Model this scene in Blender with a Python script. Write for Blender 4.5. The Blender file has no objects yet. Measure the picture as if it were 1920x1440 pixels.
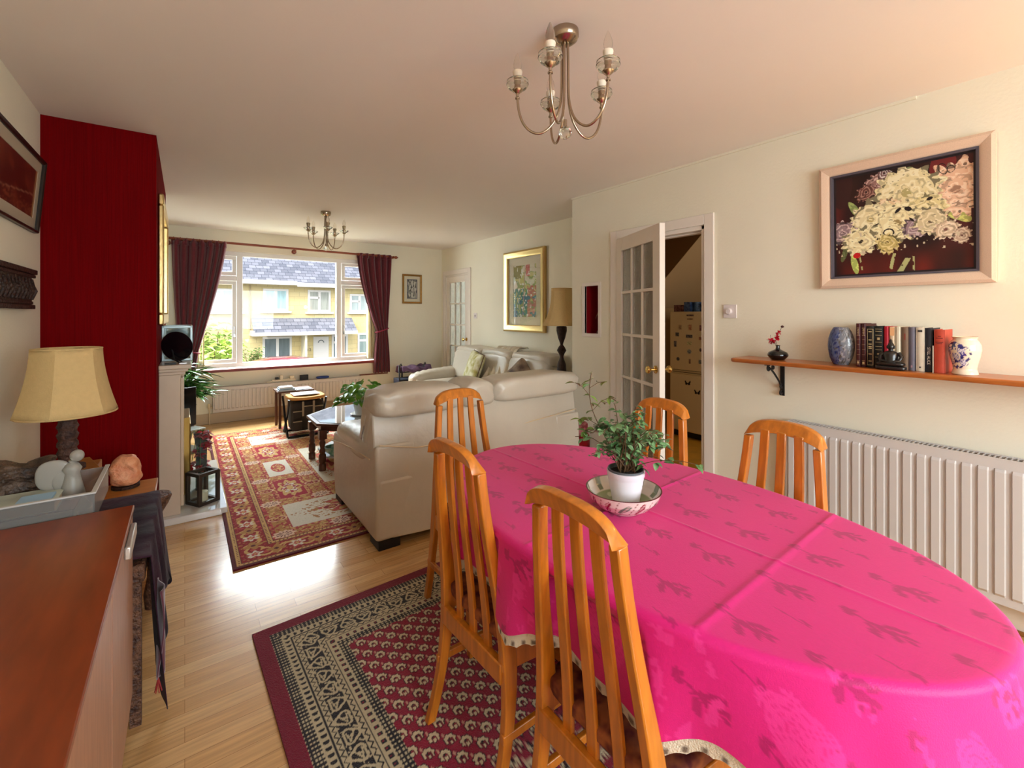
import bpy, math, random
import numpy as np
from mathutils import Vector, Matrix
random.seed(7)
PI = math.pi
sc = bpy.context.scene
C = sc.collection

# ------------------------------------------------------------------ camera, world, lights, exposure
cam_d = bpy.data.cameras.new('camera')
cam = bpy.data.objects.new('camera', cam_d); C.objects.link(cam)
cam.location = (0, 0, 1.348)
cam.rotation_euler = (PI/2, 0, -math.radians(35.924))
cam_d.sensor_width = 36.0
cam_d.lens = 36.0*847/1920
cam_d.shift_y = -131/1920
cam_d.clip_start = 0.02
sc.camera = cam

def srgb(r, g, b, a=1.0):
    f = lambda c: (c/255/12.92) if c/255 <= 0.04045 else ((c/255+0.055)/1.055)**2.4
    return (f(r), f(g), f(b), a)

w = bpy.data.worlds.new('overcast_sky'); sc.world = w; w.use_nodes = True
bg = w.node_tree.nodes['Background']
sky = w.node_tree.nodes.new('ShaderNodeTexSky')
sky.sky_type = 'NISHITA'; sky.sun_disc = False; sky.sun_elevation = math.radians(48); sky.sun_rotation = math.radians(200)
sky.air_density = 1.0; sky.dust_density = 4.0; sky.ozone_density = 1.0
mixs = w.node_tree.nodes.new('ShaderNodeMix'); mixs.data_type = 'RGBA'; mixs.inputs[0].default_value = 0.75
w.node_tree.links.new(sky.outputs[0], mixs.inputs[6]); mixs.inputs[7].default_value = (0.95, 0.98, 1.0, 1)
w.node_tree.links.new(mixs.outputs[2], bg.inputs[0])
bg.inputs[1].default_value = 0.62

def area(name, loc, target, sx, sy, power, col):
    d = bpy.data.lights.new(name, 'AREA'); d.shape = 'RECTANGLE'; d.size = sx; d.size_y = sy
    d.energy = power; d.color = col
    o = bpy.data.objects.new(name, d); C.objects.link(o); o.location = loc
    v = Vector(target)-Vector(loc); o.rotation_euler = v.to_track_quat('-Z', 'Y').to_euler()
    return o
# daylight, with two added fill panels: garden doors behind the camera, the sky above the front window, kitchen and hall windows
area('daylight_garden_doors', (1.1, -2.2, 1.75), (1.2, 1.6, 0.55), 2.3, 1.8, 120, (0.84, 0.92, 1.0))
area('daylight_front_sky', (1.3, 8.0, 3.25), (1.4, 3.5, 0.65), 3.4, 1.6, 800, (0.90, 0.96, 1.0))
area('added_fill_west', (-1.75, 8.1, 1.2), (3.4, 4.3, 1.75), 2.2, 2.4, 140, (0.88, 0.95, 1.0))  # added fill panel, unseen beside the window, brightens the alcove side
area('added_fill_east', (4.35, 8.1, 1.2), (-0.4, 4.6, 1.75), 2.2, 2.4, 200, (0.88, 0.95, 1.0))  # matching added panel, out of view, brightens the chimney side
area('daylight_kitchen_window', (4.2, 0.25, 1.9), (4.0, 2.6, 0.6), 1.2, 1.0, 7, (1.0, 0.93, 0.8))
area('daylight_hall_window', (5.0, 6.3, 1.5), (3.5, 6.1, 1.3), 1.6, 1.8, 70, (0.92, 0.97, 1.0))
sun_d = bpy.data.lights.new('sun', 'SUN'); sun_d.energy = 1.0; sun_d.angle = 0.05; sun_d.color = (1, 0.95, 0.85)
sun = bpy.data.objects.new('sun', sun_d); C.objects.link(sun); sun.location = (-8, -6, 12)
sun.rotation_euler = Vector((0.75, 0.5, -0.62)).to_track_quat('-Z', 'Y').to_euler()

vs = sc.view_settings
sc.display_settings.display_device = 'sRGB'
vs.view_transform = 'Standard'; vs.look = 'None'; vs.gamma = 1.0; vs.exposure = 0.75
vs.use_curve_mapping = False
cy = sc.cycles
cy.use_denoising = True; cy.denoiser = 'OPENIMAGEDENOISE'
cy.max_bounces = 10; cy.diffuse_bounces = 5; cy.glossy_bounces = 4; cy.transmission_bounces = 8; cy.transparent_max_bounces = 12
cy.caustics_reflective = False; cy.caustics_refractive = False; cy.sample_clamp_indirect = 6.0

# ------------------------------------------------------------------ materials
MATS = {}
def nn(m, t, **kw):
    n = m.node_tree.nodes.new(t)
    for k, v in kw.items(): setattr(n, k, v)
    return n
def mat(name, col, rough=0.5, metal=0.0, spec=0.5, var=0.0, scale=8.0, stretch=(1, 1, 1), bump=0.0, bscale=60.0, bstretch=None,
        coat=0.0, trans=0.0, alpha=1.0, emit=None, es=0.0, col2=None, sheen=0.0, detail=4.0, ior=1.45, attr=False, coat_rough=0.1, rvar=0.0):
    if name in MATS: return MATS[name]
    m = bpy.data.materials.new(name); m.use_nodes = True; MATS[name] = m
    p = m.node_tree.nodes['Principled BSDF']; L = m.node_tree.links.new
    col = srgb(*col) if max(col[:3]) > 1.0 else (*col[:3], 1)
    p.inputs['Base Color'].default_value = col
    p.inputs['Roughness'].default_value = rough; p.inputs['Metallic'].default_value = metal
    p.inputs['Specular IOR Level'].default_value = spec; p.inputs['IOR'].default_value = ior
    p.inputs['Coat Weight'].default_value = coat; p.inputs['Coat Roughness'].default_value = coat_rough
    p.inputs['Transmission Weight'].default_value = trans; p.inputs['Alpha'].default_value = alpha
    p.inputs['Sheen Weight'].default_value = sheen
    if emit: p.inputs['Emission Color'].default_value = srgb(*emit); p.inputs['Emission Strength'].default_value = es
    if attr:
        a = nn(m, 'ShaderNodeAttribute'); a.attribute_name = 'col'
        L(a.outputs['Color'], p.inputs['Base Color'])
        src = a.outputs['Color']
    else: src = None
    tc = nn(m, 'ShaderNodeTexCoord')
    if var > 0 or col2:
        mp = nn(m, 'ShaderNodeMapping'); mp.inputs['Scale'].default_value = stretch
        L(tc.outputs['Object'], mp.inputs[0])
        nz = nn(m, 'ShaderNodeTexNoise'); nz.inputs['Scale'].default_value = scale; nz.inputs['Detail'].default_value = detail
        L(mp.outputs[0], nz.inputs['Vector'])
        if col2:
            cr = nn(m, 'ShaderNodeValToRGB'); cr.color_ramp.elements[0].position = 0.35; cr.color_ramp.elements[1].position = 0.65
            cr.color_ramp.elements[0].color = col; cr.color_ramp.elements[1].color = srgb(*col2)
            L(nz.outputs['Fac'], cr.inputs[0]); L(cr.outputs[0], p.inputs['Base Color'])
        else:
            mx = nn(m, 'ShaderNodeMix', data_type='RGBA', blend_type='MULTIPLY'); mx.inputs[0].default_value = 1.0
            mr = nn(m, 'ShaderNodeMapRange'); mr.inputs[1].default_value = 0.3; mr.inputs[2].default_value = 0.7
            mr.inputs[3].default_value = 1-var; mr.inputs[4].default_value = 1+var*0.4
            L(nz.outputs['Fac'], mr.inputs[0]); L(mr.outputs[0], mx.inputs[7])
            if src: L(src, mx.inputs[6])
            else: mx.inputs[6].default_value = col
            L(mx.outputs[2], p.inputs['Base Color'])
        if rvar: 
            m2 = nn(m, 'ShaderNodeMapRange'); m2.inputs[3].default_value = rough-rvar; m2.inputs[4].default_value = rough+rvar
            L(nz.outputs['Fac'], m2.inputs[0]); L(m2.outputs[0], p.inputs['Roughness'])
    if bump > 0:
        mp2 = nn(m, 'ShaderNodeMapping'); mp2.inputs['Scale'].default_value = bstretch or (1, 1, 1)
        L(tc.outputs['Object'], mp2.inputs[0])
        n2 = nn(m, 'ShaderNodeTexNoise'); n2.inputs['Scale'].default_value = bscale; n2.inputs['Detail'].default_value = 3
        L(mp2.outputs[0], n2.inputs['Vector'])
        b = nn(m, 'ShaderNodeBump'); b.inputs['Strength'].default_value = bump; b.inputs['Distance'].default_value = 0.01
        L(n2.outputs['Fac'], b.inputs['Height']); L(b.outputs[0], p.inputs['Normal'])
    return m
def glass(name, tint=(1, 1, 1), rough=0.0, bump=0.0, bscale=60, ior=1.45, arch=True):
    """window or pane glass: lets light through (transparent mixed with a mirror by angle)"""
    if name in MATS: return MATS[name]
    m = bpy.data.materials.new(name); m.use_nodes = True; MATS[name] = m
    nt = m.node_tree; L = nt.links.new; out = nt.nodes['Material Output']; nt.nodes.remove(nt.nodes['Principled BSDF'])
    if arch:
        tr = nn(m, 'ShaderNodeBsdfTransparent'); tr.inputs[0].default_value = (*tint, 1)
        gl = nn(m, 'ShaderNodeBsdfGlossy'); gl.inputs['Roughness'].default_value = rough
        fr = nn(m, 'ShaderNodeFresnel'); fr.inputs[0].default_value = ior
        ge = nn(m, 'ShaderNodeNewGeometry'); iv = nn(m, 'ShaderNodeMath', operation='SUBTRACT'); iv.inputs[0].default_value = 1.0; L(ge.outputs['Backfacing'], iv.inputs[1]); mu = nn(m, 'ShaderNodeMath', operation='MULTIPLY'); L(fr.outputs[0], mu.inputs[0]); L(iv.outputs[0], mu.inputs[1])
        mx = nn(m, 'ShaderNodeMixShader'); L(mu.outputs[0], mx.inputs[0]); L(tr.outputs[0], mx.inputs[1]); L(gl.outputs[0], mx.inputs[2])
        L(mx.outputs[0], out.inputs[0]); tgt = gl
    else:
        g = nn(m, 'ShaderNodeBsdfGlass'); g.inputs['Color'].default_value = (*tint, 1); g.inputs['Roughness'].default_value = rough; g.inputs['IOR'].default_value = ior
        L(g.outputs[0], out.inputs[0]); tgt = g
    if bump:
        tc = nn(m, 'ShaderNodeTexCoord'); v = nn(m, 'ShaderNodeTexNoise'); v.inputs['Scale'].default_value = bscale
        L(tc.outputs['Object'], v.inputs['Vector'])
        b = nn(m, 'ShaderNodeBump'); b.inputs['Strength'].default_value = bump; b.inputs['Distance'].default_value = 0.01
        L(v.outputs['Fac'], b.inputs['Height']); L(b.outputs[0], tgt.inputs['Normal'])
    return m

M_wall = mat('cream_wall_paint', (236, 230, 210), 0.85, var=0.03, scale=2, bump=0.12, bscale=70)
M_ceil = mat('ceiling_paint', (236, 228, 221), 0.9, var=0.02, scale=1.2, bump=0.05, bscale=30)
M_red = mat('crimson_wallpaper', (112, 2, 6), 0.9, spec=0.08, var=0.22, scale=30, stretch=(6, 6, 0.12), bump=0.3, bscale=40, bstretch=(6, 6, 0.1))
M_white = mat('white_gloss_paint', (233, 224, 214), 0.35, bump=0.04, bscale=20)
M_upvc = mat('white_upvc', (236, 234, 232), 0.3)
M_chair = mat('honey_varnished_wood', (200, 118, 32), 0.28, var=0.32, scale=6, stretch=(9, 9, 1.0), coat=0.5, detail=6)
M_leather = mat('beige_leather', (200, 190, 174), 0.36, var=0.07, scale=3, bump=0.25, bscale=26, spec=0.6, coat=0.1, coat_rough=0.3)
M_curtain = mat('burgundy_curtain_cloth', (92, 4, 26), 0.8, var=0.25, scale=40, sheen=0.3, bump=0.2, bscale=120)
M_black = mat('black_plastic', (16, 15, 16), 0.35)
M_iron = mat('black_wrought_iron', (20, 18, 18), 0.5, bump=0.2, bscale=80)
M_gold = mat('gilt_frame', (216, 188, 128), 0.30, metal=1.0, bump=0.1, bscale=40)
M_brass = mat('polished_brass', (206, 170, 98), 0.2, metal=1.0)
M_nickel = mat('brushed_nickel', (176, 160, 140), 0.22, metal=1.0)
M_rodwood = mat('mahogany_pole', (128, 56, 26), 0.35, var=0.2, scale=12, stretch=(1, 8, 8))
M_shade = mat('cream_lamp_fabric', (206, 176, 122), 0.9, var=0.05, scale=60, bump=0.2, bscale=200)
M_darkwood = mat('dark_carved_wood', (52, 30, 22), 0.5, var=0.5, scale=40, bump=1.0, bscale=70)
M_oak = mat('oak_shelf_wood', (178, 100, 40), 0.35, var=0.25, scale=9, stretch=(8, 1.2, 8), coat=0.3)
M_pane = glass('clear_window_glass', (0.97, 0.99, 0.98))
M_obsc = mat('obscured_door_glass', (214, 210, 196), 0.12, trans=0.72, bump=1.0, bscale=95, ior=1.2)
M_crystal = glass('lead_crystal', (0.96, 0.97, 0.95), 0.02, arch=False, ior=1.5)
M_gilt2 = mat('aged_gold_wood_frame', (150, 108, 46), 0.4, metal=0.5, var=0.2, scale=30)
M_paper = mat('white_paper', (232, 234, 236), 0.8, var=0.03)
M_rad = mat('radiator_enamel', (200, 194, 190), 0.35)
M_leaf = mat('house_plant_leaf', (78, 120, 62), 0.4, col2=(128, 160, 108), scale=22, spec=0.5)
M_leafb = mat('bright_green_leaf', (70, 140, 30), 0.4, col2=(120, 176, 50), scale=14, spec=0.5)
M_leafd = mat('dark_glossy_leaf', (34, 84, 30), 0.25, col2=(90, 140, 60), scale=18, spec=0.6)
M_stem = mat('brown_stem', (92, 66, 40), 0.7)
M_soil = mat('potting_soil', (34, 26, 20), 0.95, bump=1.0, bscale=90)

# ------------------------------------------------------------------ mesh helpers
class MB:
    def __init__(s): s.v = []; s.f = []
    def add(s, vs_, fs, M=None):
        n = len(s.v)
        if M is not None: vs_ = [tuple(M @ Vector(p)) for p in vs_]
        s.v += [tuple(p) for p in vs_]; s.f += [tuple(n+i for i in f) for f in fs]; return s
    def box(s, x0, x1, y0, y1, z0, z1, M=None):
        v = [(x, y, z) for x in (x0, x1) for y in (y0, y1) for z in (z0, z1)]
        return s.add(v, [(0, 1, 3, 2), (4, 6, 7, 5), (0, 4, 5, 1), (2, 3, 7, 6), (0, 2, 6, 4), (1, 5, 7, 3)], M)
    def prism(s, poly, a0, a1, axis='z', M=None):
        n = len(poly); mk = {'z': lambda p, a: (p[0], p[1], a), 'y': lambda p, a: (p[0], a, p[1]), 'x': lambda p, a: (a, p[0], p[1])}[axis]
        v = [mk(p, a0) for p in poly]+[mk(p, a1) for p in poly]
        f = [tuple(range(n-1, -1, -1)), tuple(range(n, 2*n))]+[(i, (i+1) % n, n+(i+1) % n, n+i) for i in range(n)]
        return s.add(v, f, M)
    def lathe(s, prof, seg=24, c=(0, 0, 0), M=None, a0=0, sq=None):
        v = []; f = []
        for r, z in prof:
            for k in range(seg):
                a = a0+2*PI*k/seg
                rr = r if sq is None else r/((abs(math.cos(a))**sq+abs(math.sin(a))**sq)**(1/sq))
                v.append((c[0]+rr*math.cos(a), c[1]+rr*math.sin(a), c[2]+z))
        for i in range(len(prof)-1):
            for k in range(seg):
                f.append((i*seg+k, i*seg+(k+1) % seg, (i+1)*seg+(k+1) % seg, (i+1)*seg+k))
        if prof[0][0] > 1e-4: f.append(tuple(range(seg-1, -1, -1)))
        if prof[-1][0] > 1e-4: f.append(tuple((len(prof)-1)*seg+k for k in range(seg)))
        return s.add(v, f, M)
    def tube(s, pts, r, seg=8, closed=False, M=None):
        pts = [Vector(p) for p in pts]; n = len(pts); rs = r if isinstance(r, (list, tuple)) else [r]*n
        v = []; f = []; prev = None
        for i, p in enumerate(pts):
            a = pts[(i-1) % n] if (i > 0 or closed) else p; b = pts[(i+1) % n] if (i < n-1 or closed) else p
            t = (b-a); t = t.normalized() if t.length > 1e-9 else Vector((0, 0, 1))
            if prev is None:
                u = t.cross(Vector((0, 0, 1)));
                if u.length < 1e-3: u = t.cross(Vector((0, 1, 0)))
                u.normalize()
            else:
                u = prev-t*prev.dot(t); u = u.normalized() if u.length > 1e-6 else t.orthogonal().normalized()
            prev = u; w_ = t.cross(u)
            for k in range(seg):
                a_ = 2*PI*k/seg; v.append(tuple(p+(u*math.cos(a_)+w_*math.sin(a_))*rs[i]))
        for i in range(n if closed else n-1):
            j = (i+1) % n
            for k in range(seg): f.append((i*seg+k, i*seg+(k+1) % seg, j*seg+(k+1) % seg, j*seg+k))
        if not closed: f.append(tuple(range(seg-1, -1, -1))); f.append(tuple((n-1)*seg+k for k in range(seg)))
        return s.add(v, f, M)
    def sphere(s, c, r, seg=16, rings=10, M=None):
        rx, ry, rz = (r, r, r) if not isinstance(r, (tuple, list)) else r
        v = [(c[0], c[1], c[2]-rz)]; f = []
        for i in range(1, rings):
            t = PI*i/rings
            for k in range(seg): a = 2*PI*k/seg; v.append((c[0]+rx*math.sin(t)*math.cos(a), c[1]+ry*math.sin(t)*math.sin(a), c[2]-rz*math.cos(t)))
        v.append((c[0], c[1], c[2]+rz)); e = len(v)-1
        for k in range(seg):
            f.append((0, 1+(k+1) % seg, 1+k)); f.append((e, e-seg+k, e-seg+(k+1) % seg))
            for i in range(rings-2): a = 1+i*seg; f.append((a+k, a+(k+1) % seg, a+seg+(k+1) % seg, a+seg+k))
        return s.add(v, f, M)
    def grid(s, fn, nu, nv, closed_u=False, M=None):
        v = [fn(i/nu, j/nv) for j in range(nv+1) for i in range(nu+(0 if closed_u else 1))]
        W = nu+(0 if closed_u else 1)
        f = [(j*W+i, j*W+(i+1) % W, (j+1)*W+(i+1) % W, (j+1)*W+i) for j in range(nv) for i in range(nu)]
        return s.add(v, f, M)
    def puff(s, x0, x1, y0, y1, z0, z1, k=5.0, n=10, fn=None, M=None):
        """a rounded, stuffed box; fn(px,py,pz in -1..1, x,y,z) -> x,y,z may push it about"""
        idx = {}; v = []; f = []
        cx_, cy_, cz_ = (x0+x1)/2, (y0+y1)/2, (z0+z1)/2; hx, hy, hz = (x1-x0)/2, (y1-y0)/2, (z1-z0)/2
        def vert(a, b, c):
            key = (round(a, 5), round(b, 5), round(c, 5))
            if key in idx: return idx[key]
            q = (abs(a)**k+abs(b)**k+abs(c)**k)**(1/k); p = (a/q, b/q, c/q)
            x, y, z = cx_+p[0]*hx, cy_+p[1]*hy, cz_+p[2]*hz
            if fn: x, y, z = fn(p[0], p[1], p[2], x, y, z)
            idx[key] = len(v); v.append((x, y, z)); return idx[key]
        g = [math.sin((-1+2*i/n)*PI/2*0.92)/math.sin(PI/2*0.92) for i in range(n+1)]
        for ax in range(3):
            for sg in (-1, 1):
                for i in range(n):
                    for j in range(n):
                        q = []
                        for di, dj in ((0, 0), (1, 0), (1, 1), (0, 1)):
                            c = [0, 0, 0]; c[ax] = sg; c[(ax+1) % 3] = g[i+di]; c[(ax+2) % 3] = g[j+dj]; q.append(vert(*c))
                        f.append(tuple(q if sg > 0 else q[::-1]))
        return s.add(v, f, M)
    def obj(s, name, m, parent=None, loc=None, smooth=True, bevel=0.0, seg=2, ang=38, world=False, col=None, solid=0.0, sub=0, noorig=False):
        V = np.array(s.v, float)
        if parent is not None and world: V = V-np.array(parent.location)
        o_loc = loc
        if parent is None and loc is None and not noorig:
            lo, hi = V.min(0), V.max(0); o_loc = ((lo[0]+hi[0])/2, (lo[1]+hi[1])/2, lo[2]); V = V-np.array(o_loc)
        me = bpy.data.meshes.new(name)
        me.from_pydata(V.tolist(), [], s.f); me.update()
        if smooth:
            me.polygons.foreach_set('use_smooth', [True]*len(me.polygons))
            me.set_sharp_from_angle(angle=math.radians(ang))
        if col is not None:
            a = me.color_attributes.new('col', 'FLOAT_COLOR', 'POINT')
            arr = np.ones((len(s.v), 4)); arr[:, :3] = col; a.data.foreach_set('color', arr.ravel())
        me.materials.append(m)
        o = bpy.data.objects.new(name, me); C.objects.link(o)
        if parent is not None: o.parent = parent
        if o_loc is not None: o.location = o_loc
        if solid: md = o.modifiers.new('solid', 'SOLIDIFY'); md.thickness = solid; md.offset = 0
        if bevel: md = o.modifiers.new('bevel', 'BEVEL'); md.width = bevel; md.segments = seg; md.limit_method = 'ANGLE'; md.angle_limit = math.radians(35); md.harden_normals = False
        if sub: md = o.modifiers.new('sub', 'SUBSURF'); md.levels = sub; md.render_levels = sub
        return o
def tag(o, label=None, cat=None, group=None, kind=None):
    if label: o['label'] = label
    if cat: o['category'] = cat
    if group: o['group'] = group
    if kind: o['kind'] = kind
    return o
def thing(name, loc, label, cat, rz=0.0, group=None):
    o = bpy.data.objects.new(name, None); C.objects.link(o); o.location = loc; o.rotation_euler = (0, 0, rz)
    o.empty_display_size = 0.05
    return tag(o, label, cat, group)
def kids(o): return [c for c in bpy.data.objects if c.parent == o]
def dup(o, loc=None, rz=None, label=None, parent=None):
    c = o.copy(); C.objects.link(c)
    if parent is not None: c.parent = parent
    for k in kids(o):
        if k is not c: dup(k, parent=c)
    if loc is not None: c.location = loc
    if rz is not None: c.rotation_euler = (0, 0, rz)
    if label: c['label'] = label
    return c
def struct(o): o['kind'] = 'structure'; return o
def paint(fn, x0, x1, y0, y1, nx, ny, place):
    """a surface whose colours come from fn(X, Y) -> (N,3) linear colour; place(X, Y) -> (N,3)"""
    xs = np.linspace(x0, x1, nx+1); ys = np.linspace(y0, y1, ny+1); X, Y = np.meshgrid(xs, ys); X = X.ravel(); Y = Y.ravel()
    mb = MB(); P = place(X, Y); mb.v = [tuple(p) for p in P.tolist()]
    i, j = np.meshgrid(np.arange(nx), np.arange(ny)); b = (j*(nx+1)+i).ravel()
    mb.f = np.stack([b, b+1, b+nx+2, b+nx+1], 1).tolist()
    return mb, fn(X, Y)
def hashn(ix, iy, seed=0):
    h = np.sin(ix*127.1+iy*311.7+seed*74.7)*43758.5453
    return h-np.floor(h)
def vnoise(X, Y, s=1.0, seed=0):
    x = X*s; y = Y*s; ix = np.floor(x); iy = np.floor(y); fx = x-ix; fy = y-iy
    fx = fx*fx*(3-2*fx); fy = fy*fy*(3-2*fy)
    a = hashn(ix, iy, seed); b = hashn(ix+1, iy, seed); c = hashn(ix, iy+1, seed); d = hashn(ix+1, iy+1, seed)
    return (a*(1-fx)+b*fx)*(1-fy)+(c*(1-fx)+d*fx)*fy
def L3(*c): return np.array(srgb(*c)[:3])
def put(img, mask, c):
    m = np.clip(mask, 0, 1)[:, None] if mask.dtype != bool else mask[:, None].astype(float)
    img[:] = img*(1-m)+np.asarray(c)*m
def ring(cx_, cy_, r, n=24): return [(cx_+r*math.cos(2*PI*i/n), cy_+r*math.sin(2*PI*i/n)) for i in range(n)]
def frame_boxes(mb, a0, a1, b0, b1, wd, d0, d1, axis):
    """picture or window frame lying in a plane; axis = the plane's normal"""
    def bx(p0, p1, q0, q1):
        if axis == 'y': mb.box(p0, p1, d0, d1, q0, q1)
        else: mb.box(d0, d1, p0, p1, q0, q1)
    bx(a0, a1, b1-wd, b1); bx(a0, a1, b0, b0+wd); bx(a0, a0+wd, b0+wd, b1-wd); bx(a1-wd, a1, b0+wd, b1-wd)
    return mb
# ------------------------------------------------------------------ the room
XL, XR, XA, YF, YB0, YBR, YS, H = -0.616, 2.861, 3.408, 6.663, -1.95, 3.381, 3.014, 2.40
T = 0.12
# floor: oak strip laminate (boards run along x slightly)
def floor_mat():
    m = bpy.data.materials.new('oak_laminate'); m.use_nodes = True; p = m.node_tree.nodes['Principled BSDF']; L = m.node_tree.links.new
    tc = nn(m, 'ShaderNodeTexCoord'); mp = nn(m, 'ShaderNodeMapping'); L(tc.outputs['Object'], mp.inputs[0])
    br = nn(m, 'ShaderNodeTexBrick'); br.offset = 0.37
    br.inputs['Scale'].default_value = 1.0; br.inputs['Brick Width'].default_value = 0.42; br.inputs['Row Height'].default_value = 0.065
    br.inputs['Mortar Size'].default_value = 0.0008; br.inputs['Mortar Smooth'].default_value = 0.3
    br.inputs['Color1'].default_value = srgb(228, 184, 126); br.inputs['Color2'].default_value = srgb(208, 158, 98); br.inputs['Mortar'].default_value = srgb(150, 104, 58)
    L(mp.outputs[0], br.inputs['Vector'])
    m2 = nn(m, 'ShaderNodeMapping'); m2.inputs['Scale'].default_value = (1.6, 26, 1); L(tc.outputs['Object'], m2.inputs[0])
    nz = nn(m, 'ShaderNodeTexNoise'); nz.inputs['Scale'].default_value = 3.0; nz.inputs['Detail'].default_value = 6; L(m2.outputs[0], nz.inputs['Vector'])
    mr = nn(m, 'ShaderNodeMapRange'); mr.inputs[1].default_value = 0.3; mr.inputs[2].default_value = 0.7; mr.inputs[3].default_value = 0.78; mr.inputs[4].default_value = 1.1
    L(nz.outputs['Fac'], mr.inputs[0])
    mx = nn(m, 'ShaderNodeMix', data_type='RGBA', blend_type='MULTIPLY'); mx.inputs[0].default_value = 1.0
    L(br.outputs['Color'], mx.inputs[6]); L(mr.outputs[0], mx.inputs[7]); L(mx.outputs[2], p.inputs['Base Color'])
    p.inputs['Roughness'].default_value = 0.24; p.inputs['Coat Weight'].default_value = 0.5; p.inputs['Coat Roughness'].default_value = 0.16; p.inputs['Coat IOR'].default_value = 1.6
    return m
struct(MB().box(XL-T, XR+0.06, YB0-T, YS-0.06, -0.12, 0.0).box(XL-T, XA+T, YS-0.06, YF+0.3, -0.12, 0.0).obj('floor', floor_mat(), noorig=True))
struct(MB().box(XL-T, XR+0.06, YB0-T, YS-0.06, H, H+0.15).box(XL-T, XA+T, YS-0.06, YF+0.3, H, H+0.15).obj('ceiling', M_ceil, noorig=True))
struct(MB().box(XL-T, XL, YB0-T, YF+0.3, 0, H).obj('wall_left', M_wall, noorig=True))
# far wall around the window
WX0, WX1, WZ0, WZ1 = 0.0, 2.31, 0.655, 2.14
mb = MB().box(XL, WX0, YF, YF+0.27, 0, H).box(WX1, XA, YF, YF+0.27, 0, H).box(WX0, WX1, YF, YF+0.27, 0, WZ0).box(WX0, WX1, YF, YF+0.27, WZ1, H)
struct(mb.obj('wall_far', M_wall, noorig=True))
# right-hand wall of the dining end: doorway y 1.715..2.475 and a little niche
DY0, DY1, DZ = 1.715, 2.475, 1.955
NY0, NY1, NZ0, NZ1 = 2.69, 2.852, 1.176, 1.597
X1 = XR+0.16
mb = MB().box(XR, X1, YB0, DY0, 0, H).box(XR, X1, DY0, DY1, DZ, H).box(XR, X1, DY1, NY0, 0, H).box(XR, X1, NY1, YS, 0, H)
mb.box(XR, X1, NY0, NY1, 0, NZ0).box(XR, X1, NY0, NY1, NZ1, H)
struct(mb.obj('wall_right', M_wall, noorig=True))
mb = MB().box(X1, XA+0.02, YS-0.12, YS, 0, H)
struct(mb.obj('wall_return', M_wall, noorig=True))
FY0, FY1, FZ = 5.80, 6.54, 1.965
mb = MB().box(XA, XA+T, YS-0.12, FY0, 0, H).box(XA, XA+T, FY1, YF, 0, H).box(XA, XA+T, FY0, FY1, FZ, H)
struct(mb.obj('wall_alcove', M_wall, noorig=True))
# wall behind the camera with the garden doors opening
mb = MB().box(XL, 0.1, YB0-T, YB0, 0, H).box(2.4, XR, YB0-T, YB0, 0, H).box(0.1, 2.4, YB0-T, YB0, 2.12, H)
struct(mb.obj('wall_back', M_wall, noorig=True))
mb = MB(); frame_boxes(mb, 0.1, 2.4, 0.0, 2.12, 0.07, YB0-0.09, YB0-0.02, 'y'); mb.box(1.2, 1.3, YB0-0.09, YB0-0.02, 0.07, 2.05)
df = struct(mb.obj('door_3', M_upvc, bevel=0.004, noorig=True))
MB().box(0.17, 1.2, YB0-0.06, YB0-0.055, 0.07, 2.05).box(1.3, 2.33, YB0-0.06, YB0-0.055, 0.07, 2.05).obj('pane', M_pane, df)
# chimney breast
cb = struct(MB().box(XL, -0.135, YBR, 5.0, 0, H).obj('wall_chimney_breast', M_red, noorig=True))
# ceiling line, skirtings
M_skirt = mat('skirting_paint', (226, 214, 198), 0.4)
struct(MB().box(XR-0.016, XR, YB0, DY0-0.07, 0, 0.105).obj('baseboard_right', M_skirt, bevel=0.004, noorig=True))
struct(MB().box(XR-0.030, XR-0.016, YB0, DY0-0.07, 0, 0.018).obj('trim_1', mat('oak_floor_beading', (140, 90, 44), 0.5), bevel=0.004, noorig=True))
struct(MB().box(XR-0.016, XR, DY1+0.07, YS, 0, 0.105).box(XR-0.016, XA, YS, YS+0.016, 0, 0.105).obj('baseboard_corner', M_skirt, bevel=0.004, noorig=True))
struct(MB().box(XL, XA, YF-0.018, YF, 0, 0.13).obj('baseboard_far', mat('far_skirting_paint', (196, 176, 148), 0.5), bevel=0.005, noorig=True))
struct(MB().box(XA-0.016, XA, YS, FY0-0.07, 0, 0.105).obj('baseboard_alcove', M_skirt, bevel=0.004, noorig=True))
struct(MB().box(XL, XL+0.016, YB0, YBR, 0, 0.105).obj('baseboard_left', M_skirt, bevel=0.004, noorig=True))
# added strip shapes the shadow line under the ceiling along the right wall
struct(MB().box(XR-0.012, XR, 0.62, YS, H-0.014, H).obj('trim_2', M_wall, noorig=True))

# ---- kitchen behind the doorway
M_kit = mat('kitchen_ochre_paint', (196, 168, 122), 0.8)
struct(MB().box(XR+0.061, 5.3, 0.0, YS-0.061, -0.1, -0.001).box(XA+T+0.001, 5.3, YS-0.061, 3.4, -0.1, -0.001).obj('floor_kitchen', mat('ochre_lino', (214, 158, 52), 0.35, var=0.25, scale=6), noorig=True))
mb = MB().box(5.3, 5.4, 0.0, 3.5, 0, H).box(XA+T, 5.3, 3.3, 3.4, 0, H).box(X1, 5.4, -0.1, 0.0, 0, H)
struct(mb.obj('wall_kitchen', M_kit, noorig=True))
struct(MB().box(XR+0.061, 5.4, -0.1, YS-0.061, H, H+0.1).box(XA+T+0.001, 5.4, YS-0.061, 3.5, H, H+0.1).obj('ceiling_kitchen', mat('kitchen_ceiling_paint', (150, 118, 70), 0.8), noorig=True))
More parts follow.
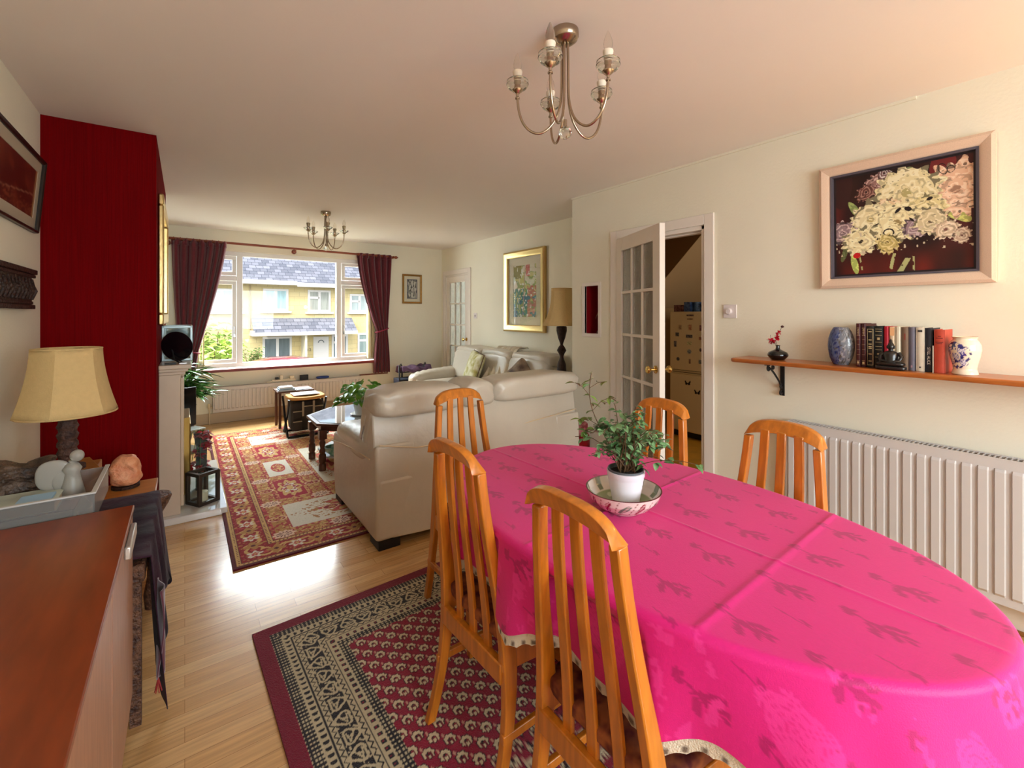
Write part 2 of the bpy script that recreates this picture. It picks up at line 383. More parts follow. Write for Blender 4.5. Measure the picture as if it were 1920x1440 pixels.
# underside of the stairs
v = [(4.2, 3.3, 1.416), (4.2, 2.295, 2.4), (5.3, 3.3, 1.416), (5.3, 2.295, 2.4), (4.2, 3.3, 2.4), (5.3, 3.3, 2.4)]
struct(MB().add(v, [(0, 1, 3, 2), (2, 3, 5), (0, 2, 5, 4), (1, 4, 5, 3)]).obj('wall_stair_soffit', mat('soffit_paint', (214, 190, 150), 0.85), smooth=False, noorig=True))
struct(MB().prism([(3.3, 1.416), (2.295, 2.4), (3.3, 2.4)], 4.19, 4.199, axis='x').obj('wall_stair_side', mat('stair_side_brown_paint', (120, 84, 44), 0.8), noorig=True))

# door frame and the glazed door standing open into the room
AW = 0.07
def architrave(name, y0, y1, z1, x, xw):
    mb = MB()
    for a, b in ((y0-AW, y0), (y1, y1+AW)): mb.box(x-0.016, x, a, b, 0, z1+AW)
    mb.box(x-0.016, x, y0, y1, z1, z1+AW)
    mb.box(x, x+xw, y0-0.001, y0+0.028, 0, z1).box(x, x+xw, y1-0.028, y1+0.001, 0, z1).box(x, x+xw, y0, y1, z1-0.03, z1+0.001)
    mb.box(x+0.05, x+0.065, y0+0.028, y0+0.04, 0, z1-0.03).box(x+0.05, x+0.065, y1-0.04, y1-0.028, 0, z1-0.03).box(x+0.05, x+0.065, y0+0.03, y1-0.03, z1-0.042, z1-0.03)
    return struct(mb.obj(name, M_white, bevel=0.004, noorig=True))
architrave('trim_3', DY0, DY1, DZ, XR, 0.16)
def glazed_door(name, loc, rz, Wd, label_, knob_side=1, Ht=1.94, rows=5, cols=3):
    """local: hinge at 0, leaf along +x, thickness in y"""
    o = bpy.data.objects.new(name, None); C.objects.link(o); o.location = loc; o.rotation_euler = (0, 0, rz); struct(o)
    st, tr_, br_, th = 0.095, 0.105, 0.19, 0.04
    m = MB().box(0, st, -th/2, th/2, 0, Ht).box(Wd-st, Wd, -th/2, th/2, 0, Ht).box(st, Wd-st, -th/2, th/2, Ht-tr_, Ht).box(st, Wd-st, -th/2, th/2, 0, br_)
    m.obj('door_frame', M_white, o, bevel=0.003)
    gx0, gx1, gz0, gz1 = st, Wd-st, br_, Ht-tr_
    gb = MB()
    for i in range(1, cols): x = gx0+(gx1-gx0)*i/cols; gb.box(x-0.011, x+0.011, -0.016, 0.016, gz0, gz1)
    for j in range(1, rows): z = gz0+(gz1-gz0)*j/rows; gb.box(gx0, gx1, -0.0155, 0.0155, z-0.011, z+0.011)
    gb.obj('glazing_bar_lattice', M_white, o, bevel=0.003)
    for i in range(cols):
        for j in range(rows):
            a = gx0+(gx1-gx0)*i/cols; b = gx0+(gx1-gx0)*(i+1)/cols; c = gz0+(gz1-gz0)*j/rows; d = gz0+(gz1-gz0)*(j+1)/rows
            MB().box(a, b, -0.003, 0.003, c, d).obj('pane', M_obsc, o, smooth=False)
    for sgn in (-1, 1):
        k = MB(); kx = Wd-0.05
        R = Matrix.Translation((kx, sgn*th/2, 0.965)) @ Matrix.Rotation(-sgn*PI/2, 4, 'X')
        k.lathe([(0.027, 0), (0.027, 0.004), (0.020, 0.010), (0.009, 0.013), (0.008, 0.035), (0.014, 0.04), (0.024, 0.05), (0.0265, 0.058), (0.022, 0.068), (0.008, 0.073), (0, 0.0735)], 20, M=R)
        k.obj('door_knob', M_brass, o)
    hb = MB()
    for z in (0.25, 0.95, 1.7): hb.tube([(-0.004, 0, z), (-0.004, 0, z+0.09)], 0.006, 8)
    hb.obj('hinge_rivet', M_brass, o)
    return o
hx, hy = 2.852, 2.462
dang = math.atan2(1.85-hy, 2.56-hx)
glazed_door('door_1', (hx, hy, 0.012), dang, 0.70, '')
architrave('trim_4', FY0, FY1, FZ, XA, T)
glazed_door('door_2', (XA+0.03, FY1-0.03, 0.006), -PI/2, FY1-FY0-0.06, '')
# hall behind the far door
mb = MB().box(XA+T, 5.2, 6.75, 6.85, 0, H).box(XA+T, 5.2, 4.9, 5.0, 0, H).box(5.2, 5.3, 4.9, 6.85, 0, 0.5).box(5.2, 5.3, 4.9, 6.85, 2.1, H)
struct(mb.obj('wall_hall', mat('hall_paint', (200, 205, 205), 0.8), noorig=True))
struct(MB().box(XA+T, 5.3, 4.9, 6.85, -0.1, 0).obj('floor_hall', mat('hall_carpet', (120, 110, 100), 0.9), noorig=True))
struct(MB().box(XA+T, 5.3, 4.9, 6.85, H, H+0.1).obj('ceiling_hall', M_ceil, noorig=True))

# niche: red lined recess with a white frame
mb = MB(); a = 0.004
mb.box(X1+0.01, X1+0.03, NY0-0.03, NY1+0.03, NZ0-0.03, NZ1+0.03).box(XR+0.02, X1+0.02, NY0-a, NY0+a, NZ0, NZ1).box(XR+0.02, X1+0.02, NY1-a, NY1+a, NZ0, NZ1)
mb.box(XR+0.02, X1+0.02, NY0, NY1, NZ1-a, NZ1+a).box(XR+0.02, X1+0.02, NY0, NY1, NZ0-a, NZ0+a)
struct(mb.obj('trim_5', mat('niche_red_paint', (140, 8, 22), 0.5), noorig=True))
mb = MB(); frame_boxes(mb, NY0-0.03, NY1+0.03, NZ0-0.026, NZ1+0.026, 0.03, XR-0.008, XR+0.02, 'x')
struct(mb.obj('trim_6', M_white, bevel=0.002, noorig=True))
t = thing('figurine', (XR+0.095, 2.745, NZ0+0.004), 'small bronze dancing figurine in the red lined wall niche', 'figurine')
M_bronze = mat('dull_bronze', (140, 104, 84), 0.45, metal=0.6, bump=0.5, bscale=60)
MB().lathe([(0.042, 0), (0.045, 0.012), (0.036, 0.02), (0.03, 0.026), (0, 0.026)], 20).obj('base', M_bronze, t)
mb = MB().lathe([(0.02, 0.026), (0.012, 0.05), (0.011, 0.09), (0.017, 0.12), (0.019, 0.135), (0.012, 0.155), (0.014, 0.175), (0.02, 0.195), (0.012, 0.207), (0.006, 0.215), (0.0, 0.217)], 14)
mb.sphere((0, 0, 0.228), (0.013, 0.013, 0.016), 12, 8).lathe([(0.011, 0.238), (0.012, 0.246), (0.006, 0.262), (0.001, 0.28)], 12)
mb.tube([(0, 0.016, 0.2), (-0.004, 0.034, 0.18), (-0.006, 0.05, 0.155), (-0.008, 0.057, 0.14), (-0.008, 0.055, 0.125)], [0.006, 0.0055, 0.005, 0.004, 0.003], 8)
mb.tube([(0, -0.016, 0.2), (-0.01, -0.033, 0.185), (-0.02, -0.03, 0.21), (-0.022, -0.025, 0.225)], [0.006, 0.0055, 0.005, 0.003], 8)
mb.obj('body', M_bronze, t)
d = bpy.data.objects; 
tag(MB().lathe([(0.012, 0), (0.02, -0.006), (0.017, -0.012), (0, -0.0125)], 16, c=(XR+0.09, 2.74, NZ1-0.004)).obj('downlight', mat('lamp_glass_white', (235, 230, 220), 0.2)), 'tiny white downlight in the top of the wall niche', 'downlight')

# ---- front window
yf0, yf1 = YF+0.03, YF+0.095
win = bpy.data.objects.new('window_1', None); C.objects.link(win); struct(win); win.location = (WX0, YF, WZ0)
mb = MB(); frame_boxes(mb, WX0, WX1, WZ0+0.02, WZ1, 0.055, yf0, yf1, 'y')
MX = [(0.535, 0.60), (1.755, 1.82)]
for a, b in MX: mb.box(a, b, yf0, yf1, WZ0+0.07, WZ1-0.05)
TZ = 1.80
for a, b in ((0.055, 0.535), (1.82, WX1-0.055)): mb.box(a, b, yf0, yf1, TZ-0.03, TZ+0.03)
mb.obj('window_frame', M_upvc, win, world=True, bevel=0.004)
def sash(x0, x1, z0, z1):
    m = MB(); frame_boxes(m, x0, x1, z0, z1, 0.045, yf0-0.014, yf0+0.03, 'y'); s_ = m.obj('sash', M_upvc, win, world=True, bevel=0.005)
    MB().box(x0+0.04, x1-0.04, yf0+0.02, yf0+0.026, z0+0.04, z1-0.04).obj('pane', M_pane, win, world=True, smooth=False)
    return s_
for a, b in ((0.06, 0.53), (1.825, WX1-0.06)):
    sash(a, b, TZ+0.035, WZ1-0.06); sash(a, b, WZ0+0.08, TZ-0.035)
MB().box(0.6, 1.755, yf0+0.02, yf0+0.026, WZ0+0.07, WZ1-0.05).obj('pane', M_pane, win, world=True, smooth=False)
for x in (0.508, 1.848):
    MB().box(x-0.010, x+0.010, yf0-0.024, yf0-0.014, 1.06, 1.10).tube([(x, yf0-0.03, 1.09), (x, yf0-0.034, 1.15), (x, yf0-0.03, 1.19)], [0.007, 0.006, 0.005], 8).obj('handle', mat('handle_chrome', (200, 200, 200), 0.25, metal=1.0), win, world=True)
sb = struct(MB().box(WX0-0.03, WX1+0.03, YF-0.085, YF+0.035, WZ0-0.012, WZ0+0.012).obj('trim_7', mat('sill_top_paint', (226, 200, 190), 0.3), bevel=0.004, noorig=True))
struct(MB().box(WX0-0.04, WX1+0.04, YF-0.105, YF-0.0855, WZ0-0.02, WZ0+0.014).obj('trim_8', mat('red_sill_nosing', (120, 36, 30), 0.35), bevel=0.006, noorig=True))
# vertical blinds pulled to both sides
M_blind = mat('cream_blind_fabric', (232, 222, 186), 0.8, trans=0.0)
for x0, n_, lb in ((0.025, 8, 'cream vertical blind bunched beside the curtain near the fireplace'), (2.17, 5, 'cream vertical blind bunched at the door end of the window')):
    t = thing('vertical_blind', (x0+0.08, YF-0.012, WZ0+0.012), lb, 'blind')
    for k in range(n_):
        MB().box(-0.0012, 0.0012, -0.042, 0.03, 0.03, WZ1-WZ0-0.05, M=Matrix.Translation((-0.08+k*0.021+0.01, 0, 0)) @ Matrix.Rotation(0.25*math.sin(k*2.1), 4, 'Z')).obj('vane', M_blind, t, smooth=False)
    MB().box(-0.09, n_*0.021-0.07, -0.02, 0.02, WZ1-WZ0-0.05, WZ1-WZ0-0.013).obj('head_rail', M_upvc, t)

# ---- curtain pole, rings and curtains
t = thing('curtain_pole', (1.23, YF-0.1, 2.225), 'dark wooden curtain pole with turned ends above the front window', 'curtain pole')
y_ = YF-0.1
MB().tube([(-0.20, y_, 2.232), (2.545, y_, 2.205)], 0.0145, 14).obj('pole', M_rodwood, t, world=True)
for x, s_ in ((2.545, 1), (-0.20, -1)):
    z = 2.205 if s_ > 0 else 2.232
    MB().lathe([(0.0145, 0), (0.02, 0.004), (0.02, 0.012), (0.012, 0.018), (0.021, 0.034), (0.024, 0.045), (0.018, 0.058), (0.008, 0.064), (0.011, 0.072), (0, 0.08)], 16, M=Matrix.Translation((x, y_, z)) @ Matrix.Rotation(s_*PI/2, 4, 'Y')).obj('finial', M_rodwood, t, world=True)
for x in (1.19, 2.52, -0.16):
    MB().box(x-0.012, x+0.012, y_-0.018, YF, 2.175, 2.20).lathe([(0.03, 0), (0.03, 0.012), (0, 0.012)], 16, M=Matrix.Translation((x, YF-0.012, 2.185)) @ Matrix.Rotation(PI/2, 4, 'X')).obj('bracket', M_rodwood, t, world=True, bevel=0.003)
def curtain(lb, top, waist, bot, zt, zw, zb, nf):
    t = thing('curtain', ((top[0]+top[1])/2, y_, zt), lb, 'curtain')
    def fn(u, v):
        z = zt+(zb-zt)*v
        if z > zw:
            s = (zt-z)/(zt-zw); e0 = s**1.5; x0 = top[0]+(waist[0]-top[0])*e0; x1 = top[1]+(waist[1]-top[1])*(s**1.25)
            amp = 0.030-0.016*s
        else:
            s = (zw-z)/(zw-zb); e = math.sin(s*PI/2); x0 = waist[0]+(bot[0]-waist[0])*e; x1 = waist[1]+(bot[1]-waist[1])*e; amp = 0.014+0.02*e
        ph = 2*PI*nf*(u+0.035*math.sin(6*u+1.2*v+nf)); 
        dy = amp*math.sin(ph)+0.006*math.sin(0.5*ph+1.0+v*2)
        sag = 0.0
        return (x0+(x1-x0)*u+0.004*math.cos(ph*1.0), y_-0.004+dy, z+sag)
    MB().grid(lambda u, v: fn(u, v), nf*14, 60).obj('cloth', M_curtain, t, world=True, solid=0.003, ang=180)
    hd = MB()
    hd.grid(lambda u, v: (top[0]+(top[1]-top[0])*u, y_-0.007+0.030*math.sin(2*PI*nf*1.0*u)*0.9, zt+0.025-0.07*v), nf*14, 3)
    hd.obj('heading_tape', M_curtain, t, world=True, solid=0.005, ang=180)
    xm = (waist[0]+waist[1])/2; rx_ = (waist[1]-waist[0])/2+0.012
    MB().tube([(xm+rx_*math.cos(a), y_+0.05*math.sin(a), zw+0.008+0.03*math.cos(a)*(1 if waist[0] > 1 else -1)) for a in [2*PI*i/28 for i in range(28)]], 0.009, 8, closed=True).obj('tieback', mat('tieback_cord', (140, 24, 56), 0.6), t, world=True)
    for k in range(nf+2):
        x = top[0]+(top[1]-top[0])*(k+0.3)/(nf+1.6)
        z = 2.232-(x+0.2)/2.745*0.027
        MB().tube([(x+0.002*math.sin(a), y_+0.021*math.cos(a), z-0.004+0.021*math.sin(a)) for a in [2*PI*i/16 for i in range(16)]], 0.0045, 6, closed=True).obj('ring', M_rodwood, t, world=True)
    return t
curtain('burgundy pleated curtain tied back beside the chimney breast', (-0.125, 0.415), (-0.06, 0.135), (-0.06, 0.10), 2.205, 0.90, 0.47, 7)
curtain('burgundy pleated curtain tied back beside the small framed print', (2.0, 2.51), (2.285, 2.455), (2.245, 2.49), 2.205, 1.10, 0.485, 6)
def paint_xy(fn, xs, ys, place):
    X, Y = np.meshgrid(xs, ys); X = X.ravel(); Y = Y.ravel(); nx, ny = len(xs)-1, len(ys)-1
    mb = MB(); mb.v = [tuple(p) for p in np.asarray(place(X, Y)).tolist()]
    i, j = np.meshgrid(np.arange(nx), np.arange(ny)); b = (j*(nx+1)+i).ravel()
    mb.f = [tuple(q) for q in np.stack([b, b+1, b+nx+2, b+nx+1], 1).tolist()]
    return mb, fn(X, Y)
def seg(a, b, step): return list(np.linspace(a, b, max(2, int(round((b-a)/step))+1)))
def ell(X, Y, cx_, cy_, a, b, rot=0.0):
    c, s = math.cos(rot), math.sin(rot); dx = X-cx_; dy = Y-cy_
    return ((c*dx+s*dy)/a)**2+((-s*dx+c*dy)/b)**2
M_rug = mat('woven_wool_rug', (200, 200, 200), 0.95, attr=True, bump=0.6, bscale=260, spec=0.1, sheen=0.2)

# ------------------------------------------------------------------ living-room rug
RX0, RY0, RW, RL = 0.205, 2.768, 1.80, 3.20
def rug1(X, Y):
    u = X; v = Y
    red = L3(150, 8, 28); dk = L3(92, 14, 30); gold = L3(184, 132, 70); gold2 = L3(212, 172, 108); wh = L3(226, 218, 200); rose = L3(196, 74, 74); navy = L3(70, 40, 50)
    img = np.tile(red, (len(u), 1))
    d = np.minimum(np.minimum(u, RW-u), np.minimum(v, RL-v))       # distance to the edge
    alongv = (np.minimum(u, RW-u) <= np.minimum(v, RL-v))
    s = np.where(alongv, v, u)                                      # runs along the border
    # main border: scrolling vine and flowers
    bd = (d > 0.045) & (d < 0.185)
    c = d-0.115; P = 0.22; k = np.floor(s/P); ss = s-(k+0.5)*P
    vine = np.abs(c-0.042*np.sin(2*PI*s/P)) < 0.010
    vine2 = np.abs(c+0.042*np.sin(2*PI*s/P+1.1+1.3*np.sin(2*PI*s/P))) < 0.008
    leafs = (vnoise(s, c, 55, 3)+0.35*np.sin(2*PI*s/0.045)*np.sin(2*PI*c/0.05) > 0.86)
    put(img, bd & leafs, gold); put(img, bd & (vnoise(s, c, 70, 9) > 0.80), rose)
    put(img, bd & (vine | vine2), gold2)
    th = np.arctan2(c, ss); rr = np.hypot(c, ss)
    put(img, bd & (rr < 0.036+0.010*np.cos(6*th)), wh); put(img, bd & (rr < 0.020+0.004*np.cos(6*th)), rose); put(img, bd & (rr < 0.010), gold2)
    s2 = s-(np.round(s/P))*P; th = np.arctan2(c, s2); rr = np.hypot(c, s2)
    put(img, bd & (rr < 0.040+0.012*np.cos(4*th+0.8)) & (rr > 0.012), gold); put(img, bd & (rr < 0.012), dk)
    def guard(a, b):
        g = (d > a) & (d < b); put(img, g, gold2)
        put(img, g & (np.abs(((s+0.004) % 0.022)-0.011) < 0.004) & (np.abs(d-(a+b)/2) < (b-a)*0.22), dk)
        put(img, (d > a-0.004) & (d < a), dk); put(img, (d > b) & (d < b+0.004), dk)
    guard(0.020, 0.040); guard(0.190, 0.216)
    put(img, d < 0.016, dk)
    # inner field
    inn = d >= 0.222
    fld = np.tile(gold, (len(u), 1)); n1 = vnoise(u, v, 60, 5); n2 = vnoise(u, v, 90, 8)
    put(fld, n1 > 0.62, gold2); put(fld, n2 > 0.70, L3(170, 50, 50)); put(fld, n2 < 0.15, L3(150, 96, 50))
    def band(mask, a, sv):
        put(fld, mask, red); put(fld, mask & (vnoise(sv, a, 75, 11) > 0.6), rose); put(fld, mask & (vnoise(sv, a, 75, 12) > 0.75), gold)
    um = np.abs(u-RW/2)                                              # mirrored across the middle
    uu = RW/2-um
    for a, b in ((0.222, 0.245), (0.325, 0.348), (0.545, 0.572), (0.665, 0.690)): band((uu > a) & (uu < b), uu, v)
    # panels
    pans = []
    def panel(u0, u1, v0, v1, kind):
        m = (uu > u0) & (uu < u1) & (v > v0) & (v < v1); edge = (uu > u0-0.02) & (uu < u1+0.02) & (v > v0-0.02) & (v < v1+0.02) & ~m
        put(fld, edge, L3(176, 60, 62)); put(fld, edge & (vnoise(u, v, 90, 21) > 0.55), gold2)
        cx_, cy_ = (u0+u1)/2, (v0+v1)/2; hx_, hy_ = (u1-u0)/2, (v1-v0)/2
        if u1 > RW/2-0.01: cx_ = RW/2; hx_ = RW/2-u0
        e = ell(uu, v, cx_, cy_, hx_, hy_); th_ = np.arctan2((v-cy_)/hy_, (uu-cx_)/hx_); nb = 0.12*np.cos(8*th_)+0.16*(vnoise(u, v, 45, 31)-0.5)
        if kind == 'w':
            put(fld, m, wh); put(fld, m & (e < 0.42+nb) , gold); put(fld, m & (e < 0.36+nb), rose); put(fld, m & (e < 0.24+nb), gold2); put(fld, m & (e < 0.13+0.4*nb), red); put(fld, m & (e < 0.03), gold2)
            put(fld, m & (e > 0.42+nb) & (e < 0.85+nb) & (vnoise(u, v, 80, 33) > 0.66), L3(186, 130, 80))
        elif kind == 's':
            put(fld, m, wh); put(fld, m & (e < 0.34), rose); put(fld, m & (e < 0.28), L3(168, 40, 44)); put(fld, m & (e < 0.22) & (vnoise(u, v, 90, 35) > 0.5), gold2)
        else:
            put(fld, m, L3(166, 8, 44)); put(fld, m & (e < 0.72+1.6*nb) & (e > 0.30+nb), gold2); put(fld, m & (e < 0.30+nb) & (vnoise(u, v, 85, 36) > 0.55), wh); put(fld, m & (e < 0.06), gold2); put(fld, m & (e < 0.6) & (vnoise(u, v, 85, 37) > 0.78), red)
    panel(0.348, 0.900, 0.33, 0.73, 'w'); panel(0.360, 0.545, 0.86, 1.27, 'r'); panel(0.360, 0.545, 1.40, 1.83, 's'); panel(0.360, 0.545, 1.96, 2.40, 'r')
    panel(0.700, 0.900, 1.02, 2.10, 'w'); panel(0.348, 0.900, 2.50, 2.88, 'w')
    for uc in (0.285, 0.618):
        for vc in (0.52, 1.08, 2.16, 2.72):
            e = ell(uu, v, uc, vc, 0.058, 0.038); put(fld, e < 1, L3(232, 196, 160)); put(fld, e < 0.66, L3(150, 30, 36)); put(fld, (e < 0.5) & (vnoise(u, v, 110, 41) > 0.6), gold2)
        for vc in (0.27, 0.80, 1.33, 1.89, 2.45, 2.95):
            th_ = np.arctan2(v-vc, uu-uc); r_ = np.hypot((v-vc)*1.25, uu-uc)
            put(fld, r_ < 0.062+0.009*np.cos(10*th_), L3(232, 200, 176)); put(fld, (r_ < 0.045) & (np.cos(10*th_) < -0.2) & (r_ > 0.012), L3(110, 40, 44)); put(fld, r_ < 0.012, L3(232, 200, 176))
    mk = inn[:, None].astype(float); img = img*(1-mk)+fld*mk
    return img*(0.9+0.2*vnoise(u, v, 300, 50))[:, None]
xs = seg(0, 0.92, 0.0042)+seg(0.92, RW, 0.013)[1:]; ys = seg(0, 1.45, 0.0045)+seg(1.45, RL, 0.009)[1:]
mb, col = paint_xy(rug1, np.array(xs), np.array(ys), lambda X, Y: np.stack([RX0+X, RY0+Y, 0.010+0*X+0.0012*vnoise(X, Y, 5, 2)], 1))
n0 = len(mb.v); mb.box(RX0, RX0+RW, RY0, RY0+RL, 0.0005, 0.0095); col = np.vstack([col, np.tile(L3(92, 14, 30), (8, 1))])
tag(mb.obj('rug', M_rug, col=col), 'large red, gold and cream oriental rug with square panels under the coffee table', 'rug')

# ------------------------------------------------------------------ dining rug
def rug2(u, v, W=1.95, Ln=2.35):
    wine = L3(134, 20, 50); blk = L3(32, 28, 34); bei = L3(198, 184, 150)
    d = np.minimum(np.minimum(u, W-u), np.minimum(v, Ln-v)); alongv = (np.minimum(u, W-u) <= np.minimum(v, Ln-v)); s = np.where(alongv, v, u)
    img = np.tile(wine, (len(u), 1))
    put(img, d < 0.05, L3(122, 16, 44))
    def zone(a, b, base): m = (d >= a) & (d < b); put(img, m, base); return m
    # fine black/cream guard with small ticks
    m = zone(0.055, 0.092, blk); put(img, m & ((s*62 % 1) < 0.45) & ((d*95 % 1) < 0.6), bei)
    m = zone(0.092, 0.122, bei); put(img, m & (np.abs((s % 0.026)-0.013) < 0.0062) & (np.abs(d-0.107) < 0.007+0.004*np.sin(s*240)), blk)
    m = zone(0.122, 0.128, blk)
    m = zone(0.128, 0.146, bei); put(img, m & (np.abs(d-0.137-0.006*(2*np.abs((s*40 % 1)-0.5)*2-1)) < 0.0028), blk)
    # boteh band
    m = zone(0.146, 0.208, blk); P = 0.075; k = np.floor(s/P); a = s-(k+0.5)*P; c = d-0.177; fl = np.where(k % 2 == 0, 1, -1)
    th = np.arctan2(c*fl, a); r = np.hypot(c, a*0.9)
    put(img, m & (np.abs(r-0.024-0.004*np.sin(3*th)) < 0.0042), bei)
    put(img, m & (np.abs(c*fl+0.004-0.55*a) < 0.0032) & (r < 0.022), bei); put(img, m & (np.abs(c*fl-0.010+0.2*a) < 0.0030) & (r < 0.020), bei)
    put(img, m & (vnoise(s, c, 120, 4) > 0.72) & (r > 0.029), bei); put(img, m & (r < 0.0055), bei)
    m = zone(0.208, 0.228, bei); put(img, m & (np.abs(d-0.218-0.006*(2*np.abs((s*36 % 1)-0.5)*2-1)) < 0.0030), blk)
    m = zone(0.228, 0.234, blk)
    m = zone(0.234, 0.266, bei); put(img, m & (np.abs((s % 0.030)-0.015) < 0.0075) & (np.abs(d-0.250) < 0.008), blk); put(img, m & (np.abs((s % 0.030)-0.015) < 0.003) & (np.abs(d-0.250) < 0.004), wine)
    m = zone(0.266, 0.300, blk); put(img, m & ((s*62 % 1) < 0.5) & ((d*88 % 1) < 0.62), bei)
    # field of small boteh flowers
    f = d >= 0.300; DX, DY = 0.076, 0.0735
    put(img, f, L3(148, 24, 54))
    for ox, oy in ((0, 0), (0.5, 0.5)):
        cx_ = ((u/DX+ox) % 1-0.5)*DX; cy_ = ((v/DY+oy) % 1-0.5)*DY
        th = np.arctan2(cy_, cx_); r = np.hypot(cx_, cy_)
        rim = 0.0178+0.0018*np.cos(7*th)
        put(img, f & (r < rim+0.0032), L3(50, 12, 26)); put(img, f & (r < rim) , L3(212, 196, 160))
        put(img, f & (np.abs(cx_) < 0.0085) & (cy_ > -0.002) & (cy_ < 0.020) & (np.abs(cx_) > 0.0035), L3(120, 24, 44))
        put(img, f & (r < 0.0062), L3(40, 16, 24)); put(img, f & (np.hypot(cx_-0.002, cy_-0.0015) < 0.003), L3(150, 30, 50))
        put(img, f & (np.hypot((cx_+0.012), (cy_+0.024)*0.5) < 0.0038), L3(200, 150, 130))
    return img*(0.88+0.24*vnoise(u, v, 300, 51))[:, None]
R2 = (0.228, 2.166, 0.045)
def place2(U, V, z=0.010):
    c, s = math.cos(R2[2]), math.sin(R2[2]); return np.stack([R2[0]+U*c+V*s*0.75, R2[1]+U*s-V*c, z+0*U], 1)
xs = seg(0, 1.1, 0.0033)+seg(1.1, 1.95, 0.014)[1:]; ys = seg(0, 1.05, 0.0033)+seg(1.05, 2.35, 0.016)[1:]
mb, col = paint_xy(rug2, np.array(xs), np.array(ys), place2)
mb.f = [q[::-1] for q in mb.f]
c4 = place2(np.array([0, 1.95, 1.95, 0]), np.array([0, 0, 2.35, 2.35]))
n0 = len(mb.v); vv = [(p[0], p[1], 0.0005) for p in c4]+[(p[0], p[1], 0.0095) for p in c4]
mb.add(vv, [(0, 1, 2, 3), (7, 6, 5, 4), (0, 4, 5, 1), (1, 5, 6, 2), (2, 6, 7, 3), (3, 7, 4, 0)]); col = np.vstack([col, np.tile(L3(110, 16, 40), (8, 1))])
tag(mb.obj('rug', M_rug, col=col), 'wine red rug with rows of small cream flowers and black border under the dining table', 'rug')

# ------------------------------------------------------------------ dining table and cloths
TC = (1.162, 0.903); TR = 0.049; TA, TB, TZT = 0.443, 0.770, 0.742
def tloc(x, y, z): c, s = math.cos(TR), math.sin(TR); return (TC[0]+x*c-y*s, TC[1]+x*s+y*c, z)
def bound(th, grow=0.0, e=2.12):
    c, s = np.cos(th), np.sin(th); r = (np.abs(c)**e+np.abs(s)**e)**(-1/e); return TA*r*c, TB*r*s
tb = thing('dining_table', (TC[0], TC[1], 0), 'oval wooden dining table hidden beneath the magenta cloth', 'table', TR)
th_ = np.linspace(0, 2*PI, 73)[:-1]; bx_, by_ = bound(th_)
MB().prism(list(zip((bx_*0.985).tolist(), (by_*0.99).tolist())), TZT-0.028, TZT-0.003).obj('table_top', M_chair, tb, bevel=0.006)
MB().box(-0.26, 0.26, -0.50, 0.50, TZT-0.07, TZT-0.03).obj('apron', M_chair, tb, bevel=0.004)
for sy in (-1, 1):
    MB().lathe([(0.030, 0.03), (0.028, 0.3), (0.032, 0.5), (0.034, TZT-0.07)], 16, c=(0.045, sy*0.33, 0.011)).box(0.02, 0.07, sy*0.33-0.20, sy*0.33+0.20, 0.012, 0.045).obj('pedestal', M_chair, tb, bevel=0.004)
MB().box(0.03, 0.06, -0.33, 0.33, 0.20, 0.25).obj('stretcher', M_chair, tb, bevel=0.004)
NT = 880
def cloth_pts(drop_fn, z0, off, rings_in, s_list, fold=1.0):
    th = np.linspace(0, 2*PI, NT+1)[:-1]; bx, by = bound(th)
    # outward normals
    tx = np.roll(bx, -1)-np.roll(bx, 1); ty = np.roll(by, -1)-np.roll(by, 1); ln = np.hypot(tx, ty); nx_, ny_ = ty/ln, -tx/ln
    arc = np.concatenate([[0], np.cumsum(np.hypot(np.diff(bx), np.diff(by)))]); D = drop_fn(th, arc)
    V = []; UV = []
    for r in rings_in:
        x, y = bx*r, by*r
        z = z0+0.0*x
        # pressed fold lines of the cloth
        for (ln_, pos, amp) in (('y', -0.395, 0.0035), ('y', 0.045, 0.003), ('x', -0.02, 0.0018)):
            dd = (y-0.18*x*0-pos) if ln_ == 'y' else (x-pos)
            z = z+amp*np.exp(-(dd/0.006)**2)+amp*0.25*np.exp(-(dd/0.03)**2)
        z = z+0.0012*(vnoise(x, y, 6, 77)-0.5)
        V.append(np.stack([x, y, z], 1)); UV.append(np.stack([x, y], 1))
    R0 = 0.018
    for f in s_list:
        s = f*D; sf = np.clip(s/(R0*PI/2), 0, 1); a = sf*PI/2
        outw = R0*np.sin(a); dn = R0*(1-np.cos(a)); rest = np.maximum(s-R0*PI/2, 0)
        q = np.clip(rest/0.22, 0, 1.6)
        ph = arc*2*PI
        w1 = np.sin(ph/0.36+0.6)+0.55*np.sin(ph/0.21+2.1)+0.3*np.sin(ph/0.13+4.0)
        endk = 0.6+0.9*np.abs(np.sin(th))**3
        amp = fold*0.019*endk*q**1.1
        outw = outw+rest*(0.03+0.16*np.clip(-np.sin(th), 0, 1)**2)+amp*(w1+0.6)*(1.0-0.45*np.clip(-np.cos(th), 0, 1))+off
        outw = np.maximum(outw, 0.004+off)
        tsh = 0.010*endk*q*np.cos(ph/0.36+0.6)
        x = bx+nx_*outw-ny_*tsh; y = by+ny_*outw+nx_*tsh
        V.append(np.stack([x, y, z0-dn-rest*0.985], 1)); UV.append(np.stack([bx+nx_*s, by+ny_*s], 1))
    return np.vstack(V), np.vstack(UV)
def cloth_faces(nr, center): 
    i = np.arange(NT); j = (i+1) % NT; F = []
    for r in range(nr-1): a = r*NT; F.append(np.stack([a+i, a+j, a+NT+j, a+NT+i], 1))
    return [tuple(q) for q in np.vstack(F).tolist()]
CHY = (1.185, 0.695)
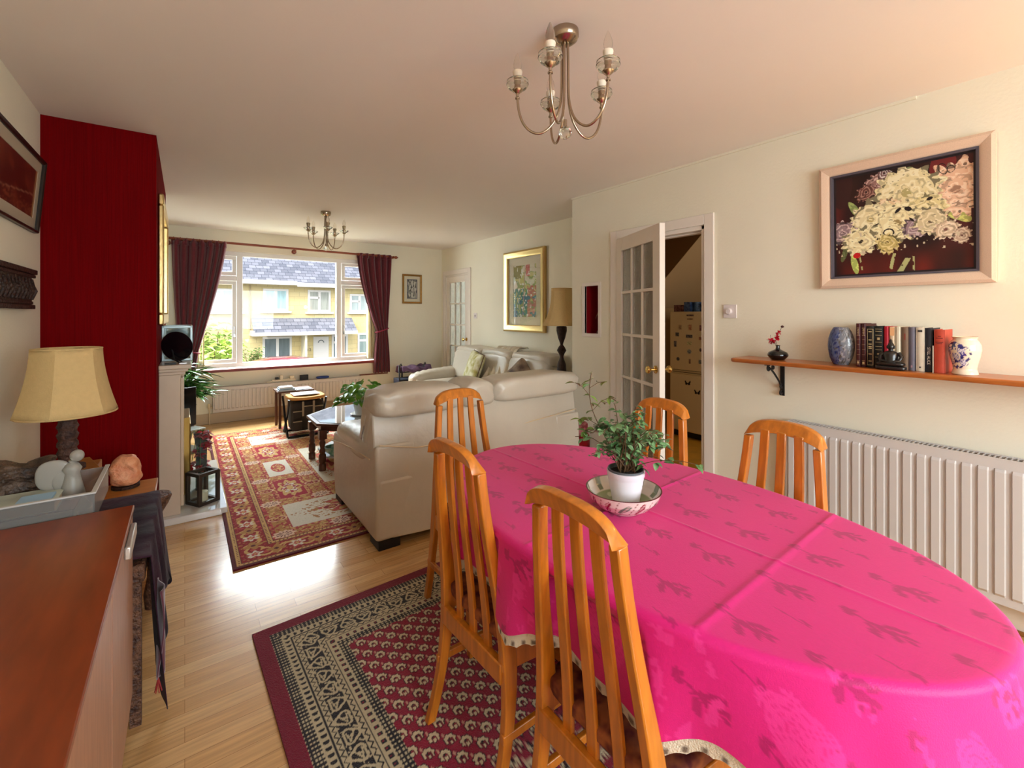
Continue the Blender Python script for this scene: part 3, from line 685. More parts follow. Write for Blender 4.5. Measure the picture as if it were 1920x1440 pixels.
def to_world(V, eps=0.0):
    c, s = math.cos(TR), math.sin(TR); x = TC[0]+V[:, 0]*c-V[:, 1]*s; y = TC[1]+V[:, 0]*s+V[:, 1]*c; z = V[:, 2]
    for cy0 in CHY:      # the cloth is pressed in where a chair back leans on it
        k = 1/(1+np.exp((np.abs(y-cy0)-0.195)/0.012)); lim = (0.744+eps)*k+(x.min()-1)*(1-k)
        dz = np.clip((TZT-0.012-z)/0.03, 0, 1)
        x = np.where((x < lim) & (x < TC[0]), x+(lim-x)*dz, x)
    return np.stack([x, y, z], 1)
dropP = lambda th, arc: 0.222+0.018*np.sin(arc*2*PI/0.36+0.6)+0.010*np.sin(arc*2*PI/0.21+2.1)
rin = list(np.linspace(0.004, 1, 100)); sl = list(np.linspace(0, 1, 62)[1:])
V, UV = cloth_pts(dropP, TZT+0.0065, 0.003, rin, sl)
def damask(U):
    x, y = U[:, 0], U[:, 1]; base = L3(214, 20, 124); img = np.tile(base, (len(x), 1))
    CX_, CY_ = 0.193, 0.1655
    r2 = np.floor((y+0.03)/CY_); gx = ((x+0.02)/CX_+0.0*r2) % 1*CX_; gy = (y+0.03)-r2*CY_; cx_ = gx-CX_/2; cy_ = gy-CY_/2
    m = np.zeros(len(x), bool)
    wob = 0.0012*np.sin(600*x)+0.0012*np.sin(530*y)
    for (ax, ay, a, b, rot) in ((0.014, 0.056, 0.011, 0.0075, 0.2), (0.006, 0.048, 0.010, 0.0065, 1.4), (0.020, 0.046, 0.009, 0.005, 2.3), (0.008, 0.028, 0.022, 0.0026, 1.35), (0.004, 0.010, 0.013, 0.0032, 2.4), (0.002, -0.004, 0.014, 0.0075, 1.1), (-0.018, 0.002, 0.018, 0.0085, 0.5), (-0.026, -0.004, 0.010, 0.006, 0.9), (0.016, -0.014, 0.015, 0.006, 2.2), (0.000, -0.022, 0.012, 0.008, 1.6), (-0.010, -0.030, 0.013, 0.0058, 0.8), (0.006, -0.042, 0.016, 0.0052, 1.7), (0.020, -0.032, 0.011, 0.0045, 2.5), (-0.004, -0.050, 0.009, 0.004, 1.3)):
        m |= ell(cx_, cy_, ax, ay, a, b, rot) < 1+120*wob
    put(img, m, L3(176, 12, 100))  # weave sheen of the motif put in as a darker tone
    g2x = ((x+0.02)/CX_+0.5) % 1*CX_-CX_/2; g2y = ((y+0.03)/CY_+0.35) % 1*CY_-CY_/2
    m2 = (ell(g2x, g2y, 0, 0.012, 0.030, 0.0017, 1.4) < 1) | (ell(g2x, g2y, 0.002, -0.014, 0.012, 0.0042, 1.3) < 1+90*wob) | (ell(g2x, g2y, -0.004, -0.020, 0.008, 0.003, 0.8) < 1)
    put(img, m2, L3(180, 13, 102))
    # large roses on the border of the cloth, sheen painted as a lighter tone
    bxn = np.hypot(x/TA, y/TB); th = np.arctan2(y/TB, x/TA); kk = th/(2*PI)*14; kf = (kk % 1)-0.5
    rr = np.hypot(kf*0.30, (bxn-1.24)*0.46); t2 = np.arctan2(bxn-1.24, kf)
    rose = (rr < 0.052+0.006*np.cos(5*t2)) & (np.abs(np.sin(rr*330+2*t2)) > 0.28)
    put(img, rose & (bxn > 1.02), L3(226, 44, 142)); put(img, (bxn > 1.02) & (np.abs(kf) > 0.32) & (vnoise(x, y, 34, 60) > 0.66) & (vnoise(x, y, 90, 61) > 0.35), L3(226, 44, 142))
    return img*(0.97+0.06*vnoise(x, y, 420, 70))[:, None]
M_pink = mat('magenta_damask_cloth', (222, 36, 116), 0.5, attr=True, sheen=0.12, spec=0.4, bump=0.12, bscale=420)
mb = MB(); mb.v = [tuple(p) for p in to_world(V).tolist()]; mb.f = cloth_faces(len(rin)+len(sl), True)
cloth = tag(mb.obj('tablecloth', M_pink, col=damask(UV), ang=180), 'magenta rose-patterned damask cloth draped over the oval dining table', 'tablecloth')
def dropL(th, arc):
    c = np.cos(th+0.95); extra = 0.17*np.exp(-((np.mod(th+0.86+PI, 2*PI)-PI)/0.24)**2)
    return 0.252+0.018*np.sin(arc*2*PI/0.36+0.6)+0.010*np.sin(arc*2*PI/0.21+2.1)+extra
NL = 40; V, UV = cloth_pts(dropL, TZT+0.001, -0.006, [0.5, 0.8, 1.0], list(np.linspace(0, 1, NL)[1:]))
M_lace = mat('white_lace', (226, 214, 196), 0.9, attr=True, bump=0.5, bscale=300)
fr = np.concatenate([np.zeros(3*NT)]+[np.full(NT, f) for f in np.linspace(0, 1, NL)[1:]]); arc_ = np.tile(np.arange(NT)/NT, 3+NL-1)
col = np.tile(L3(226, 216, 198), (len(V), 1)); put(col, (fr > 0.93) & ((arc_*150 % 1) < 0.4) & (fr < 0.975), L3(120, 104, 92))
sc_ = 0.006*np.abs(np.sin(arc_*PI*110)); V[:, 2] += np.where(fr > 0.99, sc_, 0)
mb = MB(); mb.v = [tuple(p) for p in to_world(V, 0.008).tolist()]; mb.f = cloth_faces(3+NL-1, True)
tag(mb.obj('tablecloth', M_lace, col=col, ang=180), 'white lace-edged undercloth showing below the magenta cloth hem', 'tablecloth')

# ------------------------------------------------------------------ dining chairs
def chair(loc, rz, lb):
    t = thing('dining_chair', (loc[0], loc[1], 0.0105), lb, 'chair', rz, 'slat-back dining chairs around the table')
    zs = [0, .43, .7, .898]; dd = [.054, .002, .033, .053]; ww = [.189, .175, .147, .128]
    def lag(z, v):
        s = 0
        for i in range(4):
            q = v[i]
            for j in range(4):
                if j != i: q *= (z-zs[j])/(zs[i]-zs[j])
            s += q
        return s
    def beam(mb, zl, yf, w, dp, xo=0.0):
        """rectangular bar following the back curve; w width across, dp(z) depth"""
        P = []
        for z in zl:
            x = -lag(z, dd)+xo; y = yf(z); D = dp(z); W = w(z)
            P.append([(x, y-W/2, z), (x+D, y-W/2, z), (x+D, y+W/2, z), (x, y+W/2, z)])
        v = [p for q in P for p in q]; n = len(P)
        f = [(3, 2, 1, 0), ((n-1)*4, (n-1)*4+1, (n-1)*4+2, (n-1)*4+3)]
        for i in range(n-1):
            for k in range(4): f.append((i*4+k, i*4+(k+1) % 4, (i+1)*4+(k+1) % 4, (i+1)*4+k))
        mb.add(v, f); return mb
    zl = [0.898*i/18 for i in range(19)]
    for s in (-1, 1):
        beam(MB(), zl, lambda z: s*(lag(z, ww)-0.013), lambda z: 0.026, lambda z: 0.030+0.016*math.exp(-((z-0.42)/0.17)**2)).obj('rear_leg', M_chair, t, bevel=0.004)
    z2 = [0.36+(0.93-0.36)*i/12 for i in range(13)]
    for k in (-1, 0, 1):
        beam(MB(), z2, lambda z: k*(0.056+0.022*(0.93-z)/0.57), lambda z: 0.030, lambda z: 0.013, 0.010).obj('slat', M_chair, t, bevel=0.003)
    # crest rail
    nt = 22; v = []
    for i in range(nt+1):
        q = -1+2*i/nt; y = q*0.1295; zb = 0.897+0.026*(1-q*q)**0.8 if abs(q) < 0.82 else 0.897+0.0135*(1-(abs(q)-0.82)/0.18)
        zt = 0.905+0.062*(1-abs(q)**2.8)**0.5
        x0 = -lag(0.905, dd)-0.004+0.012*(q*q-1)
        lean = -0.016
        v += [(x0, y, zb), (x0+0.036, y, zb), (x0+0.036+lean-0.006, y, zt-0.004), (x0+0.018+lean, y, zt), (x0+lean, y, zt-0.004)]
    f = [(4, 3, 2, 1, 0), (nt*5, nt*5+1, nt*5+2, nt*5+3, nt*5+4)]
    for i in range(nt):
        for k in range(5): f.append((i*5+k, i*5+(k+1) % 5, (i+1)*5+(k+1) % 5, (i+1)*5+k))
    MB().add(v, f).obj('crest_rail', M_chair, t, bevel=0.004, ang=50)
    MB().box(-0.004, 0.020, -0.165, 0.165, 0.318, 0.376).obj('back_rail', M_chair, t, bevel=0.004)
    for s in (-1, 1):
        MB().add([(0.0, s*0.15, 0.355), (0.40, s*0.19, 0.355), (0.40, s*0.212, 0.355), (0.0, s*0.172, 0.355), (0.0, s*0.15, 0.415), (0.40, s*0.19, 0.415), (0.40, s*0.212, 0.415), (0.0, s*0.172, 0.415)],
                 [(3, 2, 1, 0), (4, 5, 6, 7), (0, 1, 5, 4), (1, 2, 6, 5), (2, 3, 7, 6), (3, 0, 4, 7)] if s > 0 else [(0, 1, 2, 3), (7, 6, 5, 4), (4, 5, 1, 0), (5, 6, 2, 1), (6, 7, 3, 2), (7, 4, 0, 3)]).obj('side_rail', M_chair, t, bevel=0.003)
        v = [(0.385, s*0.182, 0.0), (0.413, s*0.182, 0.0), (0.413, s*0.210, 0.0), (0.385, s*0.210, 0.0), (0.375, s*0.180, 0.415), (0.413, s*0.180, 0.415), (0.413, s*0.215, 0.415), (0.375, s*0.215, 0.415)]
        MB().add(v, [(3, 2, 1, 0), (4, 5, 6, 7), (0, 1, 5, 4), (1, 2, 6, 5), (2, 3, 7, 6), (3, 0, 4, 7)] if s > 0 else [(0, 1, 2, 3), (7, 6, 5, 4), (4, 5, 1, 0), (5, 6, 2, 1), (6, 7, 3, 2), (7, 4, 0, 3)]).obj('front_leg', M_chair, t, bevel=0.004)
        MB().box(-0.01, 0.39, s*0.183-0.008, s*0.183+0.008, 0.175, 0.20, M=Matrix.Identity(4)).obj('side_stretcher', M_chair, t, bevel=0.003)
    MB().box(0.385, 0.405, -0.185, 0.185, 0.355, 0.415).obj('front_rail', M_chair, t, bevel=0.003)
    M_seat = mat('dark_patterned_seat_fabric', (78, 16, 22), 0.85, col2=(150, 84, 44), scale=28, detail=2)
    def taper(a, b, c, x, y, z): return (x, y*(0.84+0.16*(x/0.42)), z)
    MB().puff(0.012, 0.415, -0.205, 0.205, 0.408, 0.452, k=7, n=10, fn=taper).obj('seat', M_seat, t, ang=180)
    return t
ch0 = chair((0.697, 1.185), 0.031, 'wooden slat-back chair on the rug side of the table, the one further from the camera')
dup(ch0, (0.706, 0.695, 0.0105), 0.013, 'wooden slat-back chair whose back rises in front of the plant bowl')
dup(ch0, (1.105, 1.925, 0.0105), -PI/2, 'wooden slat-back chair at the table end nearest the sofa back')
dup(ch0, (1.667, 0.733, 0.0), 3.116, 'wooden slat-back chair in front of the long white radiator')
dup(ch0, (1.690, 1.255, 0.0), PI, 'wooden slat-back chair behind the potted plant, before the kitchen doorway')
# ------------------------------------------------------------------ sofas
def wrk(amp, fx, sd, ax=0):
    def fn(a, b, c, x, y, z):
        q = (x, y)[ax]
        n = math.sin(q*fx+sd+2.0*math.sin(q*9+sd))*math.exp(-((c-0.2)/0.9)**2)
        k = amp*n*(0.5+0.5*abs(b if ax == 0 else a))
        return (x+0.3*k*math.sin(z*30+sd), y+k*0.6, z+k)
    return fn
def sofa(loc, rz, Ln, splits, lb, seats):
    D = 0.96; t = thing('sofa', (loc[0], loc[1], 0), lb, 'sofa', rz)
    M_foot = mat('black_sofa_plinth', (14, 14, 16), 0.5)
    for x in (0.0, Ln-0.16):
        for y in (0.03, D-0.18): MB().box(x+0.015, x+0.145, y, y+0.15, 0.0, 0.065).obj('foot', M_foot, t, bevel=0.004)
    MB().box(0.012, Ln-0.012, 0.025, D-0.06, 0.055, 0.40).obj('base', M_leather, t, bevel=0.02, seg=3)
    # back shell, leaning
    poly = [(0.0, 0.055), (0.13, 0.055), (0.22, 0.74), (0.17, 0.775), (0.075, 0.775)]
    nb = 26
    def back(u, v, k=poly):
        pass
    m = MB(); pts = [(0.0, 0.055), (0.006, 0.25), (0.020, 0.45), (0.040, 0.61), (0.062, 0.745), (0.085, 0.775), (0.20, 0.775), (0.24, 0.60), (0.20, 0.055)]
    def bk(i, j):
        x = Ln*(0.003+0.994*i/nb); y, z = pts[j]
        e_ = min(x, Ln-x); y += (0.045*(1-min(1, e_/0.26))-0.012*min(1, max(0, e_-0.26)/0.3)) if j < 6 else 0
        if 0 < j < 5: y += 0.007*math.sin(x*5.1+z*3)*(1 if j > 1 else 0.4)+0.003*math.sin(x*17)
        return (x, y, z)
    v = [bk(i, j) for i in range(nb+1) for j in range(len(pts))]; n_ = len(pts)
    f = [tuple(range(n_)), tuple(nb*n_+j for j in range(n_-1, -1, -1))]
    for i in range(nb):
        for j in range(n_): f.append((i*n_+(j+1) % n_, i*n_+j, (i+1)*n_+j, (i+1)*n_+(j+1) % n_))
    m.add(v, f).obj('back_shell', M_leather, t, bevel=0.008, ang=35)
    sm = MB()
    sm.tube([(0.02, 0.033, 0.60), (0.30*min(1, Ln/2), 0.024, 0.555), (Ln*0.30, 0.022, 0.55), (Ln*0.6, 0.030, 0.575), (Ln-0.04, 0.036, 0.62)], 0.0035, 6)
    sm.obj('seam_piping', mat('pale_piping', (214, 192, 158), 0.5), t)
    # arms
    for s, xa in ((0, 0.0), (1, Ln)):
        sg = 1 if s == 0 else -1
        x0, x1 = sorted((xa, xa+sg*0.25))
        def armf(a, b, c, x, y, z):
            return (x+0.006*math.sin(y*16), y, z)
        m = MB(); pl = [(0.02, 0.055), (0.90, 0.055), (0.935, 0.20), (0.955, 0.44), (0.93, 0.50), (0.20, 0.54), (0.04, 0.60)]
        m.prism(pl, x0, x1, axis='x'); m.obj('arm', M_leather, t, bevel=0.022, seg=3)
        def pad(a, b, c, x, y, z, x0=x0, x1=x1):
            q = max(0.0, (y-0.1)/0.87); z -= 0.05*q**1.6; pl_ = 0.007*math.sin(y*78+3*math.sin(x*20))*max(0, c)*(0.35+0.65*q)
            return (x+0.012*math.sin(y*7)*a, y, z+pl_)
        MB().puff(x0-0.012, x1+0.012, 0.10, 0.985, 0.435, 0.625, k=3.2, n=26, fn=pad).obj('arm_pad', M_leather, t, ang=180)
        xo = xa-sg*0.008
        sm = MB().tube([(xo, 0.12, 0.505), (xo-sg*0.004, 0.35, 0.50), (xo-sg*0.006, 0.65, 0.475), (xo-sg*0.004, 0.93, 0.435), (xo+sg*0.1, 0.99, 0.43)], 0.004, 6); sm.obj('seam_piping', MATS['pale_piping'], t)
    # back cushions with a roll on top
    for i in range(len(splits)-1):
        a0, a1 = splits[i]-0.004, splits[i+1]+0.004
        def cush(a, b, c, x, y, z, i=i, a0=a0, a1=a1):
            q = (x-a0)/(a1-a0); edge = min(q, 1-q)
            w_ = 0.010*math.sin(z*70+2.5*math.sin(x*24+i)+i)*math.exp(-edge/0.09)+0.008*math.sin(x*34+z*12+1.7*i+3*math.sin(x*6))*math.exp(-edge/0.22)+0.004*math.sin(x*12+z*9+i*1.3)
            low = max(0.0, (0.80-z)/0.3)
            y2 = y+0.16*low*(1 if y < 0.2 else 0.4)
            return (x, y2-w_*0.8, z+w_+0.018*math.sin(q*PI)-0.006)
        def roll(a, b, c, x, y, z, i=i, a0=a0, a1=a1):
            q = (x-a0)/(a1-a0); edge = min(q, 1-q); L_ = (a1-a0)
            w_ = 0.009*math.sin(z*85+2.5*math.sin(x*24+i)+y*30+i)*math.exp(-edge*L_/0.05)+0.007*math.sin(x*38+z*22+1.7*i+3*math.sin(x*6))*math.exp(-edge*L_/0.13)+0.003*math.sin(x*14+z*19+i*1.3)
            return (x, y-w_*0.7, z+(w_+0.014*math.sin(q*PI))*(1 if c > -0.3 else 0.15))
        MB().puff(a0, a1, 0.07, 0.33, 0.48, 0.86, k=6.0, n=20, fn=cush).obj('back_cushion', M_leather, t, ang=180)
        MB().puff(a0, a1, -0.004, 0.31, 0.742, 0.905, k=4.6, n=30, fn=roll).obj('head_roll', M_leather, t, ang=180)
    for i in range(seats):
        a0 = 0.25+(Ln-0.5)*i/seats; a1 = 0.25+(Ln-0.5)*(i+1)/seats
        MB().puff(a0, a1, 0.22, 0.97, 0.34, 0.50, k=4.5, n=16, fn=wrk(0.004, 24, i)).obj('seat_cushion', M_leather, t, ang=180)
    return t
sofa((0.875, 2.485), 0.0, 1.60, [0, 0.56, 0.80, 1.60], 'beige leather sofa seen from behind, backing onto the dining area', 2)
sofa((3.385, 3.52), PI/2, 2.22, [0.12, 0.80, 1.46, 2.12], 'beige leather three-seat sofa along the wall beneath the gold framed picture', 3)

# cushions and throw on the far sofa
def cushion(lb, c, sz, rot, m_, mp=None):
    t = thing('cushion', c, lb, 'cushion'); 
    M = Matrix.Rotation(rot[2], 4, 'Z') @ Matrix.Rotation(rot[1], 4, 'Y') @ Matrix.Rotation(rot[0], 4, 'X')
    def pf(a, b, cc, x, y, z):
        k = (1-0.75*max(abs(a), abs(cc))**3); pin = 1-0.10*(1-abs(a)*abs(cc))*max(abs(a), abs(cc))**4
        return (x*pin, y*k, z*pin)
    mb = MB().puff(-sz/2, sz/2, -0.075, 0.075, -sz/2, sz/2, k=9, n=14, fn=pf); mb.v = [tuple(M @ Vector(p)) for p in mb.v]
    mb.obj('cover', m_, t, ang=180)
    if mp:
        h = sz/2*0.985; m2 = MB().tube([M @ Vector(p) for p in ((-h, 0, -h), (h, 0, -h), (h, 0, h), (-h, 0, h))], 0.006, 6, closed=True); m2.obj('piping', mp, t)
    return t
def floral(): 
    m = mat('yellow_floral_cushion_cloth', (222, 218, 190), 0.8, col2=(170, 160, 84), scale=14, detail=5); return m
cushion('pale yellow floral cushion with brown edging propped on the far sofa', (2.93, 4.86, 0.67), 0.42, (-0.32, 0.1, -PI/2-0.25), floral(), mat('brown_piping', (98, 66, 40), 0.6))
cushion('dark brown and beige cushion peeking over the near sofa back', (2.95, 3.94, 0.64), 0.36, (-0.45, 0.75, -PI/2+0.1), mat('dark_brown_cushion_cloth', (58, 40, 40), 0.7, col2=(176, 150, 120), scale=5))
def throw(u, v):
    y = 4.24+0.46*u; 
    if v < 0.12: x = 3.33-0.1*(v/0.12); z = 0.925
    elif v < 0.7: q = (v-0.12)/0.58; x = 3.23-0.28*q**0.8; z = 0.925-0.40*q-0.02*math.sin(q*PI)
    else: q = (v-0.7)/0.3; x = 2.95-0.36*q; z = 0.525+0.0*q
    f = 0.016*math.sin(u*26+2*math.sin(v*5))+0.010*math.sin(u*47+v*8); e = 0.03*math.sin(v*9)
    return (x-0.012-f*(0.6 if 0.1 < v < 0.72 else 0.2), y+e, z+0.012+f*0.6)
tag(MB().grid(throw, 60, 50).obj('throw', mat('cream_satin_throw', (214, 202, 178), 0.4, sheen=0.3, bump=0.2, bscale=20), solid=0.004, ang=180), 'crumpled cream throw over the middle of the far sofa', 'throw')

# ------------------------------------------------------------------ coffee table (octagonal)
CT = (1.375, 4.28); t = thing('coffee_table', (*CT, 0.0112), 'octagonal dark wood coffee table with a glass inlaid top on the red rug', 'table')
M_ctw = mat('dark_oak_wood', (86, 48, 28), 0.4, var=0.3, scale=14, stretch=(6, 6, 1))
W = 0.47; q = W*0.414
octo = lambda w_, k=0.414: [(-w_, -w_*k), (-w_*k, -w_), (w_*k, -w_), (w_, -w_*k), (w_, w_*k), (w_*k, w_), (-w_*k, w_), (-w_, w_*k)]
MB().prism(octo(W), 0.385, 0.405).obj('table_top', M_ctw, t, bevel=0.005)
MB().prism(octo(W-0.035), 0.405, 0.409).obj('glass_inlay', mat('smoked_glass_inlay', (150, 158, 160), 0.04, spec=1.0, coat=1.0, coat_rough=0.02), t, bevel=0.001)
MB().prism(octo(W-0.04), 0.335, 0.385).obj('apron', M_ctw, t, bevel=0.003)
for (a, b) in ((-1, -1), (-1, 1), (1, -1), (1, 1)):
    for k in (0,):
        lx, ly = a*(W-0.05), b*q
        MB().box(lx-0.03, lx+0.03, ly-0.03, ly+0.03, 0.27, 0.345).lathe([(0.030, 0.0), (0.030, 0.05), (0.022, 0.06), (0.030, 0.08), (0.030, 0.13), (0.020, 0.145), (0.027, 0.16), (0.018, 0.19), (0.026, 0.235), (0.018, 0.255), (0.028, 0.27)], 14, c=(lx, ly, 0)).obj('leg', M_ctw, t)
MB().prism(octo(W-0.09), 0.085, 0.10).obj('lower_shelf', mat('pale_marble_shelf', (206, 210, 206), 0.15, var=0.15, scale=5), t, bevel=0.003)
t = thing('bowl', (1.06, 4.14, 0.1115), 'green and white china bowl on the coffee table lower shelf', 'bowl')
MB().lathe([(0.03, 0), (0.032, 0.008), (0.06, 0.03), (0.075, 0.065), (0.078, 0.075), (0.072, 0.075), (0.055, 0.033), (0.0, 0.012)], 24).obj('body', mat('green_glazed_china', (200, 226, 214), 0.2, col2=(70, 150, 120), scale=22), t)
# plants ---------------------------------------------------------------------------------
def leaves(n, fn, m_, name, parent, cup=0.2, seed=1):
    """n leaves; fn(rng) -> pos, direction, length, width"""
    rng = random.Random(seed); mb = MB()
    for i in range(n):
        p, d_, ln, wd = fn(rng); d_ = Vector(d_).normalized(); up_ = Vector((rng.uniform(-.5, .5), rng.uniform(-.5, .5), 1)); s = d_.cross(up_)
        if s.length < 1e-3: s = Vector((1, 0, 0))
        s.normalize(); u_ = s.cross(d_); p = Vector(p); base = len(mb.v)
        prof = [(0, 0.06), (0.25, 0.8), (0.5, 1.0), (0.78, 0.66), (1.0, 0.0)]
        for k, (a, b) in enumerate(prof):
            c = p+d_*(ln*a)-u_*(ln*0.25*a*a); e = u_*(cup*wd*b)
            mb.v += [tuple(c-s*(wd/2*b)+e), tuple(c-u_*0.0), tuple(c+s*(wd/2*b)+e)]
        for k in range(4):
            o_ = base+3*k; mb.f += [(o_, o_+1, o_+4, o_+3), (o_+1, o_+2, o_+5, o_+4)]
    return mb.obj(name, m_, parent, ang=180)
# small green plant in white pot on the coffee table
t = thing('potted_plant', (1.33, 4.22, 0.4205), 'round-leaved green plant in a white pot on the coffee table', 'plant')
MB().lathe([(0.05, 0), (0.055, 0.004), (0.075, 0.11), (0.078, 0.118), (0.070, 0.118), (0.066, 0.095), (0.0, 0.095)], 24).obj('pot', mat('white_ceramic', (232, 232, 236), 0.25), t)
MB().lathe([(0.085, 0), (0.10, 0.012), (0.096, 0.014), (0.05, 0.004), (0, 0.003)], 24, c=(0, 0, 0)).obj('saucer', MATS['white_ceramic'], t)
def pf_(r):
    a = r.uniform(0, 2*PI); el = r.uniform(0.05, 1.2); R = r.uniform(0.10, 0.22); d_ = (math.cos(a)*math.cos(el), math.sin(a)*math.cos(el), math.sin(el)*0.9)
    return (d_[0]*R*0.92, d_[1]*R*0.92, 0.12+d_[2]*R), (d_[0], d_[1], -0.15), r.uniform(0.07, 0.10), r.uniform(0.06, 0.085)
leaves(95, pf_, M_leafb, 'foliage', t, seed=4)
rng = random.Random(3); mb = MB()
for i in range(16):
    a = rng.uniform(0, 2*PI); R = rng.uniform(0.10, 0.17); mb.tube([(0.02*math.cos(a), 0.02*math.sin(a), 0.09), (R*0.5*math.cos(a), R*0.5*math.sin(a), 0.2), (R*math.cos(a), R*math.sin(a), 0.2)], 0.003, 5)
mb.obj('stem', M_leafb, t)
# the main plant on the dining table
PP = (1.105, 0.918); ZB = TZT+0.0085
t = thing('bowl', (1.09, 0.922, ZB), 'wide cream china bowl painted with red and green leaves on the magenta cloth', 'bowl')
def bowlcol(n):
    return n
prof = [(0.052, 0.0), (0.056, 0.004), (0.082, 0.018), (0.103, 0.040), (0.112, 0.062), (0.1135, 0.066), (0.110, 0.0665), (0.1015, 0.045), (0.078, 0.021), (0.04, 0.0105), (0.0, 0.010)]
nseg = 160; mb = MB(); pr_ = []
for i in range(len(prof)-1):
    for k in range(8): q = k/8; pr_.append((prof[i][0]*(1-q)+prof[i+1][0]*q, prof[i][1]*(1-q)+prof[i+1][1]*q))
pr_.append((0.0001, 0.010)); mb.lathe(pr_, nseg)
V = np.array(mb.v); A_ = np.arctan2(V[:, 1], V[:, 0]); rad_ = np.hypot(V[:, 0], V[:, 1]); col = np.tile(L3(226, 214, 204), (len(V), 1))
arcl = A_*0.10; hgt = V[:, 2]; outer = np.repeat(np.arange(len(pr_)) < 42, nseg)[:len(V)]; outer = np.concatenate([outer, np.zeros(max(0, len(V)-len(outer)), bool)])[:len(V)]
for k in range(13):
    c0 = (k-6)*0.0483; dx = (arcl-c0+0.314) % 0.628-0.314
    red_ = k % 2 == 0
    e = ell(dx, hgt, 0.0, 0.036, 0.023, 0.0085, 1.2 if red_ else 0.7)
    put(col, outer & (e < 1.0), L3(134, 22, 40) if red_ else L3(96, 124, 104)); put(col, outer & (e < 1) & (np.abs(np.sin(dx*900+hgt*500)) > 0.93), L3(220, 200, 190))
    put(col, outer & (np.abs(dx-0.022-0.4*(hgt-0.03)) < 0.0012) & (hgt > 0.01) & (hgt < 0.06), L3(150, 110, 100))
inner = ~outer
put(col, inner & (rad_ < 0.085), L3(150, 160, 120)); put(col, inner & (rad_ < 0.085) & (vnoise(V[:, 0], V[:, 1], 60, 5) > 0.6), L3(196, 200, 160))
put(col, inner & (rad_ > 0.088) & (np.sin(A_*9) > 0.55), L3(110, 120, 96)); put(col, (hgt > 0.0645), L3(96, 50, 50))
M_china = mat('painted_glazed_china', (226, 214, 204), 0.15, attr=True, coat=0.6)
mb.obj('body', M_china, t, col=col, ang=60)
t = thing('potted_plant', (PP[0]-0.004, PP[1]+0.004, ZB+0.0115), 'leafy green plant in a white ribbed pot standing in the painted bowl', 'plant')
pot = [(0.036, 0.0), (0.039, 0.003)]+[(0.039+0.0155*q/12+0.0005*(q % 2), 0.006+0.083*q/12) for q in range(13)]+[(0.0565, 0.092), (0.0575, 0.105), (0.054, 0.106), (0.052, 0.092), (0.0, 0.092)]
MB().lathe(pot, 48).obj('pot', mat('white_ribbed_ceramic', (228, 222, 232), 0.35), t)
MB().lathe([(0.0535, 0.085), (0.0545, 0.112), (0.051, 0.112), (0.049, 0.098), (0, 0.098)], 40).obj('inner_pot', mat('grey_plastic_pot', (84, 92, 96), 0.5), t)
MB().lathe([(0.0, 0.1045), (0.03, 0.104), (0.049, 0.100)][::-1], 24).obj('soil', M_soil, t)
rng = random.Random(21); st = MB(); tips = []
fwd_ = (0.587, 0.81); rgt_ = (0.81, -0.587)
def w2(l, d_): return (rgt_[0]*l+fwd_[0]*d_, rgt_[1]*l+fwd_[1]*d_)
for i in range(46):
    l = rng.gauss(0.0, 0.075)+0.012; dp = rng.gauss(0, 0.055); hgt_ = rng.uniform(0.05, 0.20)*(1-0.9*abs(l)/0.2)+0.03
    hgt_ = max(0.02, hgt_)
    bx0, by0 = w2(rng.uniform(-0.025, 0.025), rng.uniform(-0.02, 0.02)); ex, ey = w2(l, dp); P = []
    for k in range(7):
        q = k/6; P.append((bx0+(ex-bx0)*q**1.3, by0+(ey-by0)*q**1.3, 0.10+hgt_*math.sin(q*PI/2*(1.0 if abs(l) < 0.06 else 1.25))))
    st.tube(P, [0.0016]*3+[0.0011]*4, 5); tips.append(P)
# the long arching sprig rising to the wall corner side
P = []
for k in range(14):
    q = k/13; l = -0.01-0.085*q-0.028*math.sin(q*PI*1.1)+0.010*math.sin(q*6); hh = 0.10+0.30*q; x, y = w2(l-0.012*q, 0.03*q); P.append((x, y, hh))
st.tube(P, [0.0015]*14, 5); tips.append(P[4:]); tips.append(P[7:])
for k, (dl, dh) in enumerate(((-0.055, -0.015), (-0.06, 0.0), (0.05, 0.02), (-0.045, 0.02), (0.055, 0.0))):
    b_ = P[5+int(k*1.7)]; x, y = w2(dl, 0.0); e = (b_[0]+x, b_[1]+y, b_[2]+dh+0.02); mid = (b_[0]+x*.5, b_[1]+y*.5, b_[2]+dh*.5+0.018)
    st.tube([b_, mid, e], 0.0009, 5); tips.append([mid, mid, e, e])
st.obj('stem', M_stem, t)
def lf(r):
    P_ = r.choice(tips[:46]) if r.random() < 0.965 else r.choice(tips); k = r.randint(2, len(P_)-1); p = P_[k]; a = r.uniform(0, 2*PI); s_ = r.uniform(0.6, 1.2)
    return (p[0]+r.gauss(0, 0.006), p[1]+r.gauss(0, 0.006), p[2]+r.gauss(0, 0.008)), (math.cos(a), math.sin(a), r.uniform(-0.7, 0.6)), 0.026*s_, 0.0165*s_
M_lv = mat('variegated_small_leaf', (66, 112, 62), 0.38, col2=(132, 168, 118), scale=30, spec=0.5)
leaves(560, lf, M_lv, 'foliage', t, seed=12)
def lf2(r):
    P_ = r.choice(tips[46:]); k = r.randint(1, len(P_)-1); p = P_[k]; a = r.uniform(0, 2*PI)
    return (p[0], p[1], p[2]), (math.cos(a), math.sin(a), r.uniform(-0.5, 0.5)), r.uniform(0.022, 0.036), r.uniform(0.013, 0.018)
leaves(34, lf2, mat('young_olive_leaf', (120, 140, 62), 0.4, col2=(84, 112, 48), scale=20), 'young_leaf', t, seed=5)

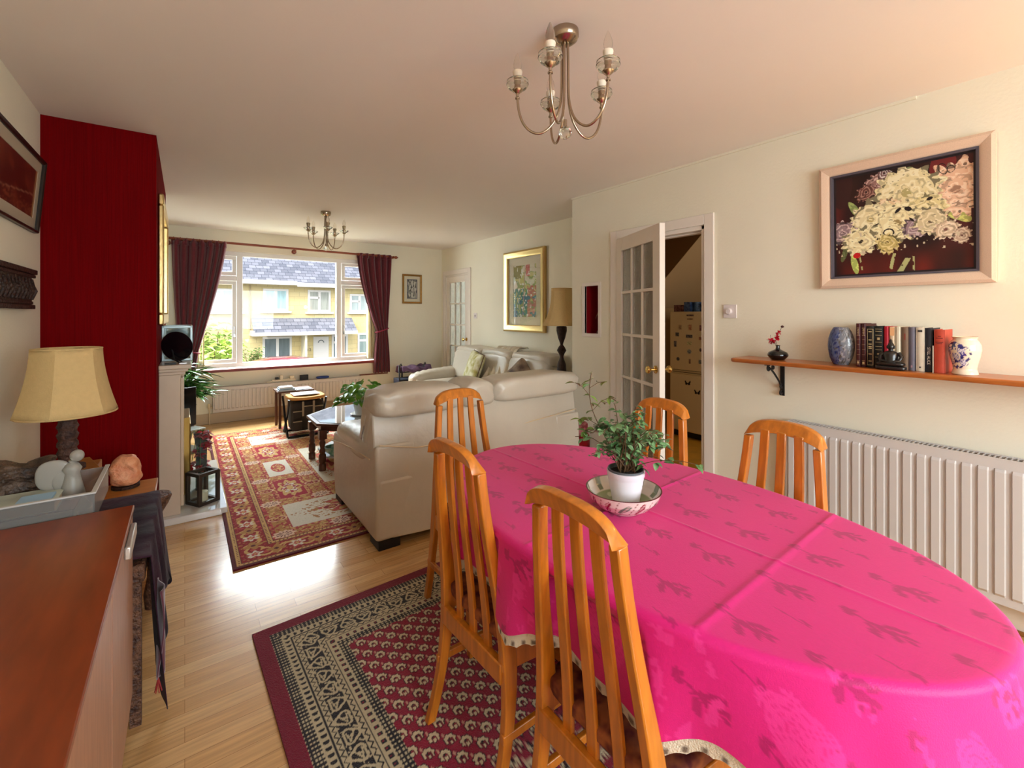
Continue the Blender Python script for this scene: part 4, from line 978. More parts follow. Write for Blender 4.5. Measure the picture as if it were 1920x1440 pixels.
# ------------------------------------------------------------------ chandeliers
def chandelier(loc, lb, rot, sockets, cup):
    t = thing('chandelier', loc, lb, 'chandelier', rot)
    MB().lathe([(0.049, 0), (0.050, -0.012), (0.050, -0.022), (0.046, -0.028), (0.045, -0.034), (0.030, -0.046), (0.014, -0.050), (0, -0.050)][::-1], 32).obj('ceiling_rose', M_nickel, t)
    MB().sphere((0, 0, -0.378), 0.024, 12, 8).obj('crystal_ball', M_crystal, t, smooth=False)
    MB().tube([(0, 0, -0.33), (0, 0, -0.356)], 0.007, 10).obj('finial', M_nickel, t)
    R = 0.178
    for k in range(5):
        a = 2*PI*k/5; ca, sa = math.cos(a), math.sin(a)
        P = [(0.011, -0.045), (0.013, -0.12), (0.014, -0.22), (0.020, -0.28), (0.038, -0.33), (0.068, -0.365), (0.100, -0.378), (0.132, -0.366), (0.158, -0.335), (0.173, -0.29), (0.178, -0.245)]
        PP_ = []
        for i in range(len(P)-1):
            for j in range(3):
                q = j/3; p0 = P[max(i-1, 0)]; p1 = P[i]; p2 = P[i+1]; p3 = P[min(i+2, len(P)-1)]
                f_ = lambda n_: 0.5*(2*p1[n_]+(-p0[n_]+p2[n_])*q+(2*p0[n_]-5*p1[n_]+4*p2[n_]-p3[n_])*q*q+(-p0[n_]+3*p1[n_]-3*p2[n_]+p3[n_])*q**3)
                PP_.append((f_(0)*ca, f_(0)*sa, f_(1)))
        PP_.append((P[-1][0]*ca, P[-1][0]*sa, P[-1][1]))
        arm = MB().tube(PP_, 0.0048, 10).obj('arm', M_nickel, t)
        c = (R*ca, R*sa, -0.245)
        MB().lathe([(0.0085, 0), (0.009, 0.004), (0.005, 0.008), (0.006, 0.018), (0.018, 0.028), (0.021, 0.033), (0.012, 0.035), (0.0125, 0.072), (0.0, 0.072)], 20, c=c).obj('cup', M_nickel, t)
        if cup == 'round': pr = [(0.020, 0.033), (0.034, 0.040), (0.042, 0.053), (0.041, 0.066), (0.034, 0.072), (0.0325, 0.070), (0.0385, 0.063), (0.0385, 0.053), (0.031, 0.043), (0.019, 0.036)]
        else: pr = [(0.018, 0.033), (0.030, 0.040), (0.045, 0.055), (0.044, 0.057), (0.028, 0.046), (0.017, 0.037)]
        MB().lathe(pr+[pr[0]], 20, c=c).obj('crystal_cup', M_crystal, t, ang=25)
        MB().lathe([(0.0135, 0.070), (0.0145, 0.078), (0.0185, 0.100), (0.0175, 0.104), (0.0, 0.104)], 18, c=c).obj('candle_sleeve', sockets, t)
        b = MB().lathe([(0.010, 0.104), (0.0155, 0.118), (0.0165, 0.128), (0.014, 0.142), (0.008, 0.158), (0.003, 0.170), (0.0, 0.173)], 16, c=c).obj('candle_bulb', mat('clear_bulb_glass', (246, 238, 226), 0.05, trans=0.92, ior=1.12, alpha=0.55), t)
    return t
chandelier((1.145, 1.243, H), 'nickel five-arm chandelier with round crystal cups above the dining table', -0.087, mat('cream_candle_sleeve', (240, 226, 206), 0.5), 'round')
chandelier((1.174, 4.88, H), 'nickel five-arm chandelier with flared crystal cups in front of the window', -0.44, mat('nickel_candle_sleeve', (150, 132, 104), 0.35, metal=0.8), 'flare')
# ------------------------------------------------------------------ fireplace
M_marble = mat('cream_marble', (206, 186, 164), 0.3, var=0.05, scale=12)
t = thing('fireplace', (-0.05, 4.22, 0), 'cream marble fireplace surround with polished hearth on the chimney breast', 'fireplace')
MB().box(-0.135, 0.235, 3.60, 4.84, 0.0, 0.045).obj('hearth', mat('polished_white_marble', (222, 220, 216), 0.06, var=0.06, scale=9, coat=1.0, coat_rough=0.02), t, world=True, bevel=0.006)
for y0 in (3.65, 4.63):
    MB().box(-0.134, -0.022, y0, y0+0.16, 0.045, 0.955).box(-0.022, -0.004, y0+0.02, y0+0.14, 0.09, 0.93).obj('pilaster', M_marble, t, world=True, bevel=0.004)
MB().box(-0.134, -0.03, 3.81, 4.63, 0.80, 0.955).obj('frieze', M_marble, t, world=True, bevel=0.003)
MB().box(-0.134, 0.004, 3.635, 4.805, 0.955, 0.975).box(-0.134, 0.018, 3.62, 4.82, 0.975, 0.995).box(-0.134, 0.036, 3.60, 4.84, 0.995, 1.022).obj('mantel', M_marble, t, world=True, bevel=0.004)
MB().box(-0.134, -0.06, 3.81, 4.63, 0.045, 0.80).obj('back_panel', mat('fireplace_dark_panel', (60, 50, 44), 0.4), t, world=True)
MB().box(-0.06, 0.03, 4.02, 4.42, 0.045, 0.60).box(0.03, 0.035, 4.05, 4.39, 0.10, 0.55).obj('fire', mat('brass_gas_fire', (150, 118, 60), 0.3, metal=0.9), t, world=True, bevel=0.006)
# things on the mantel
t = thing('plate', (-0.045, 3.80, 1.0225), 'round black decorative plate on a stand at the front of the mantel', 'plate')
R_ = Matrix.Translation((0.0, 0, 0.108)) @ Matrix.Rotation(1.05, 4, 'Z') @ Matrix.Rotation(PI/2-0.12, 4, 'Y')
MB().lathe([(0.0, -0.010), (0.05, -0.008), (0.10, 0.004), (0.1, 0.008), (0.06, 0.001), (0.0, -0.002)], 36, M=R_).obj('disc', mat('black_lacquer', (14, 12, 16), 0.25, coat=0.5), t)
MB().tube([(0.02, -0.045, 0.0), (-0.012, -0.01, 0.02), (-0.03, 0.02, 0.12)], 0.005, 6).tube([(0.03, 0.03, 0.0), (-0.0, 0.03, 0.02), (-0.03, 0.02, 0.12)], 0.005, 6).obj('stand', M_iron, t)
t = thing('display_case', (-0.045, 4.12, 1.0225), 'silver edged glass display case on the mantel by the curtain', 'display case')
mb = MB(); 
for x in (-0.075, 0.083):
    for y in (-0.20, 0.18): mb.box(x-0.008, x+0.008, y-0.008, y+0.008, 0, 0.235)
for z in (0.004, 0.232):
    for x in (-0.075, 0.083): mb.box(x-0.008, x+0.008, -0.20, 0.18, z-0.004, z+0.012)
    for y in (-0.20, 0.18): mb.box(-0.075, 0.083, y-0.008, y+0.008, z-0.004, z+0.012)
mb.obj('frame', mat('pale_silver_frame', (176, 196, 200), 0.3, metal=0.3), t, bevel=0.003)
for x in (-0.075, 0.083): MB().box(x-0.002, x+0.002, -0.19, 0.17, 0.01, 0.23).obj('side_pane', M_pane, t, smooth=False)
MB().box(-0.07, 0.08, 0.176, 0.18, 0.01, 0.23).obj('back_pane', mat('mirror_pane', (150, 168, 170), 0.1, metal=0.6), t)
tag(MB().box(-0.105, -0.045, 3.64, 3.67, 1.0225, 1.033).obj('matchbox', M_black, bevel=0.002), 'small black matchbox at the front edge of the mantel', 'box')
tag(MB().box(-0.030, 0.012, 3.645, 3.665, 1.0225, 1.031).obj('lighter', mat('steel_lighter', (190, 190, 190), 0.3, metal=1.0), bevel=0.002), 'small steel lighter at the front edge of the mantel', 'lighter')
# gold mirror on the breast
t = thing('mirror', (-0.13, 4.06, 1.31), 'gold framed mirror hanging over the fireplace mantel, seen edge on', 'mirror')
mb = MB(); frame_boxes(mb, 3.56, 4.56, 1.28, 2.10, 0.07, -0.134, -0.105, 'x'); mb.obj('frame', M_gold, t, world=True, bevel=0.008)
MB().box(-0.133, -0.125, 3.62, 4.50, 1.34, 2.04).obj('mirror_glass', mat('silvered_mirror', (230, 230, 230), 0.02, metal=1.0), t, world=True)
# lantern, vase and flowers on the hearth
t = thing('lantern', (0.102, 3.795, 0.0455), 'dark wooden lantern with glass sides at the front corner of the hearth', 'lantern', 0.55)
mb = MB()
for x in (-0.062, 0.062):
    for y in (-0.062, 0.062): mb.box(x-0.011, x+0.011, y-0.011, y+0.011, 0, 0.215)
for z in (0.0, 0.197):
    for s in (-0.062, 0.062): mb.box(-0.062, 0.062, s-0.011, s+0.011, z, z+0.022).box(s-0.011, s+0.011, -0.062, 0.062, z, z+0.022)
mb.box(-0.06, 0.06, -0.06, 0.06, 0.0, 0.010); mb.obj('frame', mat('lantern_dark_wood', (56, 44, 34), 0.5), t, bevel=0.002)
for s in (-0.062, 0.062): MB().box(-0.052, 0.052, s-0.0015, s+0.0015, 0.02, 0.198).obj('pane', M_pane, t, smooth=False); MB().box(s-0.0015, s+0.0015, -0.052, 0.052, 0.02, 0.198).obj('pane', M_pane, t, smooth=False)
MB().lathe([(0.03, 0.0105), (0.03, 0.075), (0.0, 0.073)], 20).obj('candle', mat('ivory_candle', (230, 220, 190), 0.6), t)
t = thing('vase', (0.10, 4.10, 0.0455), 'tall square glass vase with crimson artificial flowers on the hearth', 'vase')
mb = MB(); 
def sq(w_): return [(-w_, -w_), (w_, -w_), (w_, w_), (-w_, w_)]
v = []
for w_, z in ((0.035, 0), (0.035, 0.33), (0.048, 0.42), (0.045, 0.42), (0.032, 0.33), (0.031, 0.02)): v += [(x, y, z) for x, y in sq(w_)]
f = [(3, 2, 1, 0)]+[(i*4+k, i*4+(k+1) % 4, (i+1)*4+(k+1) % 4, (i+1)*4+k) for i in range(5) for k in range(4)]+[(20, 21, 22, 23)]
mb.add(v, f).obj('body', mat('smoked_vase_glass', (130, 140, 136), 0.1, trans=0.75, ior=1.3), t, smooth=False)
rng = random.Random(9); st = MB(); heads = []
for i in range(11):
    a = rng.uniform(0, 2*PI); R = rng.uniform(0.03, 0.115); zt = rng.uniform(0.14, 0.5); P = [(0.0, 0, 0.36), (R*0.4*math.cos(a), R*.4*math.sin(a)-0.01, 0.44), (R*math.cos(a), R*math.sin(a)-0.02, zt)]
    st.tube(P, 0.002, 5); heads.append(P[-1])
st.obj('stem', M_leafd, t)
M_petal = mat('crimson_silk_petal', (168, 8, 28), 0.6, sheen=0.3)
def pf2(r):
    h = r.choice(heads); a = r.uniform(0, 2*PI); return (h[0]+r.gauss(0, .012), h[1]+r.gauss(0, .012), h[2]+r.gauss(0, .016)), (math.cos(a), math.sin(a), r.uniform(-.6, .8)), r.uniform(0.03, 0.05), r.uniform(0.025, 0.04)
leaves(150, pf2, M_petal, 'petals', t, seed=8)

# ------------------------------------------------------------------ sideboard (its top runs out of the picture below)
M_sbtop = mat('red_brown_teak', (132, 58, 24), 0.34, var=0.30, scale=5, stretch=(6, 1.1, 6), coat=0.25, detail=8, coat_rough=0.2)
M_sbf = mat('pale_teak_front', (176, 128, 100), 0.4, var=0.18, scale=9, stretch=(6, 6, 1))
t = thing('sideboard', (-0.37, 0.75, 0), 'long red-brown teak sideboard with a glossy top beside the scarf draped table', 'sideboard')
SY0, SY1, SX = -0.15, 1.845, -0.128
MB().box(-0.60, SX, SY0, SY1, 0.735, 0.75).obj('top', M_sbtop, t, world=True, bevel=0.0025)
MB().box(-0.598, SX-0.018, SY0+0.005, SY1-0.005, 0.16, 0.735).obj('carcass', M_sbtop, t, world=True, bevel=0.002)
for i in range(4):
    a = SY0+0.01+i*(SY1-SY0-0.02)/4; b = a+(SY1-SY0-0.02)/4-0.006
    dr = MB().box(SX-0.018, SX-0.003, a, b, 0.175, 0.725).obj('door', M_sbf, t, world=True, bevel=0.0025)
    yk = b-0.16 if i == 3 else (b-0.05 if i % 2 else a+0.05)
    if i == 3: MB().box(SX-0.003+0.37, SX+0.012+0.37, yk-0.09-0.75, yk+0.09-0.75, 0.690, 0.725).obj('handle', mat('pale_metal_pull', (214, 208, 200), 0.3, metal=0.7), dr, bevel=0.004)
for x in (-0.57, SX-0.05):
    for y in (SY0+0.08, SY1-0.12): MB().lathe([(0.014, 0), (0.024, 0.16)], 12, c=(x, y, 0.0)).obj('leg', M_sbtop, t, world=True)
# acrylic tray behind it stands on a wooden cabinet
M_hon = mat('honey_pine_wood', (168, 110, 52), 0.4, var=0.2, scale=8, stretch=(1, 6, 6))
t = thing('cabinet', (-0.43, 2.28, 0), 'brown corner cabinet with brass edging holding the lamp and the clear tray', 'cabinet')
MB().box(-0.60, -0.262, 1.852, 2.20, 0.0, 0.715).box(-0.60, -0.30, 2.20, 2.72, 0.0, 0.70).obj('body', M_hon, t, world=True, bevel=0.004)
MB().prism([(-0.60, 2.2), (-0.30, 2.2), (-0.262, 2.44), (-0.34, 2.72), (-0.60, 2.72)], 0.700, 0.716).obj('top', M_hon, t, world=True, bevel=0.003)
MB().box(-0.271, -0.263, 2.20, 2.208, 0.0, 0.70).box(-0.281, -0.273, 2.36, 2.368, 0.0, 0.70).obj('edging', M_brass, t, world=True)
# clear tray
t = thing('storage_tray', (-0.41, 2.02, 0.7165), 'clear acrylic tray full of books and stones beyond the sideboard top', 'tray')
M_acr = mat('clear_acrylic', (206, 204, 200), 0.15, trans=0.75, ior=1.2, spec=0.5)
mb = MB().box(-0.598, -0.222, 1.856, 1.861, 0.717, 0.803).box(-0.227, -0.222, 1.861, 2.16, 0.717, 0.803).box(-0.598, -0.222, 2.16, 2.165, 0.717, 0.803).box(-0.598, -0.594, 1.861, 2.16, 0.717, 0.803).box(-0.594, -0.227, 1.861, 2.16, 0.717, 0.721)
mb.obj('tray_wall', M_acr, t, world=True, bevel=0.0015)
mb = MB().box(-0.598, -0.218, 1.852, 1.866, 0.803, 0.808).box(-0.231, -0.218, 1.866, 2.169, 0.803, 0.808); mb.obj('rim', mat('frosted_rim', (206, 206, 204), 0.3, trans=0.2), t, world=True, bevel=0.0015)
def book(name, x0, x1, y0, y1, z0, z1, cm, lb, grp=None, spine='x0', cover=0.0022, cat='book', titlef=None, rz=0.0):
    """book: cover (boards and spine) with a page block; spine on the given side"""
    t = thing(name, ((x0+x1)/2, (y0+y1)/2, z0), lb, cat, rz, grp)
    hx_, hy_, hz_ = (x1-x0)/2, (y1-y0)/2, z1-z0; m = MB()
    if spine in ('x0', 'flat'):
        if spine == 'x0':   # standing on the shelf: boards are the y faces, spine faces -x
            m.box(-hx_, hx_, -hy_, -hy_+cover, 0, hz_).box(-hx_, hx_, hy_-cover, hy_, 0, hz_).prism([(-hx_, -hy_+cover), (-hx_-0.003, -hy_*0.4), (-hx_-0.003, hy_*0.4), (-hx_, hy_-cover), (-hx_+cover, hy_-cover), (-hx_+cover, -hy_+cover)], 0, hz_)
            m.obj('cover', cm, t, bevel=0.0006); MB().box(-hx_+cover, hx_-0.004, -hy_+cover, hy_-cover, 0.003, hz_-0.003).obj('pages', M_paper, t)
        else:               # lying flat, spine along +... the page edges show to the front
            m.box(-hx_, hx_, -hy_, hy_, 0, cover).box(-hx_, hx_, -hy_, hy_, hz_-cover, hz_).box(-hx_, hx_, hy_-cover, hy_, cover, hz_-cover)
            m.obj('cover', cm, t, bevel=0.0006); MB().box(-hx_+0.004, hx_-0.004, -hy_+0.004, hy_-cover, cover, hz_-cover).obj('pages', mat('cream_pages', (226, 210, 180), 0.8), t)
    return t
book('book', -0.590, -0.268, 1.868, 2.03, 0.7215, 0.765, mat('plum_book_cloth', (90, 24, 52), 0.6), 'plum covered thick book lying at the bottom of the clear tray', spine='flat')
book('book', -0.590, -0.308, 1.872, 2.02, 0.7655, 0.796, mat('grey_book_cover', (150, 158, 150), 0.4, col2=(196, 204, 190), scale=9), 'pale grey book lying on the plum book in the tray', spine='flat')
tag(MB().box(-0.395, -0.32, 1.875, 1.95, 0.7965, 0.803).obj('notebook', mat('pale_blue_card', (150, 186, 214), 0.5), bevel=0.001), 'small pale blue card case on top of the grey book', 'card case')
# layered rock ornament
def rockf(a, b, c, x, y, z): 
    n = 0.010*math.sin(z*180+3*math.sin(x*22))+0.010*math.sin(x*37+y*51); return (x+n*(0.7 if abs(a) > 0.5 else 0), y+n*(0.7 if abs(b) > 0.5 else 0), z+(0.010*math.sin(x*60+y*23)+0.006*math.sin(y*90) if c > 0 else 0))
tag(MB().puff(-0.575, -0.352, 2.04, 2.15, 0.7215, 0.868, k=7, n=20, fn=rockf).obj('rock', mat('layered_dark_stone', (44, 32, 26), 0.5, col2=(92, 70, 54), scale=22, bump=1.0, bscale=70), ang=25), 'dark layered stone block standing at the back of the clear tray', 'rock')
# frosted glass angel
t = thing('figurine', (-0.292, 2.00, 0.7215), 'frosted glass winged angel figurine in the clear tray', 'figurine')
M_fro = mat('frosted_glass', (190, 186, 176), 0.35, trans=0.45, ior=1.3, spec=0.7)
MB().lathe([(0.046, 0), (0.046, 0.008), (0.036, 0.02), (0.030, 0.06), (0.021, 0.10), (0.018, 0.118), (0.024, 0.132), (0.016, 0.146), (0.008, 0.152), (0.009, 0.158)], 20).sphere((0.012, -0.004, 0.172), (0.018, 0.017, 0.019), 14, 10).obj('body', M_fro, t, ang=60)
MB().puff(-0.085, 0.0, -0.006, 0.010, 0.07, 0.165, k=2.4, n=10).obj('wing', M_fro, t, ang=80)
MB().puff(0.0, 0.058, -0.01, 0.004, 0.05, 0.125, k=2.0, n=10, M=Matrix.Rotation(-0.5, 4, 'Y')).obj('wing', M_fro, t, ang=80)
# crystal ball ornament right at the picture edge
t = thing('crystal_ornament', (-0.43, 1.66, 0.7505), 'faceted crystal ball on a slim silver stand on the sideboard', 'ornament')
MB().sphere((0, 0, 0.275), 0.034, 10, 6).obj('ball', M_crystal, t, smooth=False)
MB().lathe([(0.04, 0), (0.04, 0.006), (0.008, 0.018), (0.006, 0.12), (0.010, 0.14), (0.006, 0.16), (0.006, 0.235), (0.014, 0.243), (0.0, 0.244)], 16).obj('stand', mat('silver_stand', (190, 186, 180), 0.25, metal=1.0), t)
tag(MB().box(-0.405, -0.392, 1.48, 1.51, 0.7505, 0.757).obj('pen_cap', mat('steel_lighter', (190, 190, 190), 0.3), bevel=0.002), 'tiny silver pen cap lying on the sideboard top', 'pen cap')
# table lamp on the cabinet
t = thing('table_lamp', (-0.385, 2.545, 0.7165), 'large table lamp with cream panelled shade and carved stone column', 'lamp')
prof_l = [(0.032, 0.0)]; rng = random.Random(5)
MB().lathe([(0.055, 0), (0.055, 0.015), (0.036, 0.022)]+[(0.031+0.004*math.sin(k*1.9), 0.022+0.011*k) for k in range(1, 18)]+[(0.024, 0.225), (0.012, 0.235), (0.011, 0.30), (0, 0.30)], 20).obj('base', mat('carved_stone', (96, 66, 54), 0.6, col2=(54, 34, 30), scale=50, bump=1.0, bscale=90), t)
def shade(mb, r0, r1, z0, z1, nseg=8, a0=0.0, flare=2.0):
    v = []; rows = 10
    for i in range(rows+1):
        q = i/rows; z = z1+(z0-z1)*q; r = r1+(r0-r1)*q**flare
        for k in range(nseg*4):
            a = a0+2*PI*k/(nseg*4); kk = k/4-math.floor(k/4); r_ = r*(math.cos(PI/nseg)/math.cos((kk-0.5)*2*PI/nseg)*0.6+0.4)
            v.append((r_*math.cos(a), r_*math.sin(a), z))
    n = nseg*4; f = [(i*n+k, (i+1)*n+k, (i+1)*n+(k+1) % n, i*n+(k+1) % n) for i in range(rows) for k in range(n)]
    return mb.add(v, f)
sh = shade(MB(), 0.158, 0.108, 0.228, 0.492, 6, 0.35, 1.7).obj('lamp_shade', M_shade, t, solid=0.003, ang=25)
mb = MB()
for r, z in ((0.157, 0.229), (0.108, 0.491)): mb.tube([(r*0.97*math.cos(a), r*0.97*math.sin(a), z) for a in [0.35+2*PI*k/36 for k in range(36)]], 0.0035, 6, closed=True)
mb.obj('shade_trim', M_shade, t)
# carved low table with the purple scarf, and the wooden stand with the salt lamp
M_carv = mat('carved_dark_walnut', (60, 34, 26), 0.5, col2=(110, 74, 52), scale=70, bump=1.0, bscale=110)
t = thing('side_table', (-0.34, 2.35, 0), 'dark carved table with inlaid legs underneath the purple scarf', 'table')
MB().box(-0.59, -0.105, 1.90, 2.60, 0.47, 0.53).obj('table_top', M_carv, t, world=True, bevel=0.01)
MB().lathe([(0.030, 0), (0.036, 0.06), (0.022, 0.14), (0.020, 0.36), (0.030, 0.42), (0.058, 0.47), (0.070, 0.50), (0.066, 0.512), (0, 0.512)], 24, c=(-0.118, 2.66, 0)).obj('leg', M_carv, t, world=True)
for x, y in ((-0.13, 1.93), (-0.24, 1.93), (-0.24, 2.57)): MB().box(x-0.015, x+0.015, y-0.015, y+0.015, 0, 0.47).obj('leg', M_carv, t, world=True)
studs = MB()
for k in range(9): studs.sphere((-0.094, 2.645, 0.05+k*0.045), 0.0035, 6, 5)
studs.obj('inlay_dot', mat('pearl_inlay', (220, 210, 190), 0.3), t, world=True)
M_scarf = mat('dark_purple_velvet', (30, 18, 30), 0.8, col2=(56, 24, 42), scale=5, sheen=0.05, spec=0.2, bump=0.3, bscale=40)
def scarf(u, v):
    y = 1.915+0.70*u; fold = 0.011*math.sin(u*21+1.8*math.sin(v*2.2))+0.004*math.sin(u*47+v*2)
    L_ = 0.27+0.24*max(0, 0.4-u)/0.4+0.13*math.exp(-((u-0.97)/0.10)**2)
    if v < 0.4: q = v/0.4; return (-0.58+0.470*q, y, 0.535+0.010+0.4*fold*q)
    q = (v-0.4)/0.6; return (-0.110+0.014+0.030*q+fold*(0.4+0.9*q), y+0.03*math.sin(q*4)*(u-0.3), 0.545-L_*q-0.012*(1-math.cos(q*3)))
t = thing('scarf', (-0.15, 2.25, 0.3), 'dark purple velvet scarf hanging over the carved table edge', 'scarf')
MB().grid(scarf, 90, 40).obj('cloth', M_scarf, t, world=True, solid=0.003, ang=180)
def tail(u, v):
    w_ = 0.10*(1-0.75*v)+0.01; return (-0.066+0.010*math.sin(u*5+v*4), 1.945+w_*(u-0.5)+0.02*(1-v), 0.42-0.30*v)
MB().grid(tail, 16, 24).obj('tail', mat('wine_velvet_tail', (86, 24, 44), 0.7, sheen=0.6), t, world=True, solid=0.004, ang=180)
mb = MB()
for k in range(7): mb.tube([(-0.072, 1.93, 0.125), (-0.072+0.010*math.cos(k), 1.93+0.010*math.sin(k), 0.078)], [0.002, 0.0015], 5)
mb.obj('tassel', mat('red_tassel', (150, 40, 40), 0.7), t, world=True)
tag(MB().puff(-0.275, -0.185, 2.18, 2.36, 0.551, 0.585, k=3, n=8).obj('camera_case', mat('black_gloss_case', (14, 14, 16), 0.12), ang=180), 'small glossy black case on the purple scarf', 'case')
t = thing('wooden_stand', (-0.35, 2.87, 0), 'low honey wood stand against the red chimney breast holding the salt lamp', 'stand')
MB().box(-0.598, -0.112, 2.735, 2.99, 0.475, 0.497).obj('top', mat('orange_pine', (186, 122, 58), 0.35, var=0.15, scale=8, stretch=(1, 6, 6)), t, world=True, bevel=0.003)
for x in (-0.58, -0.135):
    for y in (2.86, 2.97): MB().box(x-0.012, x+0.012, y-0.012, y+0.012, 0, 0.475).obj('leg', M_hon, t, world=True)
def saltf(a, b, c, x, y, z): n = 0.004*math.sin(x*60+z*47)+0.003*math.sin(y*70+z*90); tp = 1-0.28*max(0, c); return (-0.235+(x+0.235)*tp+n, 2.945-0.03+(y-2.915)*tp+n, z+n*0.5*(c > 0))
t = thing('salt_lamp', (-0.235, 2.915, 0.4975), 'rough orange salt crystal lamp on the low wood stand', 'lamp')
MB().puff(-0.297, -0.173, 2.855, 2.975, 0.508, 0.655, k=3.4, n=16, fn=saltf).obj('crystal', mat('orange_salt_crystal', (214, 128, 84), 0.5, col2=(236, 168, 126), scale=26, bump=1.0, bscale=50), t, world=True, ang=80)
MB().lathe([(0.055, 0), (0.055, 0.014), (0, 0.014)], 20).obj('base', M_darkwood, t)

# ------------------------------------------------------------------ things on the walls
def painting_obj(name, lb, cat, quad_plane, a0, a1, b0, b1, wd, dep, fm, axis, wallc, sgn, tilt=0.0, matw=0.0, art=None, glassy=False, mw=0.0, inner=None, res=200):
    """wall picture; axis 'x' or 'y' = wall normal, sgn = side of the wall it hangs on; a along the wall, b = height"""
    cz, ca = (b0+b1)/2, (a0+a1)/2; loc = (wallc+sgn*0.002, ca, b0) if axis == 'x' else (ca, wallc+sgn*0.002, b0)
    t = thing(name, loc, lb, cat); hA, hB = (a1-a0)/2, b1-b0
    def P(a, b, d):      # local coordinates: d off the wall
        d2 = d+tilt*b/hB
        return (sgn*d2, a, b) if axis == 'x' else (a, sgn*d2, b)
    def prof(mb, w0, w1, pr):   # mitred moulding between inset w0 and w1 with (inset, depth) profile
        v = []; 
        for (w_, d_) in pr: v += [P(-hA+w_, w_, d_), P(hA-w_, w_, d_), P(hA-w_, hB-w_, d_), P(-hA+w_, hB-w_, d_)]
        n = len(pr); f = []
        for i in range(n):
            j = (i+1) % n
            for k in range(4): f.append((i*4+k, i*4+(k+1) % 4, j*4+(k+1) % 4, j*4+k))
        mb.add(v, f); return mb
    pr = [(0, 0), (0, dep*0.8), (wd*0.25, dep), (wd*0.75, dep*0.8), (wd, dep*0.55), (wd, 0)]
    prof(MB(), 0, wd, pr).obj('frame', fm, t, ang=20)
    if inner: prof(MB(), 0, 0, [(wd, 0.001), (wd, dep*0.7), (wd+inner[0], dep*0.62), (wd+inner[0], 0.001)]).obj('slip', inner[1], t, ang=20)
    iw = wd+(inner[0] if inner else 0)
    if mw:
        v = [P(-hA+iw, iw, 0.006), P(hA-iw, iw, 0.006), P(hA-iw, hB-iw, 0.006), P(-hA+iw, hB-iw, 0.006)]; q = iw+mw
        v += [P(-hA+q, q, 0.006), P(hA-q, q, 0.006), P(hA-q, hB-q, 0.006), P(-hA+q, hB-q, 0.006), ]
        v += [P(-hA+q, q, 0.002), P(hA-q, q, 0.002), P(hA-q, hB-q, 0.002), P(-hA+q, hB-q, 0.002)]
        f = [(k, (k+1) % 4, 4+(k+1) % 4, 4+k) for k in range(4)]+[(4+k, 4+(k+1) % 4, 8+(k+1) % 4, 8+k) for k in range(4)]
        MB().add(v, f).obj('mount', mat('cream_mount_board', (226, 214, 190), 0.85), t, smooth=False)
        iw = q
    wA, wB = hA-iw, hB-2*iw; nx = res; ny = max(8, int(res*wB/(2*wA)))
    mb, col = paint_xy(lambda X, Y: art(X, Y, 2*wA, wB), np.linspace(0, 2*wA, nx+1), np.linspace(0, wB, ny+1), lambda X, Y: np.array([P(-wA+x, iw+y, 0.0035) for x, y in zip(X, Y)]))
    mb.obj('artwork', mat('painted_canvas', (200, 200, 200), 0.45, attr=True, spec=0.4), t, col=col, ang=180)
    if glassy:
        q = wd*0.9; v = [P(-hA+q, q, 0.010), P(hA-q, q, 0.010), P(hA-q, hB-q, 0.010), P(-hA+q, hB-q, 0.010)]; v += [(p[0]+(0.002*sgn if axis == 'x' else 0), p[1]+(0 if axis == 'x' else 0.002*sgn), p[2]) for p in v]
        MB().add(v, [(0, 1, 2, 3), (7, 6, 5, 4), (0, 4, 5, 1), (1, 5, 6, 2), (2, 6, 7, 3), (3, 7, 4, 0)]).obj('picture_glass', glassy, t, smooth=False)
    return t
